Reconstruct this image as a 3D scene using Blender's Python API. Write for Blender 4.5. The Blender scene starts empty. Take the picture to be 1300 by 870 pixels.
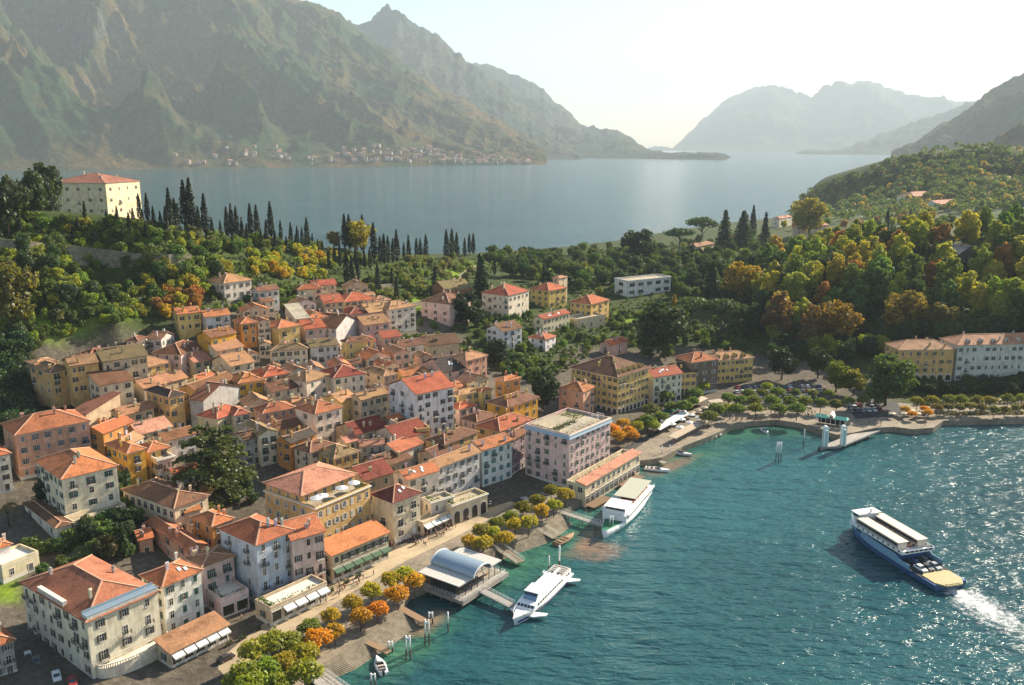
import bpy, math, random
import numpy as np
from math import radians as rad, sin, cos, tan, atan, atan2, pi, sqrt, exp
from mathutils import Vector, Matrix

random.seed(7)
rng = np.random.default_rng(7)
S = bpy.context.scene
COL = S.collection

# ------------------------------------------------------------------ camera, sky, sun, exposure
CAM_H = 122.0
FPX, CX, CY = 1130.0, 650.0, 435.0          # focal length and centre in photograph pixels (1300 x 870)
PITCH = atan((CY - 184.0) / FPX)
cam_d = bpy.data.cameras.new('camera')
cam = bpy.data.objects.new('camera', cam_d)
COL.objects.link(cam)
cam.location = (0, 0, CAM_H)
cam.rotation_euler = (pi / 2 - PITCH, 0, 0)
cam_d.sensor_width = 36.0
cam_d.lens = 36.0 * FPX / 1300.0
cam_d.clip_start = 1.0
cam_d.clip_end = 60000.0
S.camera = cam

SUN_AZ, SUN_EL = rad(48.0), rad(28.0)         # azimuth from +Y towards +X
w = bpy.data.worlds.new('World')
S.world = w
w.use_nodes = True
nt = w.node_tree
bg = nt.nodes['Background']
sky = nt.nodes.new('ShaderNodeTexSky')
sky.sky_type = 'NISHITA'
sky.sun_disc = False
sky.sun_elevation = SUN_EL
sky.sun_rotation = SUN_AZ
sky.altitude = 200
sky.air_density = 1.0
sky.dust_density = 0.7
sky.ozone_density = 1.0
nt.links.new(sky.outputs['Color'], bg.inputs['Color'])
bg.inputs['Strength'].default_value = 0.066

sun_d = bpy.data.lights.new('sun', 'SUN')
sun_d.energy = 5.0
sun_d.angle = rad(0.53)
sun_d.color = (1.0, 0.88, 0.70)
sun = bpy.data.objects.new('sun', sun_d)
COL.objects.link(sun)
sdir = Vector((sin(SUN_AZ) * cos(SUN_EL), cos(SUN_AZ) * cos(SUN_EL), sin(SUN_EL)))
sun.rotation_euler = sdir.to_track_quat('Z', 'Y').to_euler()
sun.location = (300, 200, 900)

S.view_settings.view_transform = 'Standard'
S.view_settings.look = 'None'
S.view_settings.exposure = 1.58
S.view_settings.gamma = 1.0
S.render.engine = 'CYCLES'
S.cycles.use_denoising = True
S.cycles.max_bounces = 5
S.cycles.diffuse_bounces = 2
S.cycles.glossy_bounces = 2
S.cycles.transmission_bounces = 2
S.cycles.transparent_max_bounces = 6
S.cycles.volume_bounces = 0
S.cycles.sample_clamp_indirect = 4.0
S.cycles.sample_clamp_direct = 12.0
S.cycles.caustics_reflective = False
S.cycles.caustics_refractive = False
HAZE_DENSITY = 0.000055

# ------------------------------------------------------------------ pixel <-> world
SP, CP = sin(PITCH), cos(PITCH)

def ray(px, py):
    x = (px - CX) / FPX
    y = -(py - CY) / FPX
    return x, CP + SP * y, -SP + CP * y

def at(px, py, z=0.0):
    dx, dy, dz = ray(px, py)
    t = (z - CAM_H) / dz
    return Vector((dx * t, dy * t, z))

def polar(px, r, z=0.0):
    x = (px - CX) / FPX / CP
    n = sqrt(1 + x * x)
    return Vector((x / n * r, r / n, z))

def px_of(x, y, z):
    dx, dy, dz = x, y, z - CAM_H
    f = dy * CP - dz * SP
    u = dy * SP + dz * CP
    return CX + FPX * dx / f, CY - FPX * u / f

def ppm(x, y, z):
    return FPX / (y * CP - (z - CAM_H) * SP)

# ------------------------------------------------------------------ terrain height
CTRL = [
 # waterfront and town: pixel and height
 (215,860,2.6),(240,850,2.4),(330,790,2.4),(420,740,2.4),(520,690,2.4),(600,650,2.4),(660,612,2.6),(720,640,2.3),(760,600,2.3),(800,560,2.4),
 (850,545,2.3),(900,520,2.4),(950,500,2.6),(1050,510,2.4),(1130,510,2.4),(1200,525,2.4),(1300,525,2.4),(390,850,2.2),(300,880,2.4),(120,900,3.5),
 (50,860,4.5),(-80,860,7),(-80,760,9),(20,770,6),(60,720,8),(-60,650,14),(20,640,14),(100,688,12),(170,680,9),(230,700,5),(150,620,14),
 (230,640,9),(300,640,7),(320,590,11),(240,590,14),(150,560,18),(50,570,19),(-80,560,22),(300,530,17),(210,520,20),(200,470,25),(120,480,26),
 (60,500,25),(0,480,30),(-80,460,34),(120,430,33),(350,480,22),(430,445,24),(420,500,18),(400,560,13),(480,580,9),(460,620,6),(530,555,12),(600,560,8),
 (560,600,5),(640,525,9),(600,480,15),(500,425,26),(560,405,27),(660,405,22),(720,405,18),(745,445,11),(700,480,9),(760,500,5),(820,375,18),(780,425,11),
 (880,440,7),(960,460,4),(860,480,3.2),(1210,487,4),(1130,480,3.5),(1300,487,4),(1400,500,4),(1000,440,7),(1100,425,11),(1250,418,13),(1400,415,14),(960,400,13),
 (1020,292,14),(1100,282,18),(1200,262,28),(1300,262,32),(1300,240,48),
]
# hillsides: pixel and distance along the ground
CTRL_R = [(30,425,405),(-80,420,405),(150,405,415),(100,365,430),(0,365,430),(100,332,450),(30,312,462),(-80,330,450),(160,282,478),(100,278,480),(60,268,490),(-80,262,490),(200,305,468),(217,296,482),(262,297,500),(322,300,548),(345,301,560),(392,315,610),(440,314,645),(478,331,645),(541,329,690),(600,322,745),(250,332,478),
 (300,316,525),(300,360,470),(290,405,430),(400,325,600),(400,362,525),(450,345,575),(520,332,650),(600,335,710),(600,365,600),(700,348,700),(760,345,740),(800,333,850),(850,330,870),(890,322,960),
 (350,335,515),(220,365,450),(1000,370,590),(1100,372,590),(1200,370,590),(1300,370,580),(1400,370,580),(1100,335,660),(1200,333,660),(1300,335,650),(1400,335,650),(1000,335,734),(930,345,760),
 (1300,290,760),(1400,290,760),(1300,310,705),(1200,305,720),(1100,312,720)]
CP3 = [at(*c) for c in CTRL]
for px_, py_, r_ in CTRL_R:
    d_ = ray(px_, py_); s_ = r_ / sqrt(d_[0] ** 2 + d_[1] ** 2)
    CP3.append(Vector((d_[0] * s_, d_[1] * s_, CAM_H + d_[2] * s_)))
for px, r, z in [(1000,1790,3),(1030,1830,38),(1060,1860,68),(1130,1900,106),(1190,1930,116),(1240,1950,122),(1300,1950,118),(1400,1950,112),
                 (1220,1740,64),(1290,1750,70),(1150,1750,58),(1060,1760,18),(1150,2300,20),(1300,2400,40),(1400,2400,40),
                 (1160,1000,30),(1260,1000,44),(1350,1000,44),(1050,1050,18),(1260,1300,30),
                 (-80,600,70),(60,560,70),(160,560,60),(250,660,45),(330,720,40),(420,760,30),(520,800,25),(620,860,16),(720,960,10),(800,1080,6)]:
    CP3.append(polar(px, r, z))
for px, r, z in [(-100,60,10),(100,60,6),(350,60,2),(650,60,-3),(1000,60,-3),(1400,60,-3),(800,150,-3),(1200,200,-3),(-300,200,12),(-300,400,55)]:
    CP3.append(polar(px, r, z))
_P = np.array([(v.x, v.y) for v in CP3]); _Z = np.array([v.z for v in CP3])
_D = np.sqrt(((_P[:, None] - _P[None]) ** 2).sum(-1))
_n = len(_P)
_A = np.zeros((_n + 3, _n + 3)); _A[:_n, :_n] = -_D + np.eye(_n) * 3.0
_A[:_n, _n] = 1; _A[:_n, _n + 1:] = _P / 500; _A[_n, :_n] = 1; _A[_n + 1:, :_n] = _P.T / 500
_W = np.linalg.solve(_A, np.concatenate([_Z, np.zeros(3)]))

# waterline of the near lake (z = 0), left to right, then closed far out on the open side
WATERLINE = [(392,905),(404,872),(452,853),(505,818),(540,790),(556,762),(612,724),(655,706),(704,689),(728,668),(748,655),(768,645),(812,606),(815,590),
             (842,588),(868,574),(905,560),(930,548),(955,541),(985,539),(1015,543),(1040,551),(1065,558),(1085,556),(1112,549),(1135,547),(1160,551),(1185,549),(1200,541),(1300,539),(1420,539)]
SHORE = [at(x, y, 0) for x, y in WATERLINE]
LAKEPOLY = np.array([(v.x, v.y) for v in SHORE] + [(900, 300), (900, -200), (-60, -200), (-60, 100)])

def seg_dist(x, y, P):
    d = np.full(x.shape, 1e9)
    for (ax, ay), (bx, by) in zip(P[:-1], P[1:]):
        ex, ey = bx - ax, by - ay
        t = np.clip(((x - ax) * ex + (y - ay) * ey) / (ex * ex + ey * ey + 1e-9), 0, 1)
        d = np.minimum(d, np.hypot(x - ax - t * ex, y - ay - t * ey))
    return d

def inside(x, y, P):
    c = np.zeros(x.shape, bool)
    n = len(P)
    for i in range(n):
        x1, y1 = P[i]; x2, y2 = P[(i + 1) % n]
        k = (y1 > y) != (y2 > y)
        xx = (x2 - x1) * (y - y1) / (y2 - y1 + 1e-12) + x1
        c ^= k & (x < xx)
    return c

FAR_PX = np.array([-400, -100, 170, 300, 400, 520, 600, 700, 790, 830, 900, 990, 1060, 1150, 1300, 1700])
FAR_R = np.array([700, 700, 680, 790, 850, 880, 930, 1020, 1150, 1250, 1420, 1790, 2150, 2450, 2650, 2650])

def hgt(x, y):
    x = np.atleast_1d(np.asarray(x, float)); y = np.atleast_1d(np.asarray(y, float))
    out = np.empty(x.shape)
    f = x.ravel(); g = y.ravel(); o = out.ravel()
    for i in range(0, len(f), 4000):
        a, b = f[i:i + 4000], g[i:i + 4000]
        d = np.sqrt((a[:, None] - _P[None, :, 0]) ** 2 + (b[:, None] - _P[None, :, 1]) ** 2)
        z = -d @ _W[:_n] + _W[_n] + (a * _W[_n + 1] + b * _W[_n + 2]) / 500
        r = np.hypot(a, b)
        px = CX + FPX * CP * a / np.maximum(b, 1)
        fr = np.interp(px, FAR_PX, FAR_R)
        z = np.minimum(z, (fr - r) * 0.75)
        sd = seg_dist(a, b, LAKEPOLY)
        sd = np.where(inside(a, b, LAKEPOLY), -sd, sd)
        z = np.minimum(np.maximum(z, 1.6), 1e9) if False else z
        z = np.where(r < 1000, np.minimum(z, np.where(sd < 14, -1.5 + (sd - 4) * 0.33, 1e9)), z)
        o[i:i + 4000] = np.maximum(z, -7)
    return o.reshape(x.shape)

def H1(x, y):
    return float(hgt(x, y)[0])

def ground(px, py, dz=0.0):
    """first point of the ground on the line of sight through a pixel"""
    dx, dy, dz_ = ray(px, py)
    t = np.geomspace(90, 2600, 360)
    X, Y, Z = dx * t, dy * t, CAM_H + dz_ * t
    h = np.maximum(hgt(X, Y), 0) + dz
    k = np.nonzero(Z <= h)[0]
    if len(k) == 0:
        i = len(t) - 1
    else:
        i = int(k[0])
    if i > 0 and len(k):
        a0, a1 = Z[i - 1] - h[i - 1], Z[i] - h[i]
        s = a0 / (a0 - a1 + 1e-9)
        tt = t[i - 1] + s * (t[i] - t[i - 1])
    else:
        tt = t[i]
    return Vector((dx * tt, dy * tt, CAM_H + dz_ * tt))

# ------------------------------------------------------------------ objects
def tag(o, label=None, cat=None, group=None, kind=None):
    if label: o['label'] = label
    if cat: o['category'] = cat
    if group: o['group'] = group
    if kind: o['kind'] = kind
    return o

def empty(name, loc=(0, 0, 0), rz=0.0):
    o = bpy.data.objects.new(name, None)
    o.location = loc; o.rotation_euler = (0, 0, rz); o.empty_display_size = 0.5
    COL.objects.link(o)
    return o

def link(name, me, parent=None, loc=(0, 0, 0), rz=0.0, color=None, scale=None):
    o = bpy.data.objects.new(name, me)
    o.location = loc; o.rotation_euler = (0, 0, rz)
    if scale is not None: o.scale = scale
    if color is not None: o.color = (*color, 1.0)
    if parent is not None: o.parent = parent
    COL.objects.link(o)
    return o

def copy_tree(o, parent=None):
    c = o.copy(); COL.objects.link(c)
    if parent is not None: c.parent = parent
    for ch in list(o.children): copy_tree(ch, c)
    return c

class MB:
    """collects faces, then makes one mesh with metric UVs (u along the level, v up the slope)"""
    def __init__(s): s.v = []; s.f = []; s.m = []; s.sm = []
    def poly(s, pts, m=0, smooth=False):
        n = len(s.v); s.v += [tuple(p) for p in pts]; s.f.append(tuple(range(n, n + len(pts)))); s.m.append(m); s.sm.append(smooth)
    def box(s, x0, x1, y0, y1, z0, z1, m=0, bottom=True):
        n = len(s.v)
        s.v += [(x0, y0, z0), (x1, y0, z0), (x1, y1, z0), (x0, y1, z0), (x0, y0, z1), (x1, y0, z1), (x1, y1, z1), (x0, y1, z1)]
        fs = [(4, 5, 6, 7), (0, 1, 5, 4), (1, 2, 6, 5), (2, 3, 7, 6), (3, 0, 4, 7)]
        if bottom: fs.append((3, 2, 1, 0))
        for f in fs: s.f.append(tuple(n + i for i in f)); s.m.append(m); s.sm.append(False)
    def obox(s, c, ax, ay, hx, hy, z0, z1, m=0):
        """box with a level orientation"""
        c = Vector(c); ax = Vector(ax); ay = Vector(ay)
        q = [c + ax * (i * hx) + ay * (j * hy) for i, j in ((-1, -1), (1, -1), (1, 1), (-1, 1))]
        s.prism([(p.x, p.y) for p in q], z0, z1, m)
    def prism(s, pts, z0, z1, m=0, mtop=None):
        n = len(pts); b = len(s.v)
        s.v += [(p[0], p[1], z0) for p in pts] + [(p[0], p[1], z1) for p in pts]
        s.f.append(tuple(b + n + i for i in range(n))); s.m.append(m if mtop is None else mtop); s.sm.append(False)
        s.f.append(tuple(b + n - 1 - i for i in range(n))); s.m.append(m); s.sm.append(False)
        for i in range(n):
            j = (i + 1) % n
            s.f.append((b + i, b + j, b + n + j, b + n + i)); s.m.append(m); s.sm.append(False)
    def tube(s, p, q, r0, r1=None, n=8, m=0, cap=True, smooth=True):
        p = Vector(p); q = Vector(q); r1 = r0 if r1 is None else r1
        d = (q - p).normalized()
        a = d.orthogonal().normalized(); b = d.cross(a)
        k = len(s.v)
        for c, r in ((p, r0), (q, r1)):
            for i in range(n):
                t = 2 * pi * i / n
                s.v.append(tuple(c + a * (r * cos(t)) + b * (r * sin(t))))
        for i in range(n):
            j = (i + 1) % n
            s.f.append((k + i, k + j, k + n + j, k + n + i)); s.m.append(m); s.sm.append(smooth)
        if cap:
            s.f.append(tuple(k + n - 1 - i for i in range(n))); s.m.append(m); s.sm.append(False)
            s.f.append(tuple(k + n + i for i in range(n))); s.m.append(m); s.sm.append(False)
    def bar(s, p, q, wd, ht, m=0):
        """rectangular bar between two points"""
        p = Vector(p); q = Vector(q); d = (q - p).normalized()
        up = Vector((0, 0, 1)) if abs(d.z) < 0.95 else Vector((1, 0, 0))
        a = d.cross(up).normalized() * (wd / 2); b = d.cross(a).normalized() * (ht / 2)
        k = len(s.v)
        for c in (p, q): s.v += [tuple(c - a - b), tuple(c + a - b), tuple(c + a + b), tuple(c - a + b)]
        for f in ((0, 1, 5, 4), (1, 2, 6, 5), (2, 3, 7, 6), (3, 0, 4, 7), (3, 2, 1, 0), (4, 5, 6, 7)):
            s.f.append(tuple(k + i for i in f)); s.m.append(m); s.sm.append(False)
    def loft(s, rings, m=0, smooth=True, closed=True, cap0=True, cap1=True):
        k = len(s.v); n = len(rings[0])
        for r in rings: s.v += [tuple(p) for p in r]
        for i in range(len(rings) - 1):
            for j in range(n if closed else n - 1):
                j2 = (j + 1) % n
                s.f.append((k + i * n + j, k + i * n + j2, k + (i + 1) * n + j2, k + (i + 1) * n + j)); s.m.append(m); s.sm.append(smooth)
        if closed and cap0: s.f.append(tuple(k + n - 1 - j for j in range(n))); s.m.append(m); s.sm.append(False)
        if closed and cap1: s.f.append(tuple(k + (len(rings) - 1) * n + j for j in range(n))); s.m.append(m); s.sm.append(False)
    def mesh(s, name, mats):
        me = bpy.data.meshes.new(name)
        me.from_pydata(s.v, [], s.f)
        for mt in (mats if isinstance(mats, (list, tuple)) else [mats]): me.materials.append(mt)
        me.polygons.foreach_set('material_index', s.m)
        me.polygons.foreach_set('use_smooth', s.sm)
        uv = me.uv_layers.new(name='UVMap')
        nv = np.empty(len(s.f) * 3); me.polygons.foreach_get('normal', nv); nv = nv.reshape(-1, 3)
        ls = np.empty(len(s.f), int); lt = np.empty(len(s.f), int)
        me.polygons.foreach_get('loop_start', ls); me.polygons.foreach_get('loop_total', lt)
        vi = np.empty(len(me.loops), int); me.loops.foreach_get('vertex_index', vi)
        co = np.array(s.v, float)[vi]
        fi = np.repeat(np.arange(len(s.f)), lt)
        nn = nv[fi]
        h = np.hypot(nn[:, 0], nn[:, 1]); fl = h < 0.02
        tx = np.where(fl, 1, -nn[:, 1] / np.maximum(h, 1e-6)); ty = np.where(fl, 0, nn[:, 0] / np.maximum(h, 1e-6))
        u = co[:, 0] * tx + co[:, 1] * ty
        bx = -nn[:, 2] * ty; by = nn[:, 2] * tx; bz = nn[:, 0] * ty - nn[:, 1] * tx
        v_ = co[:, 0] * bx + co[:, 1] * by - co[:, 2] * bz * -1
        uvs = np.stack([u, v_], 1).ravel()
        uv.data.foreach_set('uv', uvs.astype(np.float32))
        me.update()
        return me
    def build(s, name, mats, parent=None, loc=(0, 0, 0), rz=0.0, color=None):
        return link(name, s.mesh(name, mats), parent, loc, rz, color)

# ------------------------------------------------------------------ materials
def mat(name, rough=0.8, spec=0.3, metal=0.0):
    m = bpy.data.materials.new(name); m.use_nodes = True
    t = m.node_tree; b = t.nodes['Principled BSDF']
    b.inputs['Roughness'].default_value = rough
    b.inputs['Metallic'].default_value = metal
    b.inputs['Specular IOR Level'].default_value = spec
    return m, t, b

def N(t, kind, **kw):
    n = t.nodes.new('ShaderNode' + kind)
    for k, v in kw.items():
        if hasattr(n, k): setattr(n, k, v)
        else: n.inputs[k.replace('_', ' ')].default_value = v
    return n

def noise(t, vec, scale, detail=4.0, rough=0.55):
    n = N(t, 'TexNoise'); n.inputs['Scale'].default_value = scale; n.inputs['Detail'].default_value = detail; n.inputs['Roughness'].default_value = rough
    t.links.new(vec, n.inputs['Vector']); return n.outputs['Fac']

def ramp(t, fac, stops):
    r = N(t, 'ValToRGB'); e = r.color_ramp.elements
    while len(e) < len(stops): e.new(0.5)
    for i, (p, c) in enumerate(stops):
        e[i].position = p
        e[i].color = (*c, 1) if hasattr(c, '__len__') else (c, c, c, 1)
    t.links.new(fac, r.inputs['Fac']); return r.outputs['Color']

def mix(t, a, b, fac, mode='MIX'):
    m = N(t, 'Mix', data_type='RGBA', blend_type=mode)
    for s, v in ((m.inputs[0], fac), (m.inputs[6], a), (m.inputs[7], b)):
        if hasattr(v, 'is_linked'): t.links.new(v, s)
        elif hasattr(v, '__len__'): s.default_value = (*v, 1)
        else: s.default_value = v
    return m.outputs[2]

def bump(t, b, h, strength, dist=0.1):
    n = N(t, 'Bump'); n.inputs['Strength'].default_value = strength; n.inputs['Distance'].default_value = dist
    t.links.new(h, n.inputs['Height']); t.links.new(n.outputs[0], b.inputs['Normal'])

def simple(name, col, rough=0.7, var=0.15, scale=1.5, spec=0.3, metal=0.0):
    m, t, b = mat(name, rough, spec, metal)
    g = N(t, 'TexCoord')
    f = noise(t, g.outputs['Object'], scale)
    c = mix(t, [x * (1 - var) for x in col], [min(1, x * (1 + var)) for x in col], f)
    t.links.new(c, b.inputs['Base Color'])
    return m

def tinted(name, rough=0.7, var=0.15, scale=1.5, spec=0.3):
    """colour comes from the object's own colour"""
    m, t, b = mat(name, rough, spec)
    oi = N(t, 'ObjectInfo'); g = N(t, 'TexCoord')
    f = noise(t, g.outputs['Object'], scale)
    c = mix(t, oi.outputs['Color'], ramp(t, f, [(0.2, 1 - var * 2), (0.8, 1.0)]), 1.0, 'MULTIPLY')
    t.links.new(c, b.inputs['Base Color'])
    return m

def wall_mat():
    m, t, b = mat('plaster', 0.9, 0.15)
    oi = N(t, 'ObjectInfo'); g = N(t, 'TexCoord'); uv = N(t, 'UVMap')
    mp = N(t, 'Mapping'); mp.inputs['Scale'].default_value = (1.1, 0.12, 1); t.links.new(uv.outputs[0], mp.inputs['Vector'])
    streak = noise(t, mp.outputs[0], 1.0, 5, 0.65)
    blot = noise(t, g.outputs['Object'], 0.35, 6, 0.62)
    c = mix(t, oi.outputs['Color'], ramp(t, streak, [(0.30, (0.66, 0.62, 0.58)), (0.60, (1, 1, 1))]), 0.75, 'MULTIPLY')
    c = mix(t, c, ramp(t, blot, [(0.33, (0.70, 0.66, 0.62)), (0.56, (1.04, 1.02, 1.0))]), 0.8, 'MULTIPLY')
    t.links.new(c, b.inputs['Base Color'])
    bump(t, b, noise(t, g.outputs['Object'], 3.0, 4), 0.25, 0.05)
    return m

def roof_mat():
    m, t, b = mat('clay_tiles', 0.85, 0.2)
    oi = N(t, 'ObjectInfo'); uv = N(t, 'UVMap'); g = N(t, 'TexCoord')
    br = N(t, 'TexBrick'); br.offset = 0.5
    br.inputs['Scale'].default_value = 1.0; br.inputs['Brick Width'].default_value = 0.34; br.inputs['Row Height'].default_value = 0.42
    br.inputs['Mortar Size'].default_value = 0.03; br.inputs['Color1'].default_value = (0.62, 0.62, 0.62, 1); br.inputs['Color2'].default_value = (1.25, 1.2, 1.1, 1)
    br.inputs['Mortar'].default_value = (0.35, 0.32, 0.3, 1)
    t.links.new(uv.outputs[0], br.inputs['Vector'])
    c = mix(t, oi.outputs['Color'], br.outputs['Color'], 0.75, 'MULTIPLY')
    va = N(t, 'VectorMath', operation='ADD')
    rnd = N(t, 'CombineXYZ'); t.links.new(oi.outputs['Random'], rnd.inputs[0])
    sc = N(t, 'VectorMath', operation='SCALE'); sc.inputs['Scale'].default_value = 97.0; t.links.new(rnd.outputs[0], sc.inputs[0])
    t.links.new(g.outputs['Object'], va.inputs[0]); t.links.new(sc.outputs[0], va.inputs[1])
    big = noise(t, va.outputs[0], 0.22, 6, 0.65)
    c = mix(t, c, ramp(t, big, [(0.32, (0.50, 0.47, 0.44)), (0.50, (1, 1, 1)), (0.70, (1.18, 1.08, 0.98))]), 0.85, 'MULTIPLY')
    mid = noise(t, va.outputs[0], 1.1, 5, 0.7)
    c = mix(t, c, (0.16, 0.12, 0.07), ramp(t, mid, [(0.55, 0.0), (0.72, 0.55)]))
    pale = noise(t, va.outputs[0], 0.8, 4, 0.7)
    c = mix(t, c, (0.55, 0.38, 0.26), ramp(t, pale, [(0.60, 0.0), (0.75, 0.4)]))
    t.links.new(c, b.inputs['Base Color'])
    wv = N(t, 'TexWave', wave_type='BANDS', bands_direction='X'); wv.inputs['Scale'].default_value = 0.9; t.links.new(uv.outputs[0], wv.inputs['Vector'])
    bump(t, b, wv.outputs['Fac'], 0.55, 0.12)
    return m

def leaf_mat(name='leaves', trans=0.5):
    m = bpy.data.materials.new(name); m.use_nodes = True; t = m.node_tree
    t.nodes.remove(t.nodes['Principled BSDF'])
    out = t.nodes['Material Output']
    oi = N(t, 'ObjectInfo'); at_ = N(t, 'Attribute'); at_.attribute_name = 'tone'
    tone = ramp(t, at_.outputs['Fac'], [(0.0, (0.55, 0.60, 0.5)), (0.5, (1, 1, 1)), (0.85, (1.35, 1.25, 0.9)), (1.0, (1.8, 1.5, 0.8))])
    c = mix(t, oi.outputs['Color'], tone, 1.0, 'MULTIPLY')
    d = N(t, 'BsdfDiffuse'); tr = N(t, 'BsdfTranslucent'); gl = N(t, 'BsdfGlossy'); gl.inputs['Roughness'].default_value = 0.5
    t.links.new(c, d.inputs['Color'])
    c2 = mix(t, c, (1.25, 1.15, 0.55), 1.0, 'MULTIPLY'); t.links.new(c2, tr.inputs['Color'])
    ms = N(t, 'MixShader'); ms.inputs[0].default_value = trans
    t.links.new(d.outputs[0], ms.inputs[1]); t.links.new(tr.outputs[0], ms.inputs[2])
    m2 = N(t, 'MixShader'); m2.inputs[0].default_value = 0.03
    t.links.new(ms.outputs[0], m2.inputs[1]); t.links.new(gl.outputs[0], m2.inputs[2])
    t.links.new(m2.outputs[0], out.inputs['Surface'])
    return m

def glass_mat():
    m, t, b = mat('window_glass', 0.12, 0.5)
    oi = N(t, 'ObjectInfo')
    c = ramp(t, oi.outputs['Random'], [(0.0, (0.012, 0.014, 0.016)), (0.7, (0.035, 0.035, 0.035)), (1.0, (0.12, 0.10, 0.07))])
    t.links.new(c, b.inputs['Base Color'])
    return m

def ground_mat():
    m, t, b = mat('ground_cover', 0.95, 0.1)
    g = N(t, 'TexCoord'); a = N(t, 'Attribute'); a.attribute_name = 'kind_of_ground'
    sep = N(t, 'SeparateColor'); t.links.new(a.outputs['Color'], sep.inputs[0])
    n1 = noise(t, g.outputs['Object'], 0.05, 8, 0.7); n2 = noise(t, g.outputs['Object'], 0.6, 6, 0.7)
    wood = ramp(t, n2, [(0.3, (0.018, 0.028, 0.010)), (0.55, (0.050, 0.072, 0.018)), (0.75, (0.11, 0.12, 0.028))])
    grass = ramp(t, n2, [(0.3, (0.10, 0.17, 0.016)), (0.6, (0.20, 0.28, 0.028)), (0.8, (0.34, 0.34, 0.05))])
    pav = ramp(t, n2, [(0.3, (0.07, 0.06, 0.048)), (0.55, (0.13, 0.11, 0.085)), (0.75, (0.21, 0.175, 0.135))])
    c = mix(t, wood, pav, sep.outputs[0])
    c = mix(t, c, grass, sep.outputs[1])
    c = mix(t, c, ramp(t, n1, [(0.3, (0.6, 0.6, 0.6)), (0.7, (1.15, 1.15, 1.1))]), 0.8, 'MULTIPLY')
    t.links.new(c, b.inputs['Base Color'])
    bump(t, b, n2, 0.6, 0.6)
    return m

def paving_mat(name, c0, c1, c2, s=0.5):
    m, t, b = mat(name, 0.9, 0.2)
    g = N(t, 'TexCoord')
    n1 = noise(t, g.outputs['Object'], s, 8, 0.7); n2 = noise(t, g.outputs['Object'], 0.07, 4, 0.6)
    c = ramp(t, n1, [(0.3, c0), (0.5, c1), (0.75, c2)])
    c = mix(t, c, ramp(t, n2, [(0.35, (0.72, 0.72, 0.72)), (0.65, (1.1, 1.1, 1.1))]), 0.9, 'MULTIPLY')
    t.links.new(c, b.inputs['Base Color'])
    bump(t, b, n1, 0.3, 0.06)
    return m

def mountain_mat(name, forest, autumn, rock, rockiness=0.5):
    m, t, b = mat(name, 1.0, 0.05)
    g = N(t, 'TexCoord'); ge = N(t, 'NewGeometry')
    sx = N(t, 'SeparateXYZ'); t.links.new(ge.outputs['Normal'], sx.inputs[0])
    n1 = noise(t, g.outputs['Object'], 0.0016, 10, 0.68); n2 = noise(t, g.outputs['Object'], 0.012, 8, 0.75)
    c = mix(t, forest, autumn, ramp(t, n1, [(0.44, 0.0), (0.58, 1.0)]))
    c = mix(t, c, ramp(t, n2, [(0.32, (0.30, 0.32, 0.30)), (0.52, (0.9, 0.9, 0.9)), (0.72, (1.45, 1.4, 1.2))]), 1.0, 'MULTIPLY')
    ma = N(t, 'Math', operation='MULTIPLY_ADD'); t.links.new(n2, ma.inputs[0]); ma.inputs[1].default_value = -1.25; 
    inv = N(t, 'Math', operation='SUBTRACT'); inv.inputs[0].default_value = 1.0; t.links.new(sx.outputs[2], inv.inputs[1])
    t.links.new(inv.outputs[0], ma.inputs[2])
    st = ramp(t, ma.outputs[0], [(max(0.0, 0.02 + 0.2 * (0.5 - rockiness)), 0.0), (0.16 + 0.2 * (0.5 - rockiness), 0.85)])
    c = mix(t, c, rock, st)
    n3 = noise(t, g.outputs['Object'], 0.05, 5, 0.7)
    c = mix(t, c, ramp(t, n3, [(0.3, (0.45, 0.5, 0.45)), (0.5, (0.95, 0.95, 0.95)), (0.7, (1.4, 1.35, 1.2))]), 0.9, 'MULTIPLY')
    t.links.new(c, b.inputs['Base Color'])
    ad = N(t, 'Math', operation='MULTIPLY_ADD'); t.links.new(n3, ad.inputs[0]); ad.inputs[1].default_value = 0.45; t.links.new(n2, ad.inputs[2])
    bump(t, b, ad.outputs[0], 1.0, 55.0)
    return m

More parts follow.
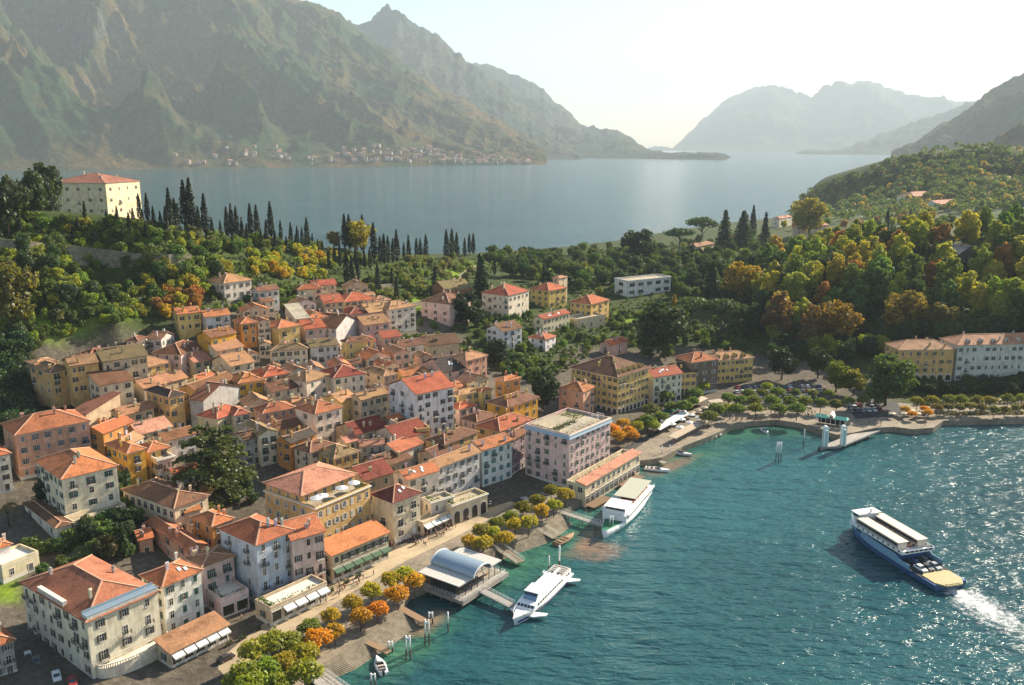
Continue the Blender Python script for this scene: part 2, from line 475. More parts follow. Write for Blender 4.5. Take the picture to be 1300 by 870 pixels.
def lake_mat():
    m, t, b = mat('lake_water', 0.085, 0.5)
    b.inputs['IOR'].default_value = 1.33
    g = N(t, 'TexCoord'); pos = g.outputs['Object']
    n0 = noise(t, pos, 0.006, 5, 0.6)
    deep = ramp(t, n0, [(0.35, (0.009, 0.056, 0.064)), (0.65, (0.018, 0.088, 0.098))])
    # brighter cyan zones in the open bay, then shallows: distance-free patches of weed and stones along the shore, each with its own place
    shore = None
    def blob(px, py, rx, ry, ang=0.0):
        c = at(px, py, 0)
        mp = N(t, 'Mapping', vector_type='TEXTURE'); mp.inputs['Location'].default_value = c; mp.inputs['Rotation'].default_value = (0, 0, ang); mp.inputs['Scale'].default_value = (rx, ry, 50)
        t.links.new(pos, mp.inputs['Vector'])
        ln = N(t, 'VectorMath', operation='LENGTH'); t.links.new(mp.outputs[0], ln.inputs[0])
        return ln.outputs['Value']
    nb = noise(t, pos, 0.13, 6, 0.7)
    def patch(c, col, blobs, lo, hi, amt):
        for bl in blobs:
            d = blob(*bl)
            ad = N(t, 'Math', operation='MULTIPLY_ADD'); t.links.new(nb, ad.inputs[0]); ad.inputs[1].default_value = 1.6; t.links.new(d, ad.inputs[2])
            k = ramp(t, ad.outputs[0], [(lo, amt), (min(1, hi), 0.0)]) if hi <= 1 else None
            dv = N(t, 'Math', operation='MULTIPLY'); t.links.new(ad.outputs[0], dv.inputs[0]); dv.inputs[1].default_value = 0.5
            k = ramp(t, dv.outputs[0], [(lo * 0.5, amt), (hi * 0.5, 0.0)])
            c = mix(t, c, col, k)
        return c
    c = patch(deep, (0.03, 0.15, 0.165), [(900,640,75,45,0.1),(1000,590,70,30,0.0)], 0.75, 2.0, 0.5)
    c = patch(c, (0.05, 0.16, 0.09), [(660,715,34,14,0.9),(735,670,26,12,0.9),(510,825,26,10,0.9),(870,585,40,14,0.7),(1000,548,60,12,0),(930,552,22,12,0.4)], 0.9, 1.8, 0.75)
    c = patch(c, (0.20, 0.13, 0.085), [(760,700,15,10,0.3),(745,690,6,12,0),(850,592,26,8,0.75),(540,793,14,6,0.9)], 1.0, 1.6, 0.85)
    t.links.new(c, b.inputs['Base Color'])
    # waves: wind chop, ripples and a long swell
    mp = N(t, 'Mapping'); mp.inputs['Rotation'].default_value = (0, 0, 0.15); mp.inputs['Scale'].default_value = (0.42, 1.0, 1); t.links.new(pos, mp.inputs['Vector'])
    w1 = noise(t, mp.outputs[0], 0.20, 4, 0.55); w2 = noise(t, mp.outputs[0], 0.70, 4, 0.6); w3 = noise(t, mp.outputs[0], 0.03, 3, 0.5)
    a1 = N(t, 'Math', operation='MULTIPLY_ADD'); t.links.new(w2, a1.inputs[0]); a1.inputs[1].default_value = 0.5; 
    s1 = N(t, 'Math', operation='MULTIPLY'); t.links.new(w1, s1.inputs[0]); s1.inputs[1].default_value = 2.55
    t.links.new(s1.outputs[0], a1.inputs[2])
    a2 = N(t, 'Math', operation='MULTIPLY_ADD'); t.links.new(w3, a2.inputs[0]); a2.inputs[1].default_value = 1.4; t.links.new(a1.outputs[0], a2.inputs[2])
    bump(t, b, a2.outputs[0], 1.0, 1.0)
    return m

def foam_mat():
    m, t, b = mat('foam', 0.8, 0.2)
    g = N(t, 'TexCoord'); uv = N(t, 'UVMap'); a = N(t, 'Attribute'); a.attribute_name = 'thick'
    n = noise(t, g.outputs['Object'], 0.42, 8, 0.8)
    s = N(t, 'Math', operation='ADD'); t.links.new(n, s.inputs[0]); t.links.new(a.outputs['Fac'], s.inputs[1])
    k = ramp(t, s.outputs[0], [(0.77, 0.0), (1.0, 0.85)])
    t.links.new(k, b.inputs['Alpha'])
    b.inputs['Base Color'].default_value = (0.8, 0.82, 0.82, 1)
    return m

M = dict(
    wall=wall_mat(), roof=roof_mat(), leaves=leaf_mat(), glass=glass_mat(), ground=ground_mat(),
    trim=simple('stone_trim', (0.62, 0.58, 0.50), 0.85, 0.12), ridge=simple('ridge_tiles', (0.52, 0.30, 0.19), 0.85, 0.25, 2.0),
    tint=tinted('painted', 0.6), tintw=tinted('painted_wood', 0.7, 0.2), bark=simple('bark', (0.075, 0.055, 0.04), 0.95, 0.4, 3.0),
    iron=simple('wrought_iron', (0.03, 0.03, 0.032), 0.6, 0.2), concrete=paving_mat('concrete', (0.24, 0.22, 0.19), (0.34, 0.31, 0.27), (0.45, 0.41, 0.36), 0.9),
    stone=paving_mat('old_stone', (0.13, 0.115, 0.085), (0.24, 0.205, 0.15), (0.37, 0.32, 0.24), 0.6), dark=simple('dark_inside', (0.02, 0.018, 0.016), 0.9, 0.3),
    road=paving_mat('pale_road', (0.36, 0.28, 0.18), (0.44, 0.345, 0.22), (0.52, 0.41, 0.27), 0.35),
    promenade=paving_mat('promenade_paving', (0.15, 0.125, 0.095), (0.25, 0.205, 0.15), (0.36, 0.29, 0.21), 0.7),
    asphalt=paving_mat('asphalt', (0.035, 0.035, 0.037), (0.055, 0.054, 0.053), (0.08, 0.078, 0.075), 0.6),
    white=simple('white_paint', (0.78, 0.77, 0.74), 0.4, 0.07, 1.0, 0.5), boat=tinted('boat_paint', 0.3, 0.06, 0.8, 0.5),
    paint_line=simple('road_paint', (0.72, 0.71, 0.68), 0.7, 0.15), wood=simple('weathered_wood', (0.26, 0.17, 0.10), 0.85, 0.35, 2.5), 
    metal=simple('sheet_metal', (0.28, 0.36, 0.42), 0.35, 0.12, 0.4, 0.5, 0.4), skin=simple('skin', (0.55, 0.33, 0.24), 0.6, 0.05), rubber=simple('rubber', (0.02, 0.02, 0.02), 0.8, 0.1),
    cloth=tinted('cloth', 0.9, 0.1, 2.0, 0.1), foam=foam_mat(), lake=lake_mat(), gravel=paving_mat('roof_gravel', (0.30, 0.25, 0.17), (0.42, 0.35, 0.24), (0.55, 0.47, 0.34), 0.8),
)
# ------------------------------------------------------------------ terrain sheet
def fast_mesh(name, co, faces, mats, smooth=True):
    me = bpy.data.meshes.new(name)
    k = faces.shape[1]
    me.vertices.add(len(co)); me.vertices.foreach_set('co', co.astype(np.float32).ravel())
    me.loops.add(faces.size); me.loops.foreach_set('vertex_index', faces.astype(np.int32).ravel())
    me.polygons.add(len(faces)); me.polygons.foreach_set('loop_start', np.arange(0, faces.size, k, dtype=np.int32))
    me.update(calc_edges=True)
    for m in (mats if isinstance(mats, (list, tuple)) else [mats]): me.materials.append(m)
    me.polygons.foreach_set('use_smooth', np.full(len(faces), smooth))
    return me

def grid_faces(nr, nc):
    i = np.arange(nr * nc).reshape(nr, nc)
    return np.stack([i[:-1, :-1], i[:-1, 1:], i[1:, 1:], i[1:, :-1]], -1).reshape(-1, 4)

def wpoly(pts, z=None):
    return np.array([tuple((ground(x, y) if z is None else at(x, y, z)).xy) for x, y in pts])

TOWN = wpoly([(-60,560),(20,480),(30,430),(90,415),(160,425),(250,395),(320,375),(420,378),(520,385),(560,395),(600,440),(640,470),(690,490),(720,440),(880,440),(960,450),
              (1110,475),(1140,505),(1110,560),(740,660),(400,905),(-60,905)])
GRASS = [wpoly(p) for p in ([(20,416),(130,384),(190,388),(150,404),(50,432)],[(90,470),(150,470),(150,500),(90,500)],[(685,332),(730,332),(735,345),(680,345)],
         [(20,294),(160,312),(240,318),(240,326),(160,320),(20,304)],[(200,372),(320,335),(330,345),(215,392)],[(320,395),(330,368),(430,366),(430,372)],
         [(70,670),(140,660),(150,700),(80,700)],[(-10,735),(25,735),(25,765),(-10,765)],[(1190,225),(1240,205),(1240,235),(1195,250)],
         [(500,385),(580,368),(590,376),(530,395)],[(560,345),(600,330),(610,340),(580,356)],[(780,398),(820,395),(830,410),(780,410)])]

pxs = np.concatenate([np.linspace(-420, -40, 30), np.linspace(-30, 1340, 250), np.linspace(1360, 1750, 30)])
rs = np.geomspace(70, 2750, 300)
xa = (pxs - CX) / FPX / CP
nx_ = xa / np.sqrt(1 + xa ** 2); ny_ = 1 / np.sqrt(1 + xa ** 2)
X = rs[:, None] * nx_[None]; Y = rs[:, None] * ny_[None]
Z = hgt(X, Y)
co = np.stack([X, Y, Z], -1).reshape(-1, 3)
me = fast_mesh('terrain', co, grid_faces(len(rs), len(pxs)), M['ground'])
att = me.attributes.new('kind_of_ground', 'FLOAT_COLOR', 'POINT')
colr = np.zeros((len(co), 4), np.float32); colr[:, 3] = 1
tn = inside(co[:, 0], co[:, 1], TOWN)
edge = np.clip(0.5 + np.where(tn, 1, -1) * seg_dist(co[:, 0], co[:, 1], np.vstack([TOWN, TOWN[:1]])) / 10, 0, 1)
colr[:, 0] = edge
for gp in GRASS:
    colr[:, 1] = np.maximum(colr[:, 1], np.clip(0.5 + np.where(inside(co[:, 0], co[:, 1], gp), 1, -1) * seg_dist(co[:, 0], co[:, 1], np.vstack([gp, gp[:1]])) / 4, 0, 1))
att.data.foreach_set('color', colr.ravel())
tag(link('terrain', me), 'wooded promontory with the town on its near slope', kind='structure')

# lake: one sheet out to beyond the far mountains
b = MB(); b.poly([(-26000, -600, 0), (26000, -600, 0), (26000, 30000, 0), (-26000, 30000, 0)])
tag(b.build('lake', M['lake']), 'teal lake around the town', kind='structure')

# ------------------------------------------------------------------ mountains
def vnoise(x, y, seed):
    def hsh(i, j):
        h = (i.astype(np.int64) * 374761393 + j.astype(np.int64) * 668265263 + seed * 1442695041) & 0xffffffff
        h = ((h ^ (h >> 13)) * 1274126177) & 0xffffffff
        return ((h ^ (h >> 16)) & 0xffff) / 65535.0
    i = np.floor(x); j = np.floor(y); f = x - i; g = y - j
    f = f * f * f * (f * (f * 6 - 15) + 10); g = g * g * g * (g * (g * 6 - 15) + 10)
    a = hsh(i, j); b_ = hsh(i + 1, j); c = hsh(i, j + 1); d = hsh(i + 1, j + 1)
    return (a * (1 - f) + b_ * f) * (1 - g) + (c * (1 - f) + d * f) * g

def ridged(x, y, seed, octs=5, gain=0.55):
    s = np.zeros_like(x); a = 1.0; tot = 0; prev = 1.0
    for k in range(octs):
        n = 1 - np.abs(2 * vnoise(x, y, seed + k) - 1)
        n = n * n
        s += a * n * prev; tot += a; prev = np.clip(n * 1.3, 0, 1); a *= gain; x = x * 2.03 + 13.7; y = y * 2.03 + 7.1
    return s / tot

def mountain(name, label, ridge, ridge_r, foot_r, material, seed, spur=0.3, conc=1.25, ncol=300, nrow=170, wave=420.0, base=-12.0):
    rp = np.array(ridge, float)
    px = np.linspace(rp[0, 0], rp[-1, 0], ncol)
    py = np.interp(px, rp[:, 0], rp[:, 1])
    py = py + (vnoise(px / 9.0, px * 0 + seed, seed) - 0.5) * 4.0 + (vnoise(px / 3.0, px * 0 + seed, seed + 5) - 0.5) * 2.0
    rr = np.interp(px, *np.array(ridge_r, float).T); fr = np.interp(px, *np.array(foot_r, float).T)
    x = (px - CX) / FPX; y = -(py - CY) / FPX
    dx, dy, dz = x, CP + SP * y, -SP + CP * y
    hz = np.hypot(dx, dy)
    zr = CAM_H + rr * dz / hz
    ux, uy = dx / hz, dy / hz
    t = np.concatenate([np.linspace(-0.04, 1, nrow), np.linspace(1.02, 1.6, 26)])
    T = t[:, None] + 0 * px[None]
    R = fr + (rr - fr) * T
    PXX = R * ux; PYY = R * uy
    tt = np.clip(T, 0, 1)
    prof = np.where(T <= 1, 0.35 * tt + 0.65 * tt ** conc, 1 - (T - 1) * 1.3)
    # spurs run downhill from the ridge: noise stretched along the line of fall
    warp = vnoise(PXX / 900, PYY / 900, seed + 31) * 500
    along = px[None] / FPX * (rr[None] * 0.9) + warp + 1.0 * R
    sp = ridged(along / wave / 2.2, R / wave / 3.2, seed, 6)
    sp2 = ridged(PXX / (wave * 0.55), PYY / (wave * 0.55), seed + 50, 5)
    amp = np.where(T <= 1, 4 * tt * (1 - tt) ** 0.8, 0)
    Zm = np.maximum(zr[None], 20) * (prof + spur * 1.15 * (sp - 0.33) * np.clip(amp, 0, 1) + spur * 0.42 * (sp2 - 0.33) * np.clip(amp * 1.2, 0, 1))
    fine = (ridged(PXX / 130, PYY / 130, seed + 80, 4) - 0.3) * 60 * np.clip(tt * 6, 0, 1) * np.clip((1.0 - T) * 6, 0.12, 1)
    Zm = np.where(T <= 0, base, np.maximum(Zm + fine, 4 * np.clip(T * 30, 0, 1) - 1))
    Zm = np.where(T > 1.5, base, Zm)
    ef = np.clip(np.minimum(px - px[0], px[-1] - px) / (0.06 * (px[-1] - px[0])), 0, 1)
    ef = np.where(px > 1300, 1, np.where(px < 0, 1, ef)); ef = ef * ef * (3 - 2 * ef)
    Zm = base + (Zm - base) * np.where(zr < 60, ef, 1)[None]
    me = fast_mesh(name, np.stack([PXX, PYY, Zm], -1).reshape(-1, 3), grid_faces(len(t), ncol), material)
    o = tag(link(name, me), label, kind='structure')
    print(name, 'top', Zm.max())
    return px, t, PXX, PYY, Zm

mA = mountain_mat('forested_mountain', (0.034, 0.080, 0.030), (0.155, 0.105, 0.036), (0.15, 0.145, 0.135), 0.30)
mB = mountain_mat('far_mountain', (0.035, 0.070, 0.05), (0.085, 0.085, 0.06), (0.26, 0.25, 0.24), 0.2)
MT = mountain('mountain', 'steep forested mountain with grey crags above the far shore',
         [(-420,-330),(-150,-250),(0,-190),(120,-140),(230,-80),(310,-34),(345,-6),(390,0),(410,8),(432,18),(455,38),(482,56),(520,84),(560,112),(600,134),(640,155),(668,172),(690,190),(712,208)],
         [(-420,7600),(300,8000),(460,8200),(712,7300)], [(-420,4900),(0,5000),(250,5000),(480,5250),(712,5750)], mA, 3, 0.52, 1.3, 480, 260, 1050)
mountain('mountain', 'spiked ridge standing behind the forested mountain',
         [(300,70),(380,30),(430,32),(455,31),(474,26),(490,23),(506,28),(530,39),(556,50),(580,72),(600,84),(640,110),(680,150),(720,178),(742,196),(760,206)],
         [(300,12000),(760,10500)], [(300,9000),(760,7600)], mB, 17, 0.40, 1.25, 260, 120, 1100)
mountain('mountain', 'hazy blue ridge running down to the lake beyond the spiked ridge',
         [(560,95),(600,82),(622,84),(650,93),(668,100),(690,112),(702,128),(722,140),(735,156),(760,164),(790,168),(806,178),(822,190),(850,196),(900,202),(935,205)],
         [(560,15500),(935,10000)], [(560,11500),(740,8600),(935,7300)], mB, 23, 0.35, 1.2, 240, 110, 800)
mountain('mountain', 'pale mountain dissolving in the haze beyond the lake',
         [(790,200),(830,186),(852,190),(868,176),(890,153),(915,132),(932,121),(958,113),(985,110),(1003,116),(1030,125),(1048,112),(1066,104),(1085,105),(1105,102),(1122,110),(1160,121),(1200,126),(1240,134),(1320,142),(1420,160)],
         [(790,27000),(1420,27000)], [(790,19500),(1420,19500)], mB, 37, 0.35, 1.2, 240, 100, 1200)
mountain('mountain', 'pale lower spur in front of the hazy far mountain',
         [(1000,212),(1050,196),(1100,178),(1150,158),(1190,145),(1240,128),(1320,110),(1420,90)],
         [(1000,16500),(1420,16500)], [(1000,12500),(1420,12500)], mB, 41, 0.35, 1.2, 160, 90, 900)
mountain('mountain', 'grey green mountain rising out of the right edge',
         [(1130,196),(1150,186),(1176,170),(1200,156),(1222,142),(1246,124),(1270,107),(1290,97),(1320,86),(1420,40),(1560,0)],
         [(1130,7600),(1560,8200)], [(1130,5900),(1560,5000)], mA, 53, 0.36, 1.2, 200, 120, 600)
mountain('mountain', 'dark nearer hillside at the right edge',
         [(1222,204),(1240,190),(1262,176),(1285,162),(1305,152),(1340,140),(1420,110),(1560,70)],
         [(1222,4300),(1560,4600)], [(1222,3500),(1560,3300)], mA, 59, 0.30, 1.2, 160, 90, 450)

# ------------------------------------------------------------------ waterfront: slabs, banks, road
def sheet(name, pts, z, m, thick=0.0, label=None):
    """level slab through pixels, with an optional skirt down"""
    w_ = [at(x, y, z) for x, y in pts]
    a = sum(w_[i].x * w_[(i + 1) % len(w_)].y - w_[(i + 1) % len(w_)].x * w_[i].y for i in range(len(w_)))
    if a < 0: w_.reverse()
    b = MB()
    if thick: b.prism([(p.x, p.y) for p in w_], z - thick, z)
    else: b.poly([(p.x, p.y, z) for p in w_])
    return tag(b.build(name, m), label, kind='structure')

QZ = 2.35
EDGE = [(380,878),(392,852),(430,830),(468,800),(505,775),(520,752),(545,742),(600,708),(640,690),(688,668),(712,650),(738,636)]
INNER = [(764,596),(700,575),(660,592),(600,640),(500,685),(420,724),(340,778),(260,822),(200,852),(200,905),(360,905)]
sheet('promenade', EDGE + INNER, QZ, M['promenade'], 5.0)
# right part of the promenade, round the little harbour to the ferry landing
EDGE2 = [(806,600),(812,585),(840,581),(866,567),(903,553),(928,541),(955,535),(985,533),(1015,537),(1040,545),(1062,552),(1085,549),(1112,543),(1135,542),(1160,545),(1185,543),(1198,534),(1300,532),(1420,532)]
INNER2 = [(1420,498),(1130,498),(1100,478),(960,470),(880,486),(800,530),(764,585)]
sheet('promenade', EDGE2 + INNER2, QZ, M['promenade'], 5.0)
# stone bank sloping into the water between the promenade edge and the waterline
b = MB()
for (e0, e1, w0, w1) in ((EDGE[1], EDGE[2], WATERLINE[1], WATERLINE[2]), (EDGE[2], EDGE[3], WATERLINE[2], WATERLINE[3]), (EDGE[3], EDGE[4], WATERLINE[3], WATERLINE[4]),
                         (EDGE[7], EDGE[8], WATERLINE[6], WATERLINE[7]), (EDGE[8], EDGE[9], WATERLINE[7], WATERLINE[8]), (EDGE[9], EDGE[10], WATERLINE[8], WATERLINE[9])):
    for k in range(13):
        s0, s1 = k / 13, (k + 1) / 13
        def P(s, e0=e0, w0=w0, e1=e1, w1=w1, side=0):
            e, w_ = (e0, w0) if side == 0 else (e1, w1)
            a_, c_ = at(*e, QZ), at(*w_, -0.35)
            return a_.lerp(c_, s)
        a0, a1, b0, b1 = P(s0), P(s1), P(s0, side=1), P(s1, side=1)
        zt = a0.z - 0.012
        # shallow steps: level tread, small riser
        b.poly([(a0.x, a0.y, zt), (a1.x, a1.y, zt), (b1.x, b1.y, zt), (b0.x, b0.y, zt)])
        b.poly([(a1.x, a1.y, zt), (a1.x, a1.y, a1.z - 0.012), (b1.x, b1.y, a1.z - 0.012), (b1.x, b1.y, zt)])
tag(b.build('stone_bank', M['stone']), 'stepped stone landing going down into the water', kind='structure')

RZ = QZ + 0.006
sheet('road', [(196,872),(250,836),(330,786),(420,733),(500,693),(560,664),(600,646),(640,630),(652,640),(612,664),(570,686),(515,712),(440,756),(385,792),(330,832),(290,866),(276,890),(196,900)], RZ, M['road'])
sheet('square', [(642,629),(654,640),(690,622),(700,600),(672,596),(655,604),(630,622)], RZ + 0.004, M['asphalt'])
sheet('road', [(770,572),(800,548),(880,500),(960,478),(1100,484),(1125,500),(1100,502),(960,490),(890,514),(812,566),(780,590)], RZ, M['asphalt'])
sheet('car_park', [(932,494),(1052,490),(1068,508),(940,512)], RZ + 0.004, M['asphalt'])
sheet('car_park', [(1060,496),(1128,494),(1150,528),(1086,532)], RZ + 0.008, M['asphalt'])
sheet('street', [(40,905),(20,838),(52,828),(110,872),(118,905)], 3.9, M['asphalt'])
# zebra crossings
b = MB()
p0, p1, q0 = at(262, 850, RZ), at(232, 866, RZ), at(279, 859, RZ)
for k in range(7):
    a_ = p0.lerp(p1, k / 7); c_ = p0.lerp(p1, (k + 0.5) / 7); d = (q0 - p0) * 0.92
    b.poly([(a_.x, a_.y, RZ + .006), (a_.x + d.x, a_.y + d.y, RZ + .006), (c_.x + d.x, c_.y + d.y, RZ + .006), (c_.x, c_.y, RZ + .006)][::-1])
p0, p1, q0 = at(673, 632, RZ), at(652, 625, RZ), at(668, 635, RZ)
for k in range(7):
    a_ = p0.lerp(p1, k / 7); c_ = p0.lerp(p1, (k + 0.5) / 7); d = (q0 - p0)
    b.poly([(a_.x, a_.y, RZ + .012), (a_.x + d.x, a_.y + d.y, RZ + .012), (c_.x + d.x, c_.y + d.y, RZ + .012), (c_.x, c_.y, RZ + .012)])
tag(b.build('road_markings', M['paint_line']), kind='structure')
# ------------------------------------------------------------------ foliage
def leaves_mesh(name, pts, nrm, size, seed, flat=0.0):
    """many small leaf clumps: bent four-cornered faces, each with its own tone"""
    r = np.random.default_rng(seed)
    n = len(pts)
    nr = nrm + r.normal(0, .75, (n, 3)); nr[:, 2] += flat
    nr /= np.linalg.norm(nr, axis=1, keepdims=True) + 1e-9
    a = np.cross(nr, r.normal(0, 1, (n, 3))); a /= np.linalg.norm(a, axis=1, keepdims=True) + 1e-9
    b_ = np.cross(nr, a)
    s = (size * r.uniform(.55, 1.35, n))[:, None]
    asp = r.uniform(.55, 1.0, n)[:, None]
    lift = nr * s * r.uniform(-.25, .25, n)[:, None]
    co = np.stack([pts - a * s + lift, pts - b_ * s * asp, pts + a * s + lift, pts + b_ * s * asp], 1).reshape(-1, 3)
    f = np.arange(n * 4).reshape(-1, 4)
    me = fast_mesh(name, co, f, M['leaves'], False)
    tone = np.repeat(np.clip(r.normal(.42, .2, n), 0, 1), 4).astype(np.float32)
    me.attributes.new('tone', 'FLOAT', 'POINT').data.foreach_set('value', tone)
    return me

def blob_points(blobs, n, seed, fill=.25, holes=.35):
    r = np.random.default_rng(seed)
    w_ = np.array([b[1] ** 2 * (b[2] if len(b) > 2 else 1) for b in blobs]); w_ = w_ / w_.sum()
    P_, N_ = [], []
    for (bl, k) in zip(blobs, r.multinomial(n, w_)):
        c, rad_ = np.array(bl[0]), bl[1]; sq = bl[2] if len(bl) > 2 else 1.0
        d = r.normal(0, 1, (int(k * 1.5) + 2, 3)); d /= np.linalg.norm(d, axis=1, keepdims=True)
        ph = r.uniform(0, 6.28, 6)
        lump = np.sin(d[:, 0] * 4 + ph[0]) * np.sin(d[:, 1] * 4 + ph[1]) + np.sin(d[:, 2] * 5 + ph[2]) * np.sin(d[:, 0] * 5 + ph[3])
        keep = lump > -1.2 + holes * 1.2 * r.random(len(d))
        d = d[keep][:k]; lump = lump[keep][:k]
        rr = rad_ * (1 + .16 * lump) * np.where(r.random(len(d)) < fill, r.uniform(.45, .95, len(d)), r.uniform(.9, 1.08, len(d)))
        p = d * rr[:, None]; p[:, 2] *= sq
        P_.append(c + p); N_.append(d)
    return np.concatenate(P_), np.concatenate(N_)

def trunk_mesh(name, h, r0, limbs, seed):
    r = random.Random(seed); b = MB()
    lean = Vector((r.uniform(-.04, .04), r.uniform(-.04, .04), 0))
    p = Vector((0, 0, -.08)); q = Vector((lean.x * h, lean.y * h, h * .6)); e = Vector((lean.x * h * 2, lean.y * h * 2, h))
    b.tube(p, q, r0, r0 * .7, 7); b.tube(q, e, r0 * .7, r0 * .35, 7)
    for t in limbs:
        a = r.uniform(0, 6.28)
        b.tube(q.lerp(e, r.uniform(0, .8)), Vector(t), r0 * .4, r0 * .14, 5)
    return b.mesh(name, M['bark'])

TREES = {}      # kind -> list of (trunk mesh, crown mesh), unit height
def def_tree(kind, variants): TREES[kind] = variants

def mk_broad(seed, n=2600, leaf=.036, low=.18, wide=.36, nb=13):
    r = random.Random(seed); blobs = []
    for i in range(nb):
        z = low + (1 - low) * (.12 + .80 * (i + .5) / nb); f = sin(pi * min(1, (z - low) / (1 - low) * .85 + .12)) ** .7
        a = i * 2.4 + r.uniform(-.5, .5); rr = wide * f * r.uniform(.3, .9)
        blobs.append(((rr * cos(a), rr * sin(a), z), wide * f * r.uniform(.30, .64), .85))
    P_, N_ = blob_points(blobs, n, seed)
    P_[:, 2] *= 1.0 / max(1e-6, np.percentile(P_[:, 2], 99.5))
    return (trunk_mesh('trunk', .62, .026, [b_[0] for b_ in blobs[::3]], seed), leaves_mesh('crown', P_, N_, leaf, seed))

def mk_tall(seed, n=3600, leaf=.029):
    r = random.Random(seed); blobs = []
    for i in range(16):
        z = .16 + .80 * (i + .5) / 16; f = (1 - ((z - .45) / .6) ** 2) ** .6 if abs(z - .45) < .6 else .2
        a = i * 2.4 + r.uniform(-.5, .5); rr = .27 * f * r.uniform(.25, .95)
        blobs.append(((rr * cos(a), rr * sin(a), z + r.uniform(-.03, .03)), .25 * f * r.uniform(.26, .66), 1.05))
    P_, N_ = blob_points(blobs, n, seed); P_[:, 2] /= np.percentile(P_[:, 2], 99.5)
    return (trunk_mesh('trunk', .7, .02, [b_[0] for b_ in blobs[::4]], seed), leaves_mesh('crown', P_, N_, leaf, seed))

def mk_cypress(seed, n=900):
    r = np.random.default_rng(seed)
    z = r.random(n) ** .9; rad_ = .085 * np.clip(np.minimum(z / .14, 1) * (1 - z ** 2.6), 0.05, 1) * r.uniform(.6, 1.1, n)
    a = r.uniform(0, 6.283, n); rad_ *= 1 + .18 * np.sin(a * 3 + z * 9 + seed)
    P_ = np.stack([rad_ * np.cos(a), rad_ * np.sin(a), .05 + .95 * z], 1); N_ = np.stack([np.cos(a), np.sin(a), .3 + 0 * a], 1)
    return (trunk_mesh('trunk', .5, .014, [], seed), leaves_mesh('crown', P_, N_, .024, seed))

def mk_conifer(seed, n=1500):
    r = np.random.default_rng(seed); P_, N_ = [], []
    L = 13
    for i in range(L):
        z0 = .14 + .82 * i / L; R_ = .22 * (1 - i / L) ** .85 + .015
        k = int(n * R_ / .22 / L * 1.8) + 12
        a = r.uniform(0, 6.283, k); q = r.random(k) ** .6; arms = .65 + .35 * np.cos(a * (5 + i % 3) + i)
        P_.append(np.stack([R_ * q * arms * np.cos(a), R_ * q * arms * np.sin(a), z0 + .05 * (1 - q) - .02 * q + r.normal(0, .008, k)], 1)); N_.append(np.stack([np.cos(a) * .5, np.sin(a) * .5, .8 + 0 * a], 1))
    return (trunk_mesh('trunk', .9, .018, [], seed), leaves_mesh('crown', np.concatenate(P_), np.concatenate(N_), .03, seed))

def mk_umbrella(seed, n=1500):
    r = random.Random(seed); blobs = []
    for i in range(11):
        a = i * 2.4; rr = .34 * sqrt((i + .5) / 11)
        blobs.append(((rr * cos(a), rr * sin(a), .80 + .10 * (1 - (rr / .36) ** 2) + r.uniform(-.03, .03)), .15, .6))
    P_, N_ = blob_points(blobs, n, seed); P_[:, 2] /= np.percentile(P_[:, 2], 99.5)
    return (trunk_mesh('trunk', .76, .024, [b_[0] for b_ in blobs], seed), leaves_mesh('crown', P_, N_, .03, seed, .4))

def mk_plane(seed, n=2000):
    """clipped plane tree of a promenade: clear stem, spreading limbs, flattened round head"""
    r = random.Random(seed); blobs = []
    for i in range(12):
        a = i * 2.4 + r.uniform(-.3, .3); rr = .40 * sqrt((i + .5) / 12)
        blobs.append(((rr * cos(a), rr * sin(a), .66 + .15 * (1 - (rr / .42) ** 2) + r.uniform(-.05, .05)), .20 * r.uniform(.85, 1.15), .8))
    P_, N_ = blob_points(blobs, n, seed); P_[:, 2] /= np.percentile(P_[:, 2], 99.5)
    return (trunk_mesh('trunk', .52, .035, [b_[0] for b_ in blobs[::2]], seed), leaves_mesh('crown', P_, N_, .046, seed, .2))

def mk_cedar(seed, n=7500):
    r = np.random.default_rng(seed); P_, N_ = [], []; limbs = []
    for i in range(30):
        z0 = .16 + .80 * i / 30; R_ = .50 * (1 - .55 * (i / 30) ** 1.8); a0 = i * 2.4
        limbs.append((R_ * .7 * cos(a0), R_ * .7 * sin(a0), z0))
        k = int(n / 30)
        t_ = r.random(k) ** .7; sp = r.normal(0, .15, k) * (0.25 + t_)
        dx = R_ * t_; x = dx * np.cos(a0) - R_ * sp * np.sin(a0); y = dx * np.sin(a0) + R_ * sp * np.cos(a0)
        P_.append(np.stack([x, y, z0 + .015 * np.sin(t_ * 7 + i) - .03 * t_ ** 2 + r.normal(0, .009, k)], 1)); N_.append(np.stack([0 * x, 0 * x, 1 + 0 * x], 1))
    return (trunk_mesh('trunk', .95, .028, limbs[::2], seed), leaves_mesh('crown', np.concatenate(P_), np.concatenate(N_), .024, seed, .8))

def mk_palm(seed):
    r = random.Random(seed); b = MB()
    P_, N_ = [], []
    for i in range(22):
        a = i * 2.4; el = r.uniform(-.5, 1.1)
        for t_ in np.linspace(.1, 1, 12):
            rr = .34 * t_ * cos(el * .5); z = .74 + .25 * t_ * sin(el) - .22 * t_ * t_
            for s in (-1, 1):
                P_.append((rr * cos(a) - s * .03 * sin(a), rr * sin(a) + s * .03 * cos(a), z)); N_.append((0, 0, 1))
    return (trunk_mesh('trunk', .75, .035, [], seed), leaves_mesh('crown', np.array(P_), np.array(N_, float), .03, seed, .5))

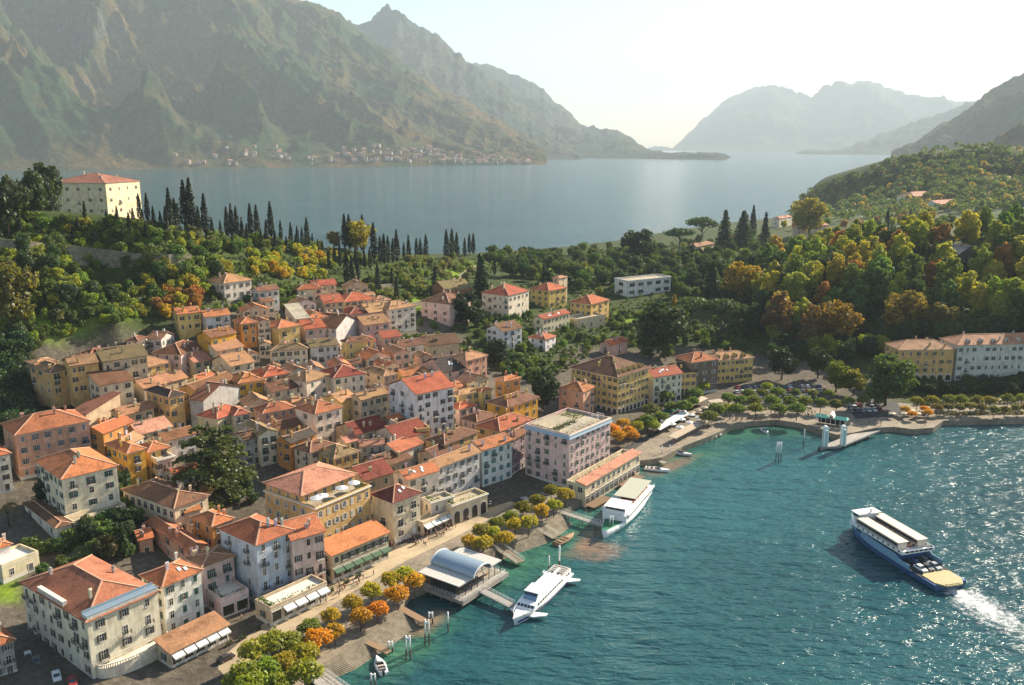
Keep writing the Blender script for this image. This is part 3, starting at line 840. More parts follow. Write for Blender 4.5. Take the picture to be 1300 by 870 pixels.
def_tree('broadleaf_tree', [mk_broad(101 + i) for i in range(5)])
def_tree('bushy_tree', [mk_broad(131 + i, 1100, .06, .06, .48, 10) for i in range(4)])
def_tree('tall_tree', [mk_tall(151 + i) for i in range(5)])
def_tree('cypress_tree', [mk_cypress(171 + i) for i in range(4)])
def_tree('conifer_tree', [mk_conifer(181 + i) for i in range(3)])
def_tree('umbrella_pine', [mk_umbrella(191 + i) for i in range(3)])
def_tree('plane_tree', [mk_plane(201 + i) for i in range(5)])
def_tree('cedar_tree', [mk_cedar(211)])
def_tree('palm_tree', [mk_palm(221)])

GREEN = [(0.095, 0.162, 0.027), (0.074, 0.135, 0.027), (0.135, 0.196, 0.034), (0.115, 0.149, 0.038)]
DGREEN = [(0.045, 0.09, 0.033), (0.057, 0.105, 0.036), (0.041, 0.078, 0.03)]
OLIVE = [(0.169, 0.215, 0.078), (0.143, 0.189, 0.065), (0.195, 0.234, 0.072)]
YELLOW = [(.40,.36,.025), (.36,.36,.03), (.46,.37,.022)]
LIME = [(0.3, 0.35, 0.027), (0.35, 0.362, 0.031), (0.25, 0.312, 0.027)]
ORANGE = [(.60,.26,.015), (.64,.31,.018), (.56,.29,.02)]
RUST = [(.36,.17,.045), (.32,.18,.055), (.40,.22,.06)]
CYP = [(.013,.026,.012), (.017,.031,.014)]
LIGHT = [(0.182, 0.26, 0.039), (0.208, 0.273, 0.046)]

tr = random.Random(11)
def tree(kind, p, h, col, label, group=None, wide=1.0):
    t_, c_ = tr.choice(TREES[kind])
    nm = kind
    if kind == 'bushy_tree':
        nm = 'olive_tree' if 'olive tree' in label else 'autumn_tree' if ('autumn' in label or 'rust' in label or 'yellow' in label) else 'garden_tree' if 'garden' in label else 'bush' if 'bush' in label else 'park_tree' if 'ridge path' in label else 'hillside_tree'
    elif kind == 'broadleaf_tree':
        nm = 'woodland_tree' if ('wood' in label or 'grand' in label) else 'park_tree' if ('park' in label or 'shore' in label) else kind
    o = empty(nm, p, tr.uniform(0, 6.28)); tag(o, label, 'tree', group)
    sc = (h * wide, h * wide, h)
    link('trunk', t_, o, scale=sc)
    c = tr.choice(col) if isinstance(col, list) else col
    link('crown', c_, o, scale=sc, color=tuple(x * tr.uniform(.85, 1.15) for x in c))
    return o

def tree_px(kind, px, base, top, col, label, group=None, wide=1.0, sink=0.0):
    """a tree whose foot and top the photograph shows at these heights"""
    g = ground(px, base)
    while px < 640 and g.xy.length > 480 + px * .55 and base < 345:      # keep on the near side of the crest
        base += 1.5; g = ground(px, base)
    dx, dy, dz = ray(px, top)
    s = sqrt(g.x ** 2 + g.y ** 2) / sqrt(dx * dx + dy * dy)
    h_ = max(1.5, CAM_H + dz * s - g.z)
    return tree(kind, (g.x, g.y, g.z - sink), h_, col, label, group, wide)

TP = []
def free(x, y, r, gap=1.0):
    for (cx, cy, a, hw, hl, _) in FOOT:
        dx, dy = x - cx, y - cy
        u = dx * cos(a) + dy * sin(a); v = -dx * sin(a) + dy * cos(a)
        if abs(u) < hw + r * .45 and abs(v) < hl + r * .45: return False
    for (qx, qy, qr) in TP:
        if (x - qx) ** 2 + (y - qy) ** 2 < ((r + qr) * gap) ** 2: return False
    return True

def hides_house(x, y, z, h):
    """does a tree here stand in front of a house front?"""
    px, py = px_of(x, y, z + h * .6)
    for (cx, cy, a, hw, hl, zt) in FOOT:
        if cy < y + 2: continue
        hx, hy = px_of(cx, cy, zt - 5)
        k = ppm(cx, cy, zt)
        if abs(px - hx) < (hw + hl) * .5 * k and abs(py - hy) < 5 * k + h * .3 * k and (cy - y) < 45: return True
    return False

def scatter(n, poly, kinds, group, gap=.8, avoid=True, sink=.3, front=True):
    xs = [p[0] for p in poly]; ys = [p[1] for p in poly]; P_ = np.array(poly, float)
    k = tries = 0
    while k < n and tries < n * 14:
        tries += 1
        px, py = tr.uniform(min(xs), max(xs)), tr.uniform(min(ys), max(ys))
        if not inside(np.array([px]), np.array([py]), P_)[0]: continue
        g = ground(px, py)
        if g.z < 1.0: continue
        wts = [q[0] for q in kinds]
        _, kind, hr, wr, cols, label = tr.choices(kinds, wts)[0]
        h_ = tr.uniform(*hr); wd = tr.uniform(*wr)
        r_ = h_ * .36 * wd if kind != 'cypress_tree' else h_ * .09
        if avoid and not free(g.x, g.y, r_, gap): continue
        if front and hides_house(g.x, g.y, g.z, h_): continue
        tree(kind, (g.x, g.y, g.z - sink), h_, cols, label, group, wd)
        TP.append((g.x, g.y, r_)); k += 1
    return k
def clump(n, bx, seed, size=.22):
    r = np.random.default_rng(seed)
    p = np.concatenate([np.stack([r.uniform(a0, a1, n), r.uniform(b0, b1, n), z0 + (z1 - z0) * r.random(n) ** 1.5], 1) for a0, a1, b0, b1, z0, z1 in bx])
    return leaves_mesh('plants', p, np.tile([0, 0, 1.0], (len(p), 1)), size, seed)

# ------------------------------------------------------------------ houses
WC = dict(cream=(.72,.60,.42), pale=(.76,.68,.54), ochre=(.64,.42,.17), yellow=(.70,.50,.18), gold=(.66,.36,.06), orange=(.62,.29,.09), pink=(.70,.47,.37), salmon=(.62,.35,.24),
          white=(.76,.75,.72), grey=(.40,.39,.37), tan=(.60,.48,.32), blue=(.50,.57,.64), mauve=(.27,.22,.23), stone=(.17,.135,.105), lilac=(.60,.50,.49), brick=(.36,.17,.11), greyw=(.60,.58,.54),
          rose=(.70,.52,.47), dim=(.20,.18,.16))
RC = {'or': (.54,.185,.075), 'rd': (.46,.12,.055), 'tn': (.46,.25,.13), 'br': (.22,.10,.055), 'dk': (.075,.055,.045), 'sal': (.58,.26,.17), 'ol': (.25,.175,.085), 'mr': (.24,.05,.03), 'pl': (.5,.42,.33), 'gr': (.30,.31,.31)}
SHUT = [(.05,.12,.09), (.10,.07,.045), (.16,.16,.15), (.06,.10,.075), (.12,.09,.06)]
FOOT = []          # footprints, so that trees keep off the houses
_mc = {}

def win_mesh(w, h, kind):
    """window facing -y, origin at the middle of its foot"""
    k = ('w', round(w, 2), round(h, 2), kind)
    if k in _mc: return _mc[k]
    b = MB(); f = 0.09
    b.box(-w/2 - f, -w/2, -0.07, 0, 0, h, 0); b.box(w/2, w/2 + f, -0.07, 0, 0, h, 0)
    b.box(-w/2 - f, w/2 + f, -0.075, 0, h, h + f, 0)
    b.box(-w/2 - 0.14, w/2 + 0.14, -0.16, 0, -0.10, 0, 0)
    b.poly([(-w/2, -0.025, 0), (w/2, -0.025, 0), (w/2, -0.025, h), (-w/2, -0.025, h)], 1)
    b.box(-0.03, 0.03, -0.05, -0.026, 0.001, h - .001, 2); b.box(-w/2, w/2, -0.046, -0.027, h * .62, h * .62 + .05, 2)
    if kind == 'shut1':                       # shutters joined on: far houses
        for s in (-1, 1): b.box(s * (w/2 + .02) if s > 0 else -(w/2 + .02) - w/2, (w/2 + .02) + w/2 if s > 0 else -(w/2 + .02), -0.12, -0.078, 0, h, 3)
    if kind == 'closed1':
        b.box(-w/2 + .01, w/2 - .01, -0.11, -0.055, 0.002, h - .002, 3)
    _mc[k] = b.mesh('window', [M['trim'], M['glass'], M['white'], M['tintw']]); return _mc[k]

def shutter_mesh(w, h):
    k = ('s', round(w, 2), round(h, 2))
    if k in _mc: return _mc[k]
    b = MB(); b.box(-w/2, w/2, -0.045, 0, 0, h, 0)
    for i in range(int(h / 0.22)): b.box(-w/2 + .05, w/2 - .05, -0.065, -0.045, .06 + i * .22, .06 + i * .22 + .11, 0)
    _mc[k] = b.mesh('shutter', M['tintw']); return _mc[k]

def balcony_mesh(w):
    k = ('b', round(w, 1))
    if k in _mc: return _mc[k]
    b = MB(); d = 0.95
    b.box(-w/2, w/2, -d, 0, -0.14, 0, 0)
    for s in (-1, 1): b.box(s * (w/2 - .3) - .09, s * (w/2 - .3) + .09, -0.6, 0, -0.42, -0.142, 0)
    b.bar((-w/2 + .04, -d + .04, 1.0), (w/2 - .04, -d + .04, 1.0), .06, .05, 1)
    for s in (-1, 1): b.bar((s * (w/2 - .04), -d + .04, 1.0), (s * (w/2 - .04), 0, 1.0), .06, .05, 1)
    n = int(w / .16)
    for i in range(n + 1):
        x = -w/2 + .04 + (w - .08) * i / n
        b.box(x - .016, x + .016, -d + .024, -d + .056, 0, 1.0, 1, False)
    for s in (-1, 1):
        for i in range(1, 6): b.box(s * (w/2 - .04) - .016, s * (w/2 - .04) + .016, -d + i * .15, -d + i * .15 + .032, 0, 1, 1, False)
    _mc[k] = b.mesh('balcony', [M['trim'], M['iron']]); return _mc[k]

def door_mesh(w, h):
    k = ('d', round(w, 2), round(h, 2))
    if k in _mc: return _mc[k]
    b = MB()
    b.box(-w/2 - .16, -w/2, -0.10, 0, 0, h + .16, 0); b.box(w/2, w/2 + .16, -0.10, 0, 0, h + .16, 0); b.box(-w/2, w/2, -0.10, 0, h, h + .16, 0)
    b.box(-w/2, w/2, -0.05, 0, 0, h - .001, 1); b.box(-.02, .02, -0.07, -0.05, 0, h - .002, 1)
    for s in (-1, 1):
        for z0, z1 in ((.2, h * .42), (h * .48, h * .92)): b.box(s * w/4 - w * .17, s * w/4 + w * .17, -0.075, -0.05, z0, z1, 1)
    _mc[k] = b.mesh('door', [M['trim'], M['tintw']]); return _mc[k]

def shop_mesh(w, h, arch):
    k = ('shop', round(w, 1), round(h, 1), arch)
    if k in _mc: return _mc[k]
    b = MB()
    if arch:
        r = w / 2; n = 12; z1 = h - r
        prof = [(-r, 0), (r, 0)] + [(r * cos(pi * i / n), z1 + r * sin(pi * i / n)) for i in range(n + 1)]
        b.poly([(x, -0.03, z) for x, z in prof], 1)
        for i in range(n):
            a0, a1 = pi * i / n, pi * (i + 1) / n
            q = [(rr * cos(a), z1 + rr * sin(a)) for rr, a in ((r, a0), (r + .28, a0), (r + .28, a1), (r, a1))]
            b.poly([(x, -0.14, z) for x, z in q], 0); b.poly([(q[1][0], -.14, q[1][1]), (q[1][0], 0, q[1][1]), (q[2][0], 0, q[2][1]), (q[2][0], -.14, q[2][1])], 0)
            b.poly([(q[0][0], -.14, q[0][1]), (q[0][0], -.03, q[0][1]), (q[3][0], -.03, q[3][1]), (q[3][0], -.14, q[3][1])], 0)
        for s in (-1, 1): b.box(min(s * r, s * (r + .28)), max(s * r, s * (r + .28)), -.14, 0, 0, z1, 0)
        b.box(-.04, .04, -.07, -.031, 0, z1, 2); b.box(-r, r, -.07, -.031, z1 - .1, z1, 2)
    else:
        b.box(-w/2 - .14, -w/2, -.12, 0, 0, h, 0); b.box(w/2, w/2 + .14, -.12, 0, 0, h, 0); b.box(-w/2 - .14, w/2 + .14, -.14, 0, h, h + .3, 0)
        b.poly([(-w/2, -.03, 0), (w/2, -.03, 0), (w/2, -.03, h), (-w/2, -.03, h)], 1)
        for i in range(1, 3): b.box(-w/2 + w * i / 3 - .03, -w/2 + w * i / 3 + .03, -.07, -.031, 0, h - .001, 2)
        b.box(-w/2, w/2, -.074, -.032, h * .72, h * .72 + .08, 2)
    _mc[k] = b.mesh('shop_window', [M['trim'], M['glass'], M['tintw']]); return _mc[k]

def awning_mesh(w, d=1.6):
    k = ('aw', round(w, 1), d)
    if k in _mc: return _mc[k]
    b = MB(); n = max(2, int(w / .5))
    for i in range(n):
        x0, x1 = -w/2 + w * i / n, -w/2 + w * (i + 1) / n
        b.poly([(x0, 0, 0), (x0, -d, -d * .42), (x1, -d, -d * .42), (x1, 0, 0)], 0)
        b.poly([(x0, -d, -d * .42), (x0, -d, -d * .42 - .28), (x1, -d, -d * .42 - .28), (x1, -d, -d * .42)], 0)
    b.poly([(-w/2, 0, -.05), (w/2, 0, -.05), (w/2, -d, -d * .42 - .05), (-w/2, -d, -d * .42 - .05)], 0)
    b.bar((-w/2, -d, -d * .42), (w/2, -d, -d * .42), .05, .05, 1)
    _mc[k] = b.mesh('awning', [M['cloth'], M['iron']]); return _mc[k]

def chimney_mesh(v):
    k = ('ch', v)
    if k in _mc: return _mc[k]
    b = MB(); w, d, h = ((.7, .5, 1.5), (.95, .55, 1.2), (.55, .55, 1.9))[v]
    b.box(-w/2, w/2, -d/2, d/2, -.8, h, 0); b.box(-w/2 - .08, w/2 + .08, -d/2 - .08, d/2 + .08, h, h + .1, 1)
    for s in (-1, 1): b.box(s * (w/2 - .08) - .07, s * (w/2 - .08) + .07, -d/2 + .02, d/2 - .02, h + .1, h + .36, 0)
    b.poly([(-w/2 - .12, -d/2 - .12, h + .36), (w/2 + .12, -d/2 - .12, h + .36), (w/2 + .12, 0, h + .62), (-w/2 - .12, 0, h + .62)], 2)
    b.poly([(w/2 + .12, d/2 + .12, h + .36), (-w/2 - .12, d/2 + .12, h + .36), (-w/2 - .12, 0, h + .62), (w/2 + .12, 0, h + .62)], 2)
    _mc[k] = b.mesh('chimney', [M['wall'], M['trim'], M['roof']]); return _mc[k]

def skylight_mesh():
    if 'sky' in _mc: return _mc['sky']
    b = MB(); b.box(-.45, .45, -.65, .65, -.1, .12, 0); b.poly([(-.36, -.56, .125), (.36, -.56, .125), (.36, .56, .125), (-.36, .56, .125)], 1)
    _mc['sky'] = b.mesh('skylight', [M['metal'], M['white']]); return _mc['sky']

def dormer_mesh():
    if 'dor' in _mc: return _mc['dor']
    b = MB(); w = .75; h = 1.35
    b.box(-w, w, -.0, 1.9, -.9, h, 0)
    b.poly([(-w, -.001, h), (w, -.001, h), (0, -.001, h + .5)], 0)
    for s in (-1, 1):
        q = [(s * (w + .15), -.25, h - .08), (0, -.25, h + .56), (0, 2.6, h + .56), (s * (w + .15), 2.6, h - .08)]
        b.poly(q if s > 0 else q[::-1], 1)
    b.poly([(-.42, -.03, 0.05), (.42, -.03, 0.05), (.42, -.03, 1.15), (-.42, -.03, 1.15)], 2)
    b.box(-.5, -.42, -.06, 0, 0, 1.2, 3); b.box(.42, .5, -.06, 0, 0, 1.2, 3); b.box(-.5, .5, -.06, 0, 1.15, 1.22, 3)
    _mc['dor'] = b.mesh('dormer', [M['wall'], M['roof'], M['glass'], M['trim']]); return _mc['dor']

def roof_geometry(kind, a, b_, pitch):
    """roof over the rectangle (-a..a, -b..b); returns faces and ridge lines, eave at z = 0"""
    F = []; L = []
    if kind == 'hip':
        m = min(a, b_); h = m * pitch
        if a >= b_: r0, r1 = Vector((-(a - m), 0, h)), Vector((a - m, 0, h))
        else: r0, r1 = Vector((0, -(b_ - m), h)), Vector((0, b_ - m, h))
        c = [Vector((-a, -b_, 0)), Vector((a, -b_, 0)), Vector((a, b_, 0)), Vector((-a, b_, 0))]
        if a >= b_:
            F = [[c[0], c[1], r1, r0], [c[1], c[2], r1], [c[2], c[3], r0, r1], [c[3], c[0], r0]]
            L = [(r0, r1), (c[0], r0), (c[3], r0), (c[1], r1), (c[2], r1)]
        else:
            F = [[c[0], c[1], r0], [c[1], c[2], r1, r0], [c[2], c[3], r1], [c[3], c[0], r0, r1]]
            L = [(r0, r1), (c[0], r0), (c[1], r0), (c[2], r1), (c[3], r1)]
        if (r1 - r0).length < 0.05: L = L[1:]
    elif kind == 'gx':
        h = b_ * pitch
        F = [[Vector((-a, -b_, 0)), Vector((a, -b_, 0)), Vector((a, 0, h)), Vector((-a, 0, h))], [Vector((a, b_, 0)), Vector((-a, b_, 0)), Vector((-a, 0, h)), Vector((a, 0, h))]]
        L = [(Vector((-a, 0, h)), Vector((a, 0, h)))]
    elif kind == 'gy':
        h = a * pitch
        F = [[Vector((a, -b_, 0)), Vector((a, b_, 0)), Vector((0, b_, h)), Vector((0, -b_, h))], [Vector((-a, b_, 0)), Vector((-a, -b_, 0)), Vector((0, -b_, h)), Vector((0, b_, h))]]
        L = [(Vector((0, -b_, h)), Vector((0, b_, h)))]
    elif kind == 'shedx':                      # falls towards -y
        h = 2 * b_ * pitch * .75
        F = [[Vector((-a, -b_, 0)), Vector((a, -b_, 0)), Vector((a, b_, h)), Vector((-a, b_, h))]]
    elif kind == 'shedy':                      # falls towards -x
        h = 2 * a * pitch * .75
        F = [[Vector((-a, b_, 0)), Vector((-a, -b_, 0)), Vector((a, -b_, h)), Vector((a, b_, h))]]
    return F, L

def roof_z(kind, a, b_, pitch, x, y):
    if kind == 'hip': return pitch * max(0, min(a - abs(x), b_ - abs(y)))
    if kind == 'gx': return pitch * (b_ - abs(y))
    if kind == 'gy': return pitch * (a - abs(x))
    if kind == 'shedx': return pitch * .75 * (y + b_)
    if kind == 'shedy': return pitch * .75 * (x + a)
    return 0

def rect_from(L, Nn, R, h, gz=None):
    c = at(*Nn, 15)
    zg = H1(c.x, c.y) if gz is None else gz
    for _ in range(8):
        ze = zg + h
        l, n, r = at(*L, ze), at(*Nn, ze), at(*R, ze)
        c = n + (r - n) / 2 + (l - n) / 2
        if gz is None:
            q = [n.lerp(c, .5), c]
            z2 = max(0.5, min(H1(p.x, p.y) for p in q))
            zg = 0.5 * zg + 0.5 * z2
    u, v = (r - n), (l - n)
    lu, lv = u.length, v.length
    au, av = atan2(u.y, u.x), atan2(v.y, v.x)
    e = (av - au - pi / 2 + pi) % (2 * pi) - pi
    ang = au + e * lv * lv / (lu * lu + lv * lv)
    lu = lu * max(.5, cos(e * lv * lv / (lu * lu + lv * lv))); lv = lv * max(.5, cos(e * lu * lu / (lu * lu + lv * lv)))
    lu = max(4.0, min(lu, 80)); lv = max(4.5, min(lv, 45))
    ux = Vector((cos(ang), sin(ang), 0)); vy = Vector((-sin(ang), cos(ang), 0))
    ctr = n + ux * (lu / 2) + vy * (lv / 2)
    return ctr, ang, lu, lv, zg, e

HOUSES = {}
def house(label, L, Nn, R, h, roof='hip', rc='tn', wc='cream', floors=3, nL=3, nR=3, name='town_house', cat='house', pitch=.44, shut='mix', balc=.15, ground='door', gz=None,
          chim=None, sky=0, dorm=0, over=.55, cornice=True, winw=1.0, arch=False, depth=None, blank='', plants=False, aw=None, group=None, wscale=1.0, upper=None, place=None, seed=0):
    rs = random.Random(hash_s(label) + seed)
    if place: ctr, ang, lu, lv, zg = place; e = 0
    else: ctr, ang, lu, lv, zg, e = rect_from(L, Nn, R, h, gz)
    if depth:                                   # the depth of the plan where the photo shows one face only
        ux = Vector((cos(ang), sin(ang), 0)); vy = Vector((-sin(ang), cos(ang), 0))
        nn = ctr - ux * lu / 2 - vy * lv / 2
        lv = depth; ctr = nn + ux * lu / 2 + vy * lv / 2
    HOUSES[label] = (ctr.copy(), ang, lu, lv, zg, h, e)
    root = empty(name, (ctr.x, ctr.y, zg), ang)
    tag(root, label, cat, group)
    FOOT.append((ctr.x, ctr.y, ang, lu / 2, lv / 2, zg + h))
    near = ctr.length < 265
    flat = roof == 'flat'
    ov = 0.12 if flat else over
    a, b_ = lu / 2, lv / 2                     # eave outline
    wx, wy = a - ov, b_ - ov                   # wall outline
    wcol = WC[wc] if isinstance(wc, str) else wc
    jit = [rs.uniform(.93, 1.07) for _ in range(3)]
    wcol = tuple(min(.8, c * j * .5 + c * .5) for c, j in zip(wcol, jit))
    # walls
    mb = MB()
    def gable_h(s): return s * pitch
    base = -5.0
    top = h + (0.9 if flat else -0.02)
    cs = [(-wx, -wy), (wx, -wy), (wx, wy), (-wx, wy)]
    for i in range(4):
        p, q = cs[i], cs[(i + 1) % 4]
        mb.poly([(p[0], p[1], base), (q[0], q[1], base), (q[0], q[1], top), (p[0], p[1], top)], 0)
    if flat:
        th = .35
        ci = [(-wx + th, -wy + th), (wx - th, -wy + th), (wx - th, wy - th), (-wx + th, wy - th)]
        for i in range(4):
            j = (i + 1) % 4
            mb.poly([(*cs[i], top), (*cs[j], top), (*ci[j], top), (*ci[i], top)], 0)
            mb.poly([(*ci[j], h - .1), (*ci[i], h - .1), (*ci[i], top), (*ci[j], top)], 0)
    elif roof in ('gx', 'gy', 'shedx', 'shedy'):
        if roof == 'gx':
            for s in (-1, 1): mb.poly([(s * wx, -wy, top), (s * wx, wy, top), (s * wx, 0, top + wy * pitch)], 0)
        elif roof == 'gy':
            for s in (-1, 1): mb.poly([(-wx, s * wy, top), (wx, s * wy, top), (0, s * wy, top + wx * pitch)], 0)
        elif roof == 'shedx':
            for s in (-1, 1): mb.poly([(s * wx, -wy, top), (s * wx, wy, top), (s * wx, wy, top + 2 * wy * pitch * .75)], 0)
            mb.poly([(-wx, wy, top), (wx, wy, top), (wx, wy, top + 2 * wy * pitch * .75), (-wx, wy, top + 2 * wy * pitch * .75)], 0)
        else:
            for s in (-1, 1): mb.poly([(-wx, s * wy, top), (wx, s * wy, top), (wx, s * wy, top + 2 * wx * pitch * .75)], 0)
            mb.poly([(wx, -wy, top), (wx, wy, top), (wx, wy, top + 2 * wx * pitch * .75), (wx, -wy, top + 2 * wx * pitch * .75)], 0)
    if near or floors >= 4:                     # plinth and string course
        mb.box(-wx - .06, wx + .06, -wy - .06, wy + .06, base + .01, .75, 1)
        zf = h / floors
        mb.box(-wx - .05, wx + .05, -wy - .05, wy + .05, zf - .06, zf + .12, 1)
    mb.build('wall', [M['wall'], M['trim']], root, color=wcol)
    rcol = RC[rc] if isinstance(rc, str) else rc
    kd = rs.uniform(.72, 1.12); rcol = tuple(c * kd * rs.uniform(.93, 1.07) + .012 * rs.random() for c in rcol)
    # roof
    if flat:
        mb = MB(); mb.box(-wx + .36, wx - .36, -wy + .36, wy - .36, h - .4, h - .05, 0)
        ro = mb.build('roof', [M['gravel']], root)
        if cornice:
            mb = MB()
            for (x0, x1, y0, y1) in ((-wx - .4, wx + .4, -wy - .4, -wy), (-wx - .4, wx + .4, wy, wy + .4), (-wx - .4, -wx, -wy, wy), (wx, wx + .4, -wy, wy)):
                mb.box(x0, x1, y0, y1, h + .25, h + .6, 0)
            mb.build('cornice', M['trim'], root)
    else:
        F, Ls = roof_geometry(roof, a, b_, pitch)
        mb = MB(); dz = Vector((0, 0, .2))
        for f in F:
            mb.poly([p + dz for p in f], 0)
            mb.poly([p for p in f][::-1], 2)
        edges = [((-a, -b_), (a, -b_)), ((a, -b_), (a, b_)), ((a, b_), (-a, b_)), ((-a, b_), (-a, -b_))]
        seen = {}
        for f in F:
            for i in range(len(f)):
                p, q = f[i], f[(i + 1) % len(f)]
                k = tuple(sorted((tuple(round(c, 3) for c in p), tuple(round(c, 3) for c in q))))
                seen.setdefault(k, []).append((p, q))
        for k, l in seen.items():
            if len(l) == 1:
                p, q = l[0]; mb.poly([p, q, q + dz, p + dz], 0)
        for p, q in Ls: mb.bar(p + Vector((0, 0, .24)), q + Vector((0, 0, .24)), .36, .16, 1)
        ro = mb.build('roof', [M['roof'], M['ridge'], M['wood']], root, (0, 0, h), color=rcol)
        if cornice and roof == 'hip':
            mb = MB()
            for (x0, x1, y0, y1) in ((-wx - .25, wx + .25, -wy - .25, -wy), (-wx - .25, wx + .25, wy, wy + .25), (-wx - .25, -wx, -wy, wy), (wx, wx + .25, -wy, wy)):
                mb.box(x0, x1, y0, y1, h - .32, h - .01, 0)
            mb.build('cornice', M['trim'], root)
        nch = (chim + (1 if chim else 0)) if chim is not None else (1 + (lu * lv > 90) + (lu * lv > 260) + rs.randint(0, 2))
        for _ in range(nch):
            x, y = rs.uniform(-.72, .72) * a, rs.uniform(-.72, .72) * b_
            link('chimney', chimney_mesh(rs.randint(0, 2)), ro, (x, y, roof_z(roof, a, b_, pitch, x, y) + .1), 0 if rs.random() < .5 else pi / 2, color=tuple(c * rs.uniform(.7, 1) for c in wcol))
        for _ in range(sky if sky else (rs.randint(0, 2) if near else 0)):
            x, y = rs.uniform(-.5, .5) * a, -b_ * rs.uniform(.25, .6)
            if roof in ('hip', 'gx') and roof_z(roof, a, b_, pitch, x, y) > 0.5 and (roof == 'gx' or b_ - abs(y) < a - abs(x)):
                o = link('skylight', skylight_mesh(), ro, (x, y, roof_z(roof, a, b_, pitch, x, y) + .22)); o.rotation_euler = (atan(pitch), 0, 0)
        for i in range(dorm):
            x = -a + 2 * a * (i + 1) / (dorm + 1)
            y = -b_ + 1.6
            if roof_z(roof, a, b_, pitch, x, y) > .3: link('dormer', dormer_mesh(), ro, (x, y, roof_z(roof, a, b_, pitch, x, y) + .1), color=wcol)
    # openings on the two faces that look towards the water and the camera
    fh = h / floors
    shc = rs.choice(SHUT) if shut == 'mix' else shut
    for face, n, wd, off in (('R', nR, 2 * wx, wy), ('L', nL, 2 * wy, wx)):
        if n <= 0 or face in blank: continue
        rz = 0 if face == 'R' else -pi / 2
        def P(s, out, z):
            return (s, -off - out, z) if face == 'R' else (-off - out, -s, z)
        ww = min(winw, wd / n * .46) * wscale
        for k in range(floors):
            zb = k * fh
            if k == 0 and ground in ('shop', 'arch') and (face == 'R' or arch == 'both'):
                m_ = max(2, int(round(wd / 3.4))) if ground == 'shop' else max(2, n)
                w1 = wd / m_ * (.78 if ground == 'shop' else .66); h1 = min(fh * .86, 3.4) if ground == 'shop' else min(fh * .9, 4.2)
                for i in range(m_):
                    s = -wd/2 + wd * (i + .5) / m_
                    link('shop_window' if ground == 'shop' else 'arch', shop_mesh(round(w1, 1), round(h1, 1), ground == 'arch'), root, P(s, 0, 0.05), rz, color=shc)
                    if aw and rs.random() < .8: link('awning', awning_mesh(round(w1 + .4, 1)), root, P(s, .16, h1 + .25), rz, color=aw)
                continue
            hh = min(1.75, fh * .56) * wscale * (0.62 if (k == floors - 1 and floors >= 4 and fh < 3.1) else 1.0)
            for i in range(n):
                s = -wd/2 + wd * (i + .5) / n
                if k == 0 and ground == 'none': continue
                if k == 0 and ground == 'door' and i == n // 2 and face == 'R':
                    link('door', door_mesh(1.3, 2.4), root, P(s, 0, .02), rz, color=shc); continue
                if rs.random() < .05: continue
                tall = k > 0 and rs.random() < balc
                h1 = round(min(2.3, fh * .72) if tall else hh, 1)
                z0 = zb + (.12 if tall else fh * .30)
                r = rs.random()
                ww_ = round(ww, 1)
                if shut is None: kind = 'bare'
                else: kind = 'open' if r < .55 else ('closed' if r < .75 else 'bare')
                if near:
                    w_ = link('window', win_mesh(ww_, h1, 'bare'), root, P(s, 0, z0), rz)
                    if kind == 'open':
                        for sg in (-1, 1): link('shutter', shutter_mesh(round(ww_ / 2, 2), h1), w_, (sg * (ww_ / 2 + ww_ / 4 + .1), -.078, 0), 0, color=shc)
                    elif kind == 'closed':
                        for sg in (-1, 1): link('shutter', shutter_mesh(round(ww_ / 2 - .01, 2), h1 - .02), w_, (sg * ww_ / 4, -.055, .01), 0, color=shc)
                else:
                    w_ = link('window', win_mesh(ww_, h1, {'open': 'shut1', 'closed': 'closed1', 'bare': 'bare'}[kind]), root, P(s, 0, z0), rz, color=shc)
                if tall: link('balcony', balcony_mesh(round(min(ww_ + 1.1, wd / n * .96), 1)), root, P(s, 0, zb + .1), rz)
    if plants and flat:
        link('plants', clump(int(lu * 14), [(-wx + .5, wx - .5, -wy + .45, -wy + 1.3, h, h + 1.3), (-wx + .5, -wx + 1.6, -wy + .5, wy - .5, h, h + 1.5)], hash_s(label) % 999, .25), root, color=(.10, .16, .03))
    return root

def hash_s(s):
    h = 2166136261
    for c in s: h = ((h ^ ord(c)) * 16777619) & 0xffffffff
    return h

h = house
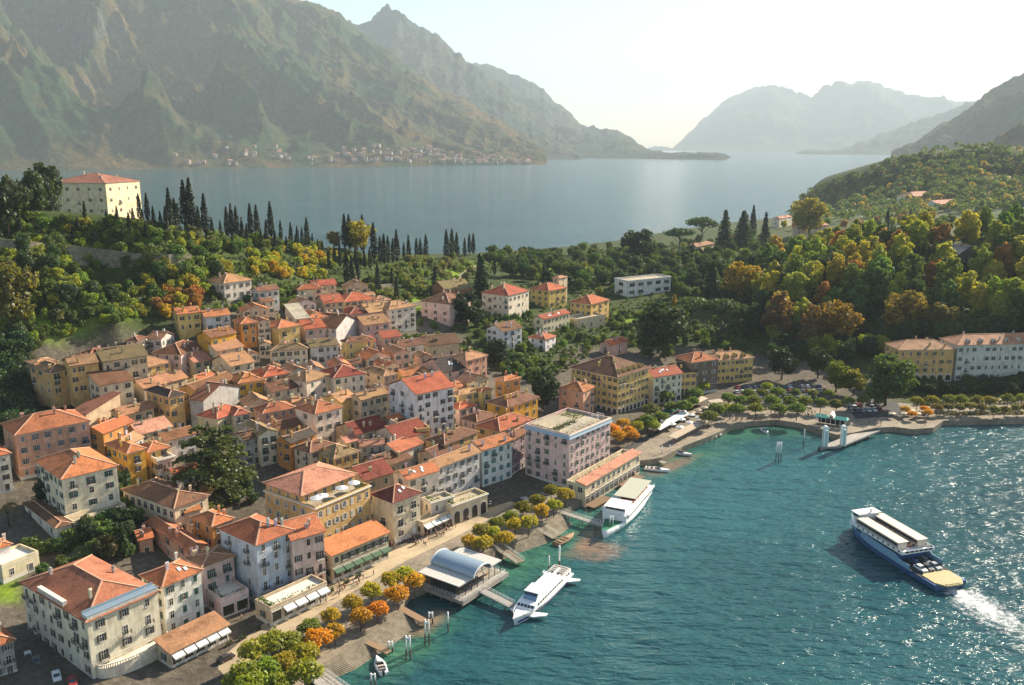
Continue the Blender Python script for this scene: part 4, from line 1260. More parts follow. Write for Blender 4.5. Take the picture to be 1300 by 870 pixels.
# --- the lower left corner and the first row along the road
ROOTS = {}
ROOTS['corner'] = h('large beige corner building with a wide hipped roof beside the zebra crossing', (20,741), (109,792), (208,753), 14.5, 'hip', (.44,.16,.08), 'pale', 4, 8, 3, shut=(.09,.075,.06), balc=.35, chim=2, sky=1, pitch=.40, gz=3.4)
def corner_extras():
    r_ = ROOTS['corner']; lu, lv, hh = [v[2:4] + (v[5],) for l, v in HOUSES.items() if l == r_['label']][0]
    b = MB(); b.box(-lu/2 + .55, lu/2 - .55, -lv/2 + .35, -lv/2 + 2.6, hh - .2, hh + 1.15, 0); b.box(-lu/2 + .5, lu/2 - .5, -lv/2 + .3, -lv/2 + 2.65, hh + 1.15, hh + 1.28, 1)
    b.box(-lu/2 + .5, lu/2 - .5, -lv/2 + 2.5, -lv/2 + 2.66, hh + 1.28, hh + 1.9, 1)
    b.build('attic_terrace', [M['wall'], M['metal']], r_, color=WC['greyw'])
    b = MB(); b.box(-lu/2 + .35, -lu/2 + 1.3, -lv * .16, lv * .22, hh - .2, hh + 1.4, 0); b.box(-lu/2 + .3, -lu/2 + 1.35, -lv * .16 - .05, lv * .22 + .05, hh + 1.4, hh + 1.55, 1)
    b.build('attic_parapet', [M['wall'], M['trim']], r_, color=WC['greyw'])
    # curved terrace with balustrade at its foot
    b = MB(); n = 14; R_ = lu * .42
    out = [(R_ * cos(pi + pi * i / n) * 1.15 + lu * .06, -lv/2 + .3 + R_ * .42 * sin(pi + pi * i / n)) for i in range(n + 1)]
    b.prism(out, -1.5, 2.6, 0)
    for (xa_, ya_), (xb_, yb_) in zip(out[:-1], out[1:]):
        b.bar((xa_, ya_, 3.45), (xb_, yb_, 3.45), .28, .18, 1)
        for k in range(3): t_ = (k + .5) / 3; b.box(xa_ + (xb_ - xa_) * t_ - .08, xa_ + (xb_ - xa_) * t_ + .08, ya_ + (yb_ - ya_) * t_ - .08, ya_ + (yb_ - ya_) * t_ + .08, 2.6, 3.37, 1, False)
    b.build('curved_terrace', [M['wall'], M['trim']], r_, color=WC['pale'])
corner_extras()
h('narrow cream house with green shutters right beside the large beige corner building', (184,728), (206,747), (254,722), 13.5, 'hip', 'or', 'white', 4, 2, 3, shut=(.05,.12,.09), balc=0, chim=1, gz=3.2)
h('pink house with a gravelly tan roof left of the tall pale blue house', (236,707), (256,722), (299,705), 11.5, 'hip', 'tn', 'rose', 3, 1, 2, shut=(.06,.13,.11), balc=.7, pitch=.2, gz=3.2)
ROOTS['blue'] = h('tall pale blue house with an orange hipped roof and white window surrounds', (277,671), (325,694), (374,673), 17, 'hip', 'or', 'blue', 5, 2, 3, shut=None, balc=.3, chim=2, gz=3.0)
h('narrow rose house with brown shutters joined to the tall pale blue house', (352,664), (369,688), (409,671), 15.5, 'gx', 'or', 'rose', 4, 0, 3, shut=(.11,.06,.045), balc=.45, chim=1, gz=2.8)
h('low teal shop building with a planted terrace at the foot of the pale blue house', (330,762), (343,776), (414,741), 4.2, 'flat', 'tn', 'tan', 1, 1, 3, ground='shop', aw=(.72,.76,.74), cornice=False, gz=2.5, balc=0, name='shop', cat='shop', plants=True)
h('low pink shop with a tiled terrace under the pink house', (262,745), (280,765), (312,748), 5.0, 'flat', 'tn', 'rose', 1, 1, 2, ground='shop', cornice=False, gz=2.5, name='shop', cat='shop', plants=True)
h('long low cafe front with an orange tiled canopy roof below the narrow cream house', (205,815), (215,832), (290,792), 4.0, 'shedx', 'tn', 'tan', 1, 1, 4, ground='shop', gz=2.5, pitch=.3, aw=(.78,.77,.72), name='cafe', cat='cafe', chim=0, cornice=False)
ROOTS['ochre'] = h('big ochre palazzo with white shutters and a furnished roof terrace', (335,625), (401,648), (471,619), 15.5, 'flat', 'tn', 'ochre', 4, 6, 7, shut=(.55,.56,.52), balc=.12, gz=3.6)
h('low cafe with half orange half brown lean-to roof in front of the ochre palazzo', (408,694), (421,707), (494,675), 8.0, 'shedx', 'or', 'tan', 2, 1, 7, ground='shop', shut=(.05,.07,.05), pitch=.34, chim=0, cornice=False, gz=2.6, balc=0, name='cafe', cat='cafe', winw=2.0, aw=(.10,.16,.10))
h('yellow tower house with a dark red hipped roof and big windows over the road', (472,627), (499,640), (534,625), 13, 'hip', 'mr', 'cream', 3, 1, 2, shut=None, balc=.5, winw=2.0, gz=3.0, sky=2, chim=0, pitch=.5)
h('cream house with a bright orange saddle roof behind the rounded white terrace', (505,599), (517,611), (555,596), 14, 'gx', 'or', 'pale', 4, 1, 3, balc=.1, sky=3, gz=3.2, chim=1)
h('long pale house with a tan saddle roof joined to the bright orange roof', (543,585), (555,596), (607,573), 14, 'gx', 'tn', 'greyw', 4, 0, 6, balc=.12, gz=3.0, chim=2)
h('rounded cream terrace building with an open balustrade below the orange saddle roof', (541,633), (547,641), (574,631), 7.5, 'flat', 'tn', 'pale', 2, 1, 2, shut=None, ground='shop', gz=2.6, balc=0, name='cafe', cat='cafe', plants=True)
h('low arcade building with round arches under a planted terrace', (568,634), (574,645), (615,627), 6.0, 'flat', 'tn', 'cream', 1, 1, 4, ground='arch', gz=2.6, name='arcade_building', cat='arcade', plants=True)
h('low cafe front with a long white awning between the yellow tower house and the arcade', (532,660), (537,667), (574,648), 3.8, 'flat', 'tn', 'cream', 1, 1, 4, ground='shop', aw=(.8,.79,.74), gz=2.5, cornice=False, name='cafe', cat='cafe')
h('narrow white house striped with turquoise shutters facing the shaded square', (602,561), (612,573), (645,558), 14, 'gx', 'or', 'white', 4, 0, 4, shut=(.10,.38,.42), balc=.2, gz=3.0, chim=1)
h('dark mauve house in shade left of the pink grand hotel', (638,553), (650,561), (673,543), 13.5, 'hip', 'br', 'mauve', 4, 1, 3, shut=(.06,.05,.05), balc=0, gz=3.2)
ROOTS['hotel'] = h('tall pink grand hotel with a planted flat roof standing at the water', (674,538), (723,555), (768,531), 19, 'flat', 'tn', 'rose', 6, 5, 8, shut=(.16,.17,.15), balc=.22, gz=2.8, name='hotel', cat='hotel', winw=.95)
# --- the harbour row
h('grand yellow hotel with white arcades and a brown hipped roof facing the harbour garden', (721,467), (785,480), (829,468), 18, 'hip', 'br', 'yellow', 5, 9, 8, shut=(.16,.12,.06), balc=.12, ground='arch', gz=3.0, name='hotel', cat='hotel', dorm=5, chim=3, arch='both')
h('pale arcaded house with a salmon roof beside the grand yellow hotel', (823,471), (830,480), (861,472), 13.5, 'gx', 'rd', 'pale', 4, 0, 5, shut=(.10,.17,.14), balc=.1, ground='arch', gz=3.0, sky=4, chim=1)
h('narrow yellow house with a dark slate coloured roof in the harbour row', (855,464), (862,474), (880,469), 11.5, 'gx', 'dk', 'yellow', 3, 0, 3, balc=.1, ground='shop', gz=3.0, chim=1)
h('tall brown stone house with white window surrounds and an orange hipped roof', (866,452), (878,461), (907,454), 16, 'hip', 'or', 'stone', 4, 0, 3, shut=(.5,.48,.44), balc=0, gz=3.2, chim=2, winw=1.2)
h('long yellow villa with a dormered tan roof at the end of the harbour row', (896,453), (904,459), (957,454), 11.5, 'hip', 'tn', 'yellow', 3, 1, 9, shut=(.13,.11,.07), balc=.1, gz=3.4, dorm=4, name='villa', cat='villa', depth=13)
h('salmon house with curved white balconies behind the pink grand hotel', (707,494), (741,499), (758,491), 11, 'hip', 'or', 'salmon', 3, 2, 2, balc=.5, gz=6)
h('orange yellow house with a red brown hipped roof and tall chimney stacks', (615,511), (645,518), (686,505), 11.5, 'hip', 'br', 'gold', 3, 1, 4, balc=.05, gz=7, chim=4)
h('small orange square tower behind the house with tall chimney stacks', (631,480), (640,485), (660,479), 17, 'hip', 'or', 'orange', 4, 1, 2, gz=9, chim=1, pitch=.25, name='tower_house', cat='tower')
h('small yellow house with an orange cap roof beside the square tower', (605,494), (611,498), (624,494), 8, 'hip', 'or', 'yellow', 2, 1, 1, gz=14)
h('yellow painted villa with a decorated upper loggia beyond the tall white building', (576,498), (582,503), (609,496), 11, 'hip', 'tn', 'yellow', 3, 1, 3, balc=.2)
h('low pinkish house with a rust roof right of the tall white building', (574,514), (583,521), (602,513), 7, 'hip', 'rd', 'pink', 2, 1, 2)
h('red brown roofed terrace house right below the orange yellow chimney house', (610,538), (635,549), (672,531), 11.5, 'hip', 'rd', 'ochre', 3, 2, 3, gz=4)
# --- the tall white building and its neighbours
ROOTS['white'] = h('tall white building with rows of dark shutters and a red saddle roof', (495,488), (528,502), (575,490), 17.5, 'gx', 'rd', 'white', 5, 3, 5, shut=(.10,.09,.085), balc=.22, pitch=.42, chim=1, wscale=1.05)
h('grey and yellow house with a rust saddle roof left of the tall white building', (446,503), (458,509), (494,500), 12, 'gx', 'tn', 'tan', 3, 1, 4, balc=.35)
h('slim ochre block with a flat top rising from the dark roofs below the white building', (522,542), (529,548), (546,545), 10, 'flat', 'tn', 'ochre', 3, 0, 0, cornice=False)
h('dark roofed house in front of the tall white building', (482,545), (506,560), (540,545), 9, 'gx', 'mr', 'cream', 3, 1, 3)
h('house with a bright rust roof below the slim ochre block', (489,564), (505,576), (529,560), 8.5, 'gx', 'or', 'pale', 2, 1, 2)
h('brown roofed house right of the slim ochre block', (546,556), (565,566), (604,548), 10, 'hip', 'br', 'ochre', 3, 1, 3)
h('low dark brown roof behind the bright orange saddle roof', (536,572), (552,582), (580,566), 8.5, 'gx', 'br', 'tan', 2, 1, 2)
h('grey house front with small windows under a pale roof edge', (445,562), (456,568), (490,567), 9.5, 'gx', 'sal', 'grey', 3, 1, 3, shut=None)
h('yellow house with an olive tan hipped roof below the grey house front', (398,573), (424,584), (457,573), 10, 'hip', 'ol', 'yellow', 3, 3, 3)
h('house with a long dark red roof beside the bright orange roofed cream house', (430,541), (452,553), (489,540), 8, 'gx', 'mr', 'tan', 2, 1, 3)
h('low salmon roofed house among the dark roofs', (428,557), (440,564), (462,556), 7, 'gx', 'sal', 'cream', 2, 1, 2)
h('house with a long red ridge running up to the yellow tower house', (438,596), (462,612), (497,598), 9, 'gx', 'mr', 'tan', 2, 1, 2, gz=4)
h('brown roofed house behind the long red ridge', (466,582), (488,594), (520,580), 8, 'gx', 'br', 'tan', 2, 1, 2, gz=5)
h('cream house with a bright orange hipped roof left of the tall white building', (377,517), (400,527), (433,516), 12.5, 'hip', 'or', 'pale', 3, 1, 3, shut=(.12,.11,.10), balc=0)
h('yellow side house behind the cream house with a bright orange hipped roof', (412,505), (433,512), (450,504), 10, 'gx', 'tn', 'yellow', 3, 1, 1)
h('pink house with a wide bright orange roof and small windows', (321,518), (333,526), (377,518), 9.5, 'hip', 'or', 'salmon', 3, 2, 4, shut=None, balc=0)
h('orange walled house with a black brown saddle roof below the pink house', (351,558), (368,564), (402,551), 10, 'gx', 'dk', 'orange', 3, 2, 2)
h('cream house with a brown roof right of the black brown roof', (376,567), (394,576), (424,563), 9.5, 'hip', 'br', 'cream', 3, 2, 3)
h('cream house with a gravelly olive saddle roof above the cedar', (309,541), (329,554), (352,547), 11, 'gy', 'ol', 'pale', 3, 2, 2, balc=.3)
h('grey house with a rust brown roof touching the cedar', (298,552), (309,560), (331,555), 9.5, 'gx', 'br', 'grey', 3, 1, 2)
h('house with a weathered red roof left of the pink house', (285,520), (297,529), (318,524), 9, 'hip', 'rd', 'cream', 3, 1, 2)
h('yellow house with iron balconies and an orange roof', (290,478), (302,488), (333,481), 12, 'hip', 'or', 'gold', 3, 2, 3, balc=.3)
h('house with a wide red orange roof behind the yellow balcony house', (322,471), (334,480), (367,473), 10, 'hip', 'rd', 'tan', 3, 1, 3)
h('cream house with a dark saddle roof beside a lilac roof slab', (329,491), (345,499), (386,490), 9, 'gx', 'br', 'cream', 3, 1, 3)
h('cream house with green shutters and an olive and tan hipped roof', (369,478), (389,486), (413,475), 11.5, 'hip', 'tn', 'pale', 3, 2, 2, shut=(.06,.14,.10))
h('cream house with a dark red roof and a row of green shutters', (413,470), (423,481), (462,473), 11.5, 'hip', 'mr', 'pale', 3, 1, 4, shut=(.05,.15,.10))
h('tan roofed house between the green shutters and the tall white building', (455,470), (487,479), (511,477), 9, 'hip', 'tn', 'tan', 3, 2, 2)
h('bright yellow house with small square windows and a brown hipped roof', (430,433), (439,436), (476,431), 12, 'hip', 'br', 'yellow', 3, 1, 3, shut=None, balc=0)
h('wide cream villa with an olive tan hipped roof left of the bright yellow house', (343,448), (392,443), (400,437), 11, 'hip', 'ol', 'cream', 3, 5, 1, name='villa', cat='villa')
h('pale villa wing with dark windows joined to the bright yellow house', (385,436), (393,442), (431,438), 11, 'gx', 'ol', 'greyw', 3, 0, 4, name='villa', cat='villa', balc=.2)
h('grey warehouse-like house with a white gable in the upper town', (389,415), (427,418), (456,407), 9.5, 'gy', 'br', 'greyw', 3, 5, 0, shut=None, ground='none')
# --- the upper town
h('small ochre house with a rust roof under the cream hillside villa', (297,404), (305,409), (326,406), 9, 'hip', 'or', 'orange', 3, 1, 2)
h('pale gabled house beside the small ochre house', (320,405), (326,410), (343,407), 8.5, 'gy', 'tn', 'cream', 3, 1, 2)
h('yellowish house with a rust hipped roof in the upper town', (344,411), (353,418), (374,411), 8.5, 'hip', 'or', 'yellow', 2, 1, 2)
h('pale roofed shed in the upper town', (367,399), (375,406), (390,402), 6.5, 'shedx', 'pl', 'greyw', 2, 1, 1, chim=0)
h('red roofed house left of the grey warehouse-like house', (375,412), (387,419), (413,415), 8, 'gx', 'rd', 'pink', 2, 1, 2)
h('orange roofed house behind the pale roofed shed', (384,398), (392,405), (413,401), 8, 'hip', 'or', 'tan', 2, 1, 2)
h('red roofed house above the grey warehouse-like house', (404,400), (416,407), (435,404), 8.5, 'hip', 'rd', 'cream', 3, 1, 2)
h('terrace house with a bright rust roof at the upper edge of the town', (403,380), (411,386), (436,383), 8.5, 'gx', 'rd', 'tan', 3, 1, 3)
h('long tan house with a red brown roof at the upper edge of the town', (429,378), (437,384), (476,379), 8.5, 'hip', 'rd', 'tan', 3, 1, 5)
h('low red house right of the red roofed house in the upper town', (436,394), (444,400), (466,396), 7.5, 'hip', 'mr', 'pink', 2, 1, 2)
h('low pinkish wing under a long tan roof', (461,391), (468,398), (495,392), 9, 'gx', 'tn', 'pink', 3, 1, 4)
h('pale brick house with rows of small windows under a tan roof', (486,388), (494,394), (522,387), 11.5, 'hip', 'tn', 'pale', 4, 1, 4, shut=(.12,.06,.05))
h('tan roofed house in front of the low pinkish wing', (452,407), (462,414), (492,408), 8, 'gx', 'tn', 'pink', 2, 1, 3)
h('pink villa with tall windows and a dark brown roof behind the round bush', (540,381), (571,387), (590,379), 11, 'hip', 'br', 'rose', 3, 3, 2, name='villa', cat='villa', shut=(.09,.06,.06))
h('brown barn with a grey tan roof behind the pink villa', (559,363), (566,370), (592,364), 7, 'gx', 'ol', 'brick', 2, 0, 1)
h('salmon pink house with rows of small windows and a tan roof', (578,452), (592,459), (613,450), 13.5, 'hip', 'tn', 'salmon', 4, 1, 3, balc=0, shut=(.09,.05,.05))
h('pink house under a long black brown roof', (541,461), (563,474), (590,467), 9, 'gx', 'dk', 'pink', 3, 0, 2, sky=3)
h('long brown roofed shed above the walled garden', (528,432), (540,440), (585,436), 6, 'gx', 'br', 'tan', 1, 0, 2)
# --- the left part of the town
h('orange house with a bright orange gable wall under the trees', (249,415), (267,419), (300,412), 9, 'gx', 'br', 'gold', 2, 0, 3, shut=(.08,.13,.11))
h('cream hillside villa with a tan hipped roof and three rows of windows', (257,371), (285,374), (325,369), 12.5, 'hip', 'tn', 'pale', 3, 4, 4, name='villa', cat='villa', shut=(.13,.10,.08), balc=.1)
h('pink house with a dark brown hipped roof below the bright orange gable', (205,444), (230,451), (250,437), 10, 'hip', 'br', 'rose', 3, 3, 2)
h('small house with a rose roof beside the pink house', (232,454), (246,461), (264,455), 7, 'gx', 'sal', 'tan', 2, 1, 2)
h('house with a tan roof slope below the orange gable wall', (262,438), (275,447), (302,438), 8, 'gx', 'tn', 'cream', 3, 1, 2)
h('house with an orange tan roof right of the pink house', (278,456), (293,466), (316,457), 8.5, 'gx', 'tn', 'cream', 3, 1, 2)
h('yellow house with bay windows and white trims', (150,461), (172,470), (215,459), 9.5, 'hip', 'tn', 'yellow', 3, 2, 4, shut=None, winw=1.6)
h('small house with crossed roofs left of the bay windows', (126,462), (136,469), (160,463), 8, 'gx', 'tn', 'cream', 2, 1, 2)
h('red roofed house in front of the long ochre house', (94,452), (111,459), (153,449), 8, 'hip', 'rd', 'pink', 2, 1, 3)
h('long ochre house with tall dark windows at the foot of the hillside', (73,426), (84,432), (124,427), 11, 'gx', 'tn', 'ochre', 3, 0, 4, balc=.2)
h('tan house continuing the long ochre house to the right', (117,420), (126,429), (185,421), 12, 'gx', 'ol', 'tan', 3, 0, 5, balc=.2)
h('small white walled house with a red roof above the tan house', (123,410), (138,414), (167,408), 5, 'hip', 'rd', 'white', 1, 1, 2)
h('ochre house with an olive hipped roof above the dark stone house', (33,439), (60,447), (91,441), 9, 'hip', 'ol', 'ochre', 3, 3, 2)
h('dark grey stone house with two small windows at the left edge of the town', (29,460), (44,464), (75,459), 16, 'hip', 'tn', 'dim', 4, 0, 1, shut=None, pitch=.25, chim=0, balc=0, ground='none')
h('long cream house with four rows of brown shutters and a brown roof', (79,468), (125,491), (170,482), 15, 'gx', 'br', 'cream', 4, 8, 3, balc=.18, shut=(.11,.06,.05), pitch=.3)
h('low grey tan shed with a blank curved gable', (93,522), (109,527), (153,511), 9, 'shedy', 'br', 'tan', 2, 0, 0, pitch=.3, chim=0, ground='none')
h('ochre three storey house with a grey hipped roof and balconies', (180,496), (214,505), (240,501), 13.5, 'hip', 'dk', 'ochre', 3, 4, 2, balc=.25)
h('long rust brown roof behind the ochre three storey house', (172,487), (182,494), (237,479), 11, 'gx', 'tn', 'tan', 3, 0, 3)
h('house with a red brown roof and an ochre side wall above the blank grey gable', (240,489), (250,498), (291,479), 12, 'gx', 'br', 'ochre', 3, 1, 2)
h('blank grey gable house with a brown roof strip', (250,503), (258,510), (301,490), 12, 'gy', 'br', 'grey', 3, 0, 0, shut=None, ground='none', pitch=.35)
h('low house with a red and brown roof above the cedar', (258,524), (276,533), (306,518), 8, 'hip', 'rd', 'tan', 2, 1, 2)
h('pink palazzo with a wide orange hipped roof at the left edge', (8,548), (18,554), (116,535), 15, 'hip', 'or', 'salmon', 4, 1, 6, shut=(.20,.21,.22), balc=.15, depth=17)
h('cream house with an orange roof cut by the left edge of the picture', (-40,568), (-22,584), (15,576), 12, 'hip', 'or', 'pale', 4, 1, 2)
h('cream green apartment house with balconies and a two tone hipped roof', (41,585), (77,610), (152,592), 15, 'hip', 'or', 'pale', 4, 6, 3, shut=(.05,.13,.10), balc=.4, chim=1, sky=2, winw=1.2, pitch=.42)
h('low brown roofed wing at the side of the cream green apartment house', (30,638), (70,672), (90,662), 4.2, 'hip', 'br', 'pale', 1, 3, 1, chim=0, pitch=.2)
h('low garden wing with pillars under the cream green apartment house', (85,658), (93,666), (160,643), 4.0, 'flat', 'br', 'cream', 1, 1, 4, ground='shop', cornice=False)
h('mustard yellow house with a half dark half bright orange hipped roof', (132,564), (161,577), (187,570), 12, 'hip', 'or', 'gold', 3, 4, 1, shut=(.08,.06,.05), pitch=.45)
h('orange walled house behind the mustard yellow house', (118,543), (131,552), (161,534), 10, 'gx', 'or', 'orange', 3, 1, 2)
h('low house with a pale salmon roof behind the mustard yellow house', (150,545), (176,553), (223,543), 7, 'gx', 'sal', 'cream', 2, 1, 3)
h('cream yellow house with an orange roof joined to the mustard yellow house', (177,566), (187,576), (213,566), 9, 'hip', 'or', 'yellow', 3, 1, 2)
h('low white house with a flat pale roof and many windows left of the cedar', (187,580), (200,587), (222,581), 8, 'flat', 'tn', 'pale', 2, 3, 4, cornice=True)
h('school-like building with tall pillars and a wide dark brown roof', (172,616), (221,647), (245,622), 9.5, 'hip', 'br', 'cream', 2, 8, 2, shut=None, winw=1.5, pitch=.35, balc=0, wscale=1.15)
h('low house with an orange brown roof in front of the pillared building', (218,632), (234,653), (249,641), 8, 'gx', 'or', 'cream', 2, 2, 1)
h('small orange roofed house above the orange hipped roof in the courtyard', (240,619), (252,628), (272,622), 8, 'hip', 'or', 'ochre', 2, 1, 2)
h('house with a large bright orange hipped roof left of the ochre palazzo', (242,657), (269,670), (297,658), 11, 'hip', 'or', 'orange', 3, 2, 2, gz=4.5)
h('long low house with a pale orange roof behind the tan gravelly roof', (184,664), (238,700), (262,690), 7, 'gy', 'or', 'salmon', 2, 3, 1, gz=5)
h('small shed with a patched orange roof in the back yard', (168,676), (175,688), (196,682), 5, 'gx', 'or', 'salmon', 1, 1, 1, gz=6)
h('grey house with a dark roof at the bottom left corner', (-55,806), (-20,828), (27,818), 8, 'hip', 'or', 'grey', 3, 2, 2, gz=5)
h('small white house with an orange roof behind the flat cream garage', (-18,691), (-3,698), (18,692), 5.5, 'hip', 'or', 'white', 1, 1, 1)
h('flat cream garage left of the large beige corner building', (-22,712), (2,722), (50,703), 4.2, 'flat', 'tn', 'cream', 1, 1, 2, cornice=False)
# --- villas in the gardens
h('large cream villa with a bright red hipped roof in the gardens', (611,372), (646,376), (672,369), 14, 'hip', 'rd', 'pale', 3, 5, 5, shut=(.10,.12,.12), name='villa', cat='villa', balc=.1)
h('yellow cream wing with a red roof right of the large cream villa', (676,366), (697,370), (717,365), 11, 'hip', 'rd', 'yellow', 3, 3, 3, name='villa', cat='villa')
h('small bell tower with open arches behind the yellow cream wing', (705,352), (710,354), (717,351), 17, 'hip', 'tn', 'cream', 5, 1, 1, shut=None, ground='none', chim=0, name='bell_tower', cat='bell tower', pitch=.3)
h('square yellow villa with a red hipped roof at the garden edge', (728,382), (751,387), (768,380), 11.5, 'hip', 'rd', 'yellow', 3, 4, 3, shut=(.12,.08,.06), name='villa', cat='villa')
h('long low cream house with a red brown skylit roof in the gardens', (683,402), (690,406), (721,397), 8, 'gx', 'rd', 'cream', 2, 1, 7, sky=5)
h('white gabled house with a brown roof in the gardens', (619,417), (638,422), (662,416), 9.5, 'gx', 'br', 'white', 3, 3, 3, shut=(.08,.11,.13), pitch=.5)
h('white bungalow with a red roof in the gardens', (669,429), (693,432), (708,427), 6, 'hip', 'rd', 'white', 2, 2, 2)
h('small rust roofed cottage among the garden trees', (768,434), (776,439), (792,432), 6, 'gx', 'rd', 'pink', 2, 1, 1)
h('modern white building with big blue glass windows and a flat grey roof', (786,354), (797,358), (850,352), 10.5, 'flat', 'gr', 'white', 2, 1, 5, shut=None, winw=3.4, balc=0, name='modern_building', cat='building', wscale=1.35)
h('low garden house below the square yellow villa', (722,402), (734,407), (764,400), 5, 'flat', 'tn', 'cream', 1, 1, 3, cornice=False)
h('tan roofed cottage at the far edge of the wood', (875,312), (884,314), (905,309), 9, 'hip', 'tn', 'cream', 2, 1, 3)
h('long pink villa far away below the wooded hill', (1012,287), (1024,289), (1049,285), 9, 'hip', 'sal', 'pink', 2, 1, 4, name='villa', cat='villa', gz=16)
h('far pale villa at the shore left of the yellow tree', (983,277), (990,278), (1004,275), 9, 'hip', 'sal', 'pale', 2, 1, 3, name='villa', cat='villa', gz=13)
h('grey chalet with a pale gabled roof between the big forest trees', (1202,331), (1212,335), (1239,331), 10, 'gy', 'gr', 'stone', 3, 0, 3, shut=None, pitch=.5, over=1.0)
h('white house on the slope of the wooded hill', (1154,249), (1160,251), (1182,248), 8, 'hip', 'sal', 'pale', 2, 1, 3)
h('low house with a salmon roof on the wooded hill', (1185,258), (1192,260), (1212,257), 6, 'gx', 'sal', 'white', 1, 1, 2)
h('long salmon roofed house at the far right edge of the hill', (1254,238), (1262,241), (1288,238), 8, 'gx', 'sal', 'greyw', 2, 1, 4)
h('pale farmhouse on the terraces at the right edge', (1270,206), (1278,208), (1300,205), 8, 'gx', 'sal', 'pale', 2, 1, 3)
# --- villa on the hilltop and the grand hotel
h('large cream hilltop villa with a red hipped roof above the cypresses', (67,232), (134,233), (171,230), 19, 'hip', (.32,.14,.085), 'cream', 3, 5, 4, shut=(.12,.08,.06), name='villa', cat='villa', balc=.2, gz=81, pitch=.3, chim=4)
h('yellow wing of the grand lakeside hotel over white arcades', (1120,435), (1141,445), (1214,444), 17, 'hip', 'tn', 'ochre', 4, 3, 7, shut=(.14,.11,.07), name='hotel', cat='hotel', gz=4, ground='arch', chim=3, depth=16, balc=.1)
h('long white wing of the grand lakeside hotel cut by the right edge', (1214,437), (1216,439), (1345,436), 19, 'hip', 'tn', 'greyw', 4, 0, 15, shut=(.12,.12,.11), name='hotel', cat='hotel', gz=4, depth=17, chim=4, balc=.1, dorm=7)
# --- small houses packed into the gaps of the old town
def near_angle(x, y):
    best = sorted(FOOT, key=lambda f: (f[0] - x) ** 2 + (f[1] - y) ** 2)[0]
    return best[2]

def room(x, y, a, hw, hl):
    ca, sa = cos(a), sin(a)
    for i in (-1, -.5, 0, .5, 1):
        for j in (-1, -.5, 0, .5, 1):
            qx, qy = x + i * hw * ca - j * hl * sa, y + i * hw * sa + j * hl * ca
            for (cx, cy, b_, w_, l_, _) in FOOT:
                dx, dy = qx - cx, qy - cy
                u = dx * cos(b_) + dy * sin(b_); v = -dx * sin(b_) + dy * cos(b_)
                if abs(u) < w_ - .3 and abs(v) < l_ - .3: return False
    return True

OLD2 = [(95,525),(150,530),(190,560),(230,560),(245,600),(235,640),(200,600),(165,635),(150,600),(120,560)]
OLD = [(165,455),(240,405),(300,395),(420,372),(470,378),(490,410),(540,470),(600,500),(650,535),(600,565),(560,600),(490,600),(470,625),(400,600),(330,590),(310,545),(240,520),(205,560),(160,545),(140,520),(170,510)]
ir = random.Random(5); ninf = 0
KEEP = [at(274, 600, 12), at(385, 460, 20), at(510, 447, 18)]
for tries in range(3600):
    if ninf >= 78: break
    px, py = ir.uniform(95, 660), ir.uniform(370, 640)
    if not (inside(np.array([px]), np.array([py]), np.array(OLD, float))[0] or inside(np.array([px]), np.array([py]), np.array(OLD2, float))[0]): continue
    g = ground(px, py)
    if any((g - k).xy.length < 14 for k in KEEP): continue
    a = near_angle(g.x, g.y) + ir.choice([0, 0, pi / 2, -.1, .1])
    big = tries < 1700
    lu, lv = (ir.uniform(9, 14), ir.uniform(8, 11)) if big else (ir.uniform(6, 9), ir.uniform(5.5, 8))
    if not room(g.x, g.y, a, lu / 2, lv / 2): continue
    hh = ir.uniform(6.0, 8.6) if big else ir.uniform(5, 7)
    rc_, lab = ir.choice([('tn', 'low house with a weathered tan roof packed between taller houses in the old town'), ('br', 'low house with a dark brown roof packed between taller houses in the old town'),
                          ('rd', 'low house with a rust red roof packed between taller houses in the old town'), ('or', 'low house with a bright orange roof packed between taller houses in the old town'), ('tn', 'low house with a weathered tan roof packed between taller houses in the old town')])
    house(lab, None, None, None, hh, ir.choice(['gx', 'gx', 'gy', 'hip']), rc_, ir.choice(['cream', 'tan', 'ochre', 'yellow', 'pink', 'greyw', 'pale']), 2, 2, 3, place=(Vector((g.x, g.y, 0)), a, lu, lv, H1(g.x, g.y)), seed=tries,
          group='low houses packed into the gaps of the old town', ground='win', cornice=False)
    ninf += 1
print('infill', ninf)

# --- rooftop additions
def on_house(key):
    r = ROOTS[key]; 
    for l, v in HOUSES.items():
        if r['label'] == l: return r, v[2], v[3], v[5]

r_, lu, lv, hh = on_house('ochre')
mb = MB(); pw, pl_ = lu * .86, lv * .70
x0, x1, y0, y1 = -lu/2 + .5, lu/2 - .5, -lv/2 + lv * .28, lv/2 - .5
mb.box(x0, x1, y0, y1, hh - .1, hh + 2.9, 0)
pent = mb.build('penthouse', [M['wall']], r_, color=WC['ochre'])
cx_, cy_, a_, b_ = (x0 + x1) / 2, (y0 + y1) / 2, (x1 - x0) / 2 + .9, (y1 - y0) / 2 + .9
F, Ls = roof_geometry('hip', a_, b_, .34)
mb = MB()
for f in F: mb.poly([p + Vector((0, 0, .2)) for p in f], 0); mb.poly([p for p in f][::-1], 0)
for i in range(4):
    c = [(-a_, -b_), (a_, -b_), (a_, b_), (-a_, b_)]; p, q = c[i], c[(i + 1) % 4]
    mb.poly([(*p, 0), (*q, 0), (*q, .2), (*p, .2)], 0)
for p, q in Ls: mb.bar(p + Vector((0, 0, .24)), q + Vector((0, 0, .24)), .36, .16, 1)
mb.build('roof', [M['roof'], M['ridge']], pent, (cx_, cy_, hh + 2.9), color=RC['sal'])
for i in range(6): link('window', win_mesh(1.1, 2.0, 'bare'), pent, (x0 + (x1 - x0) * (i + .5) / 6, y0, hh + .3), 0)
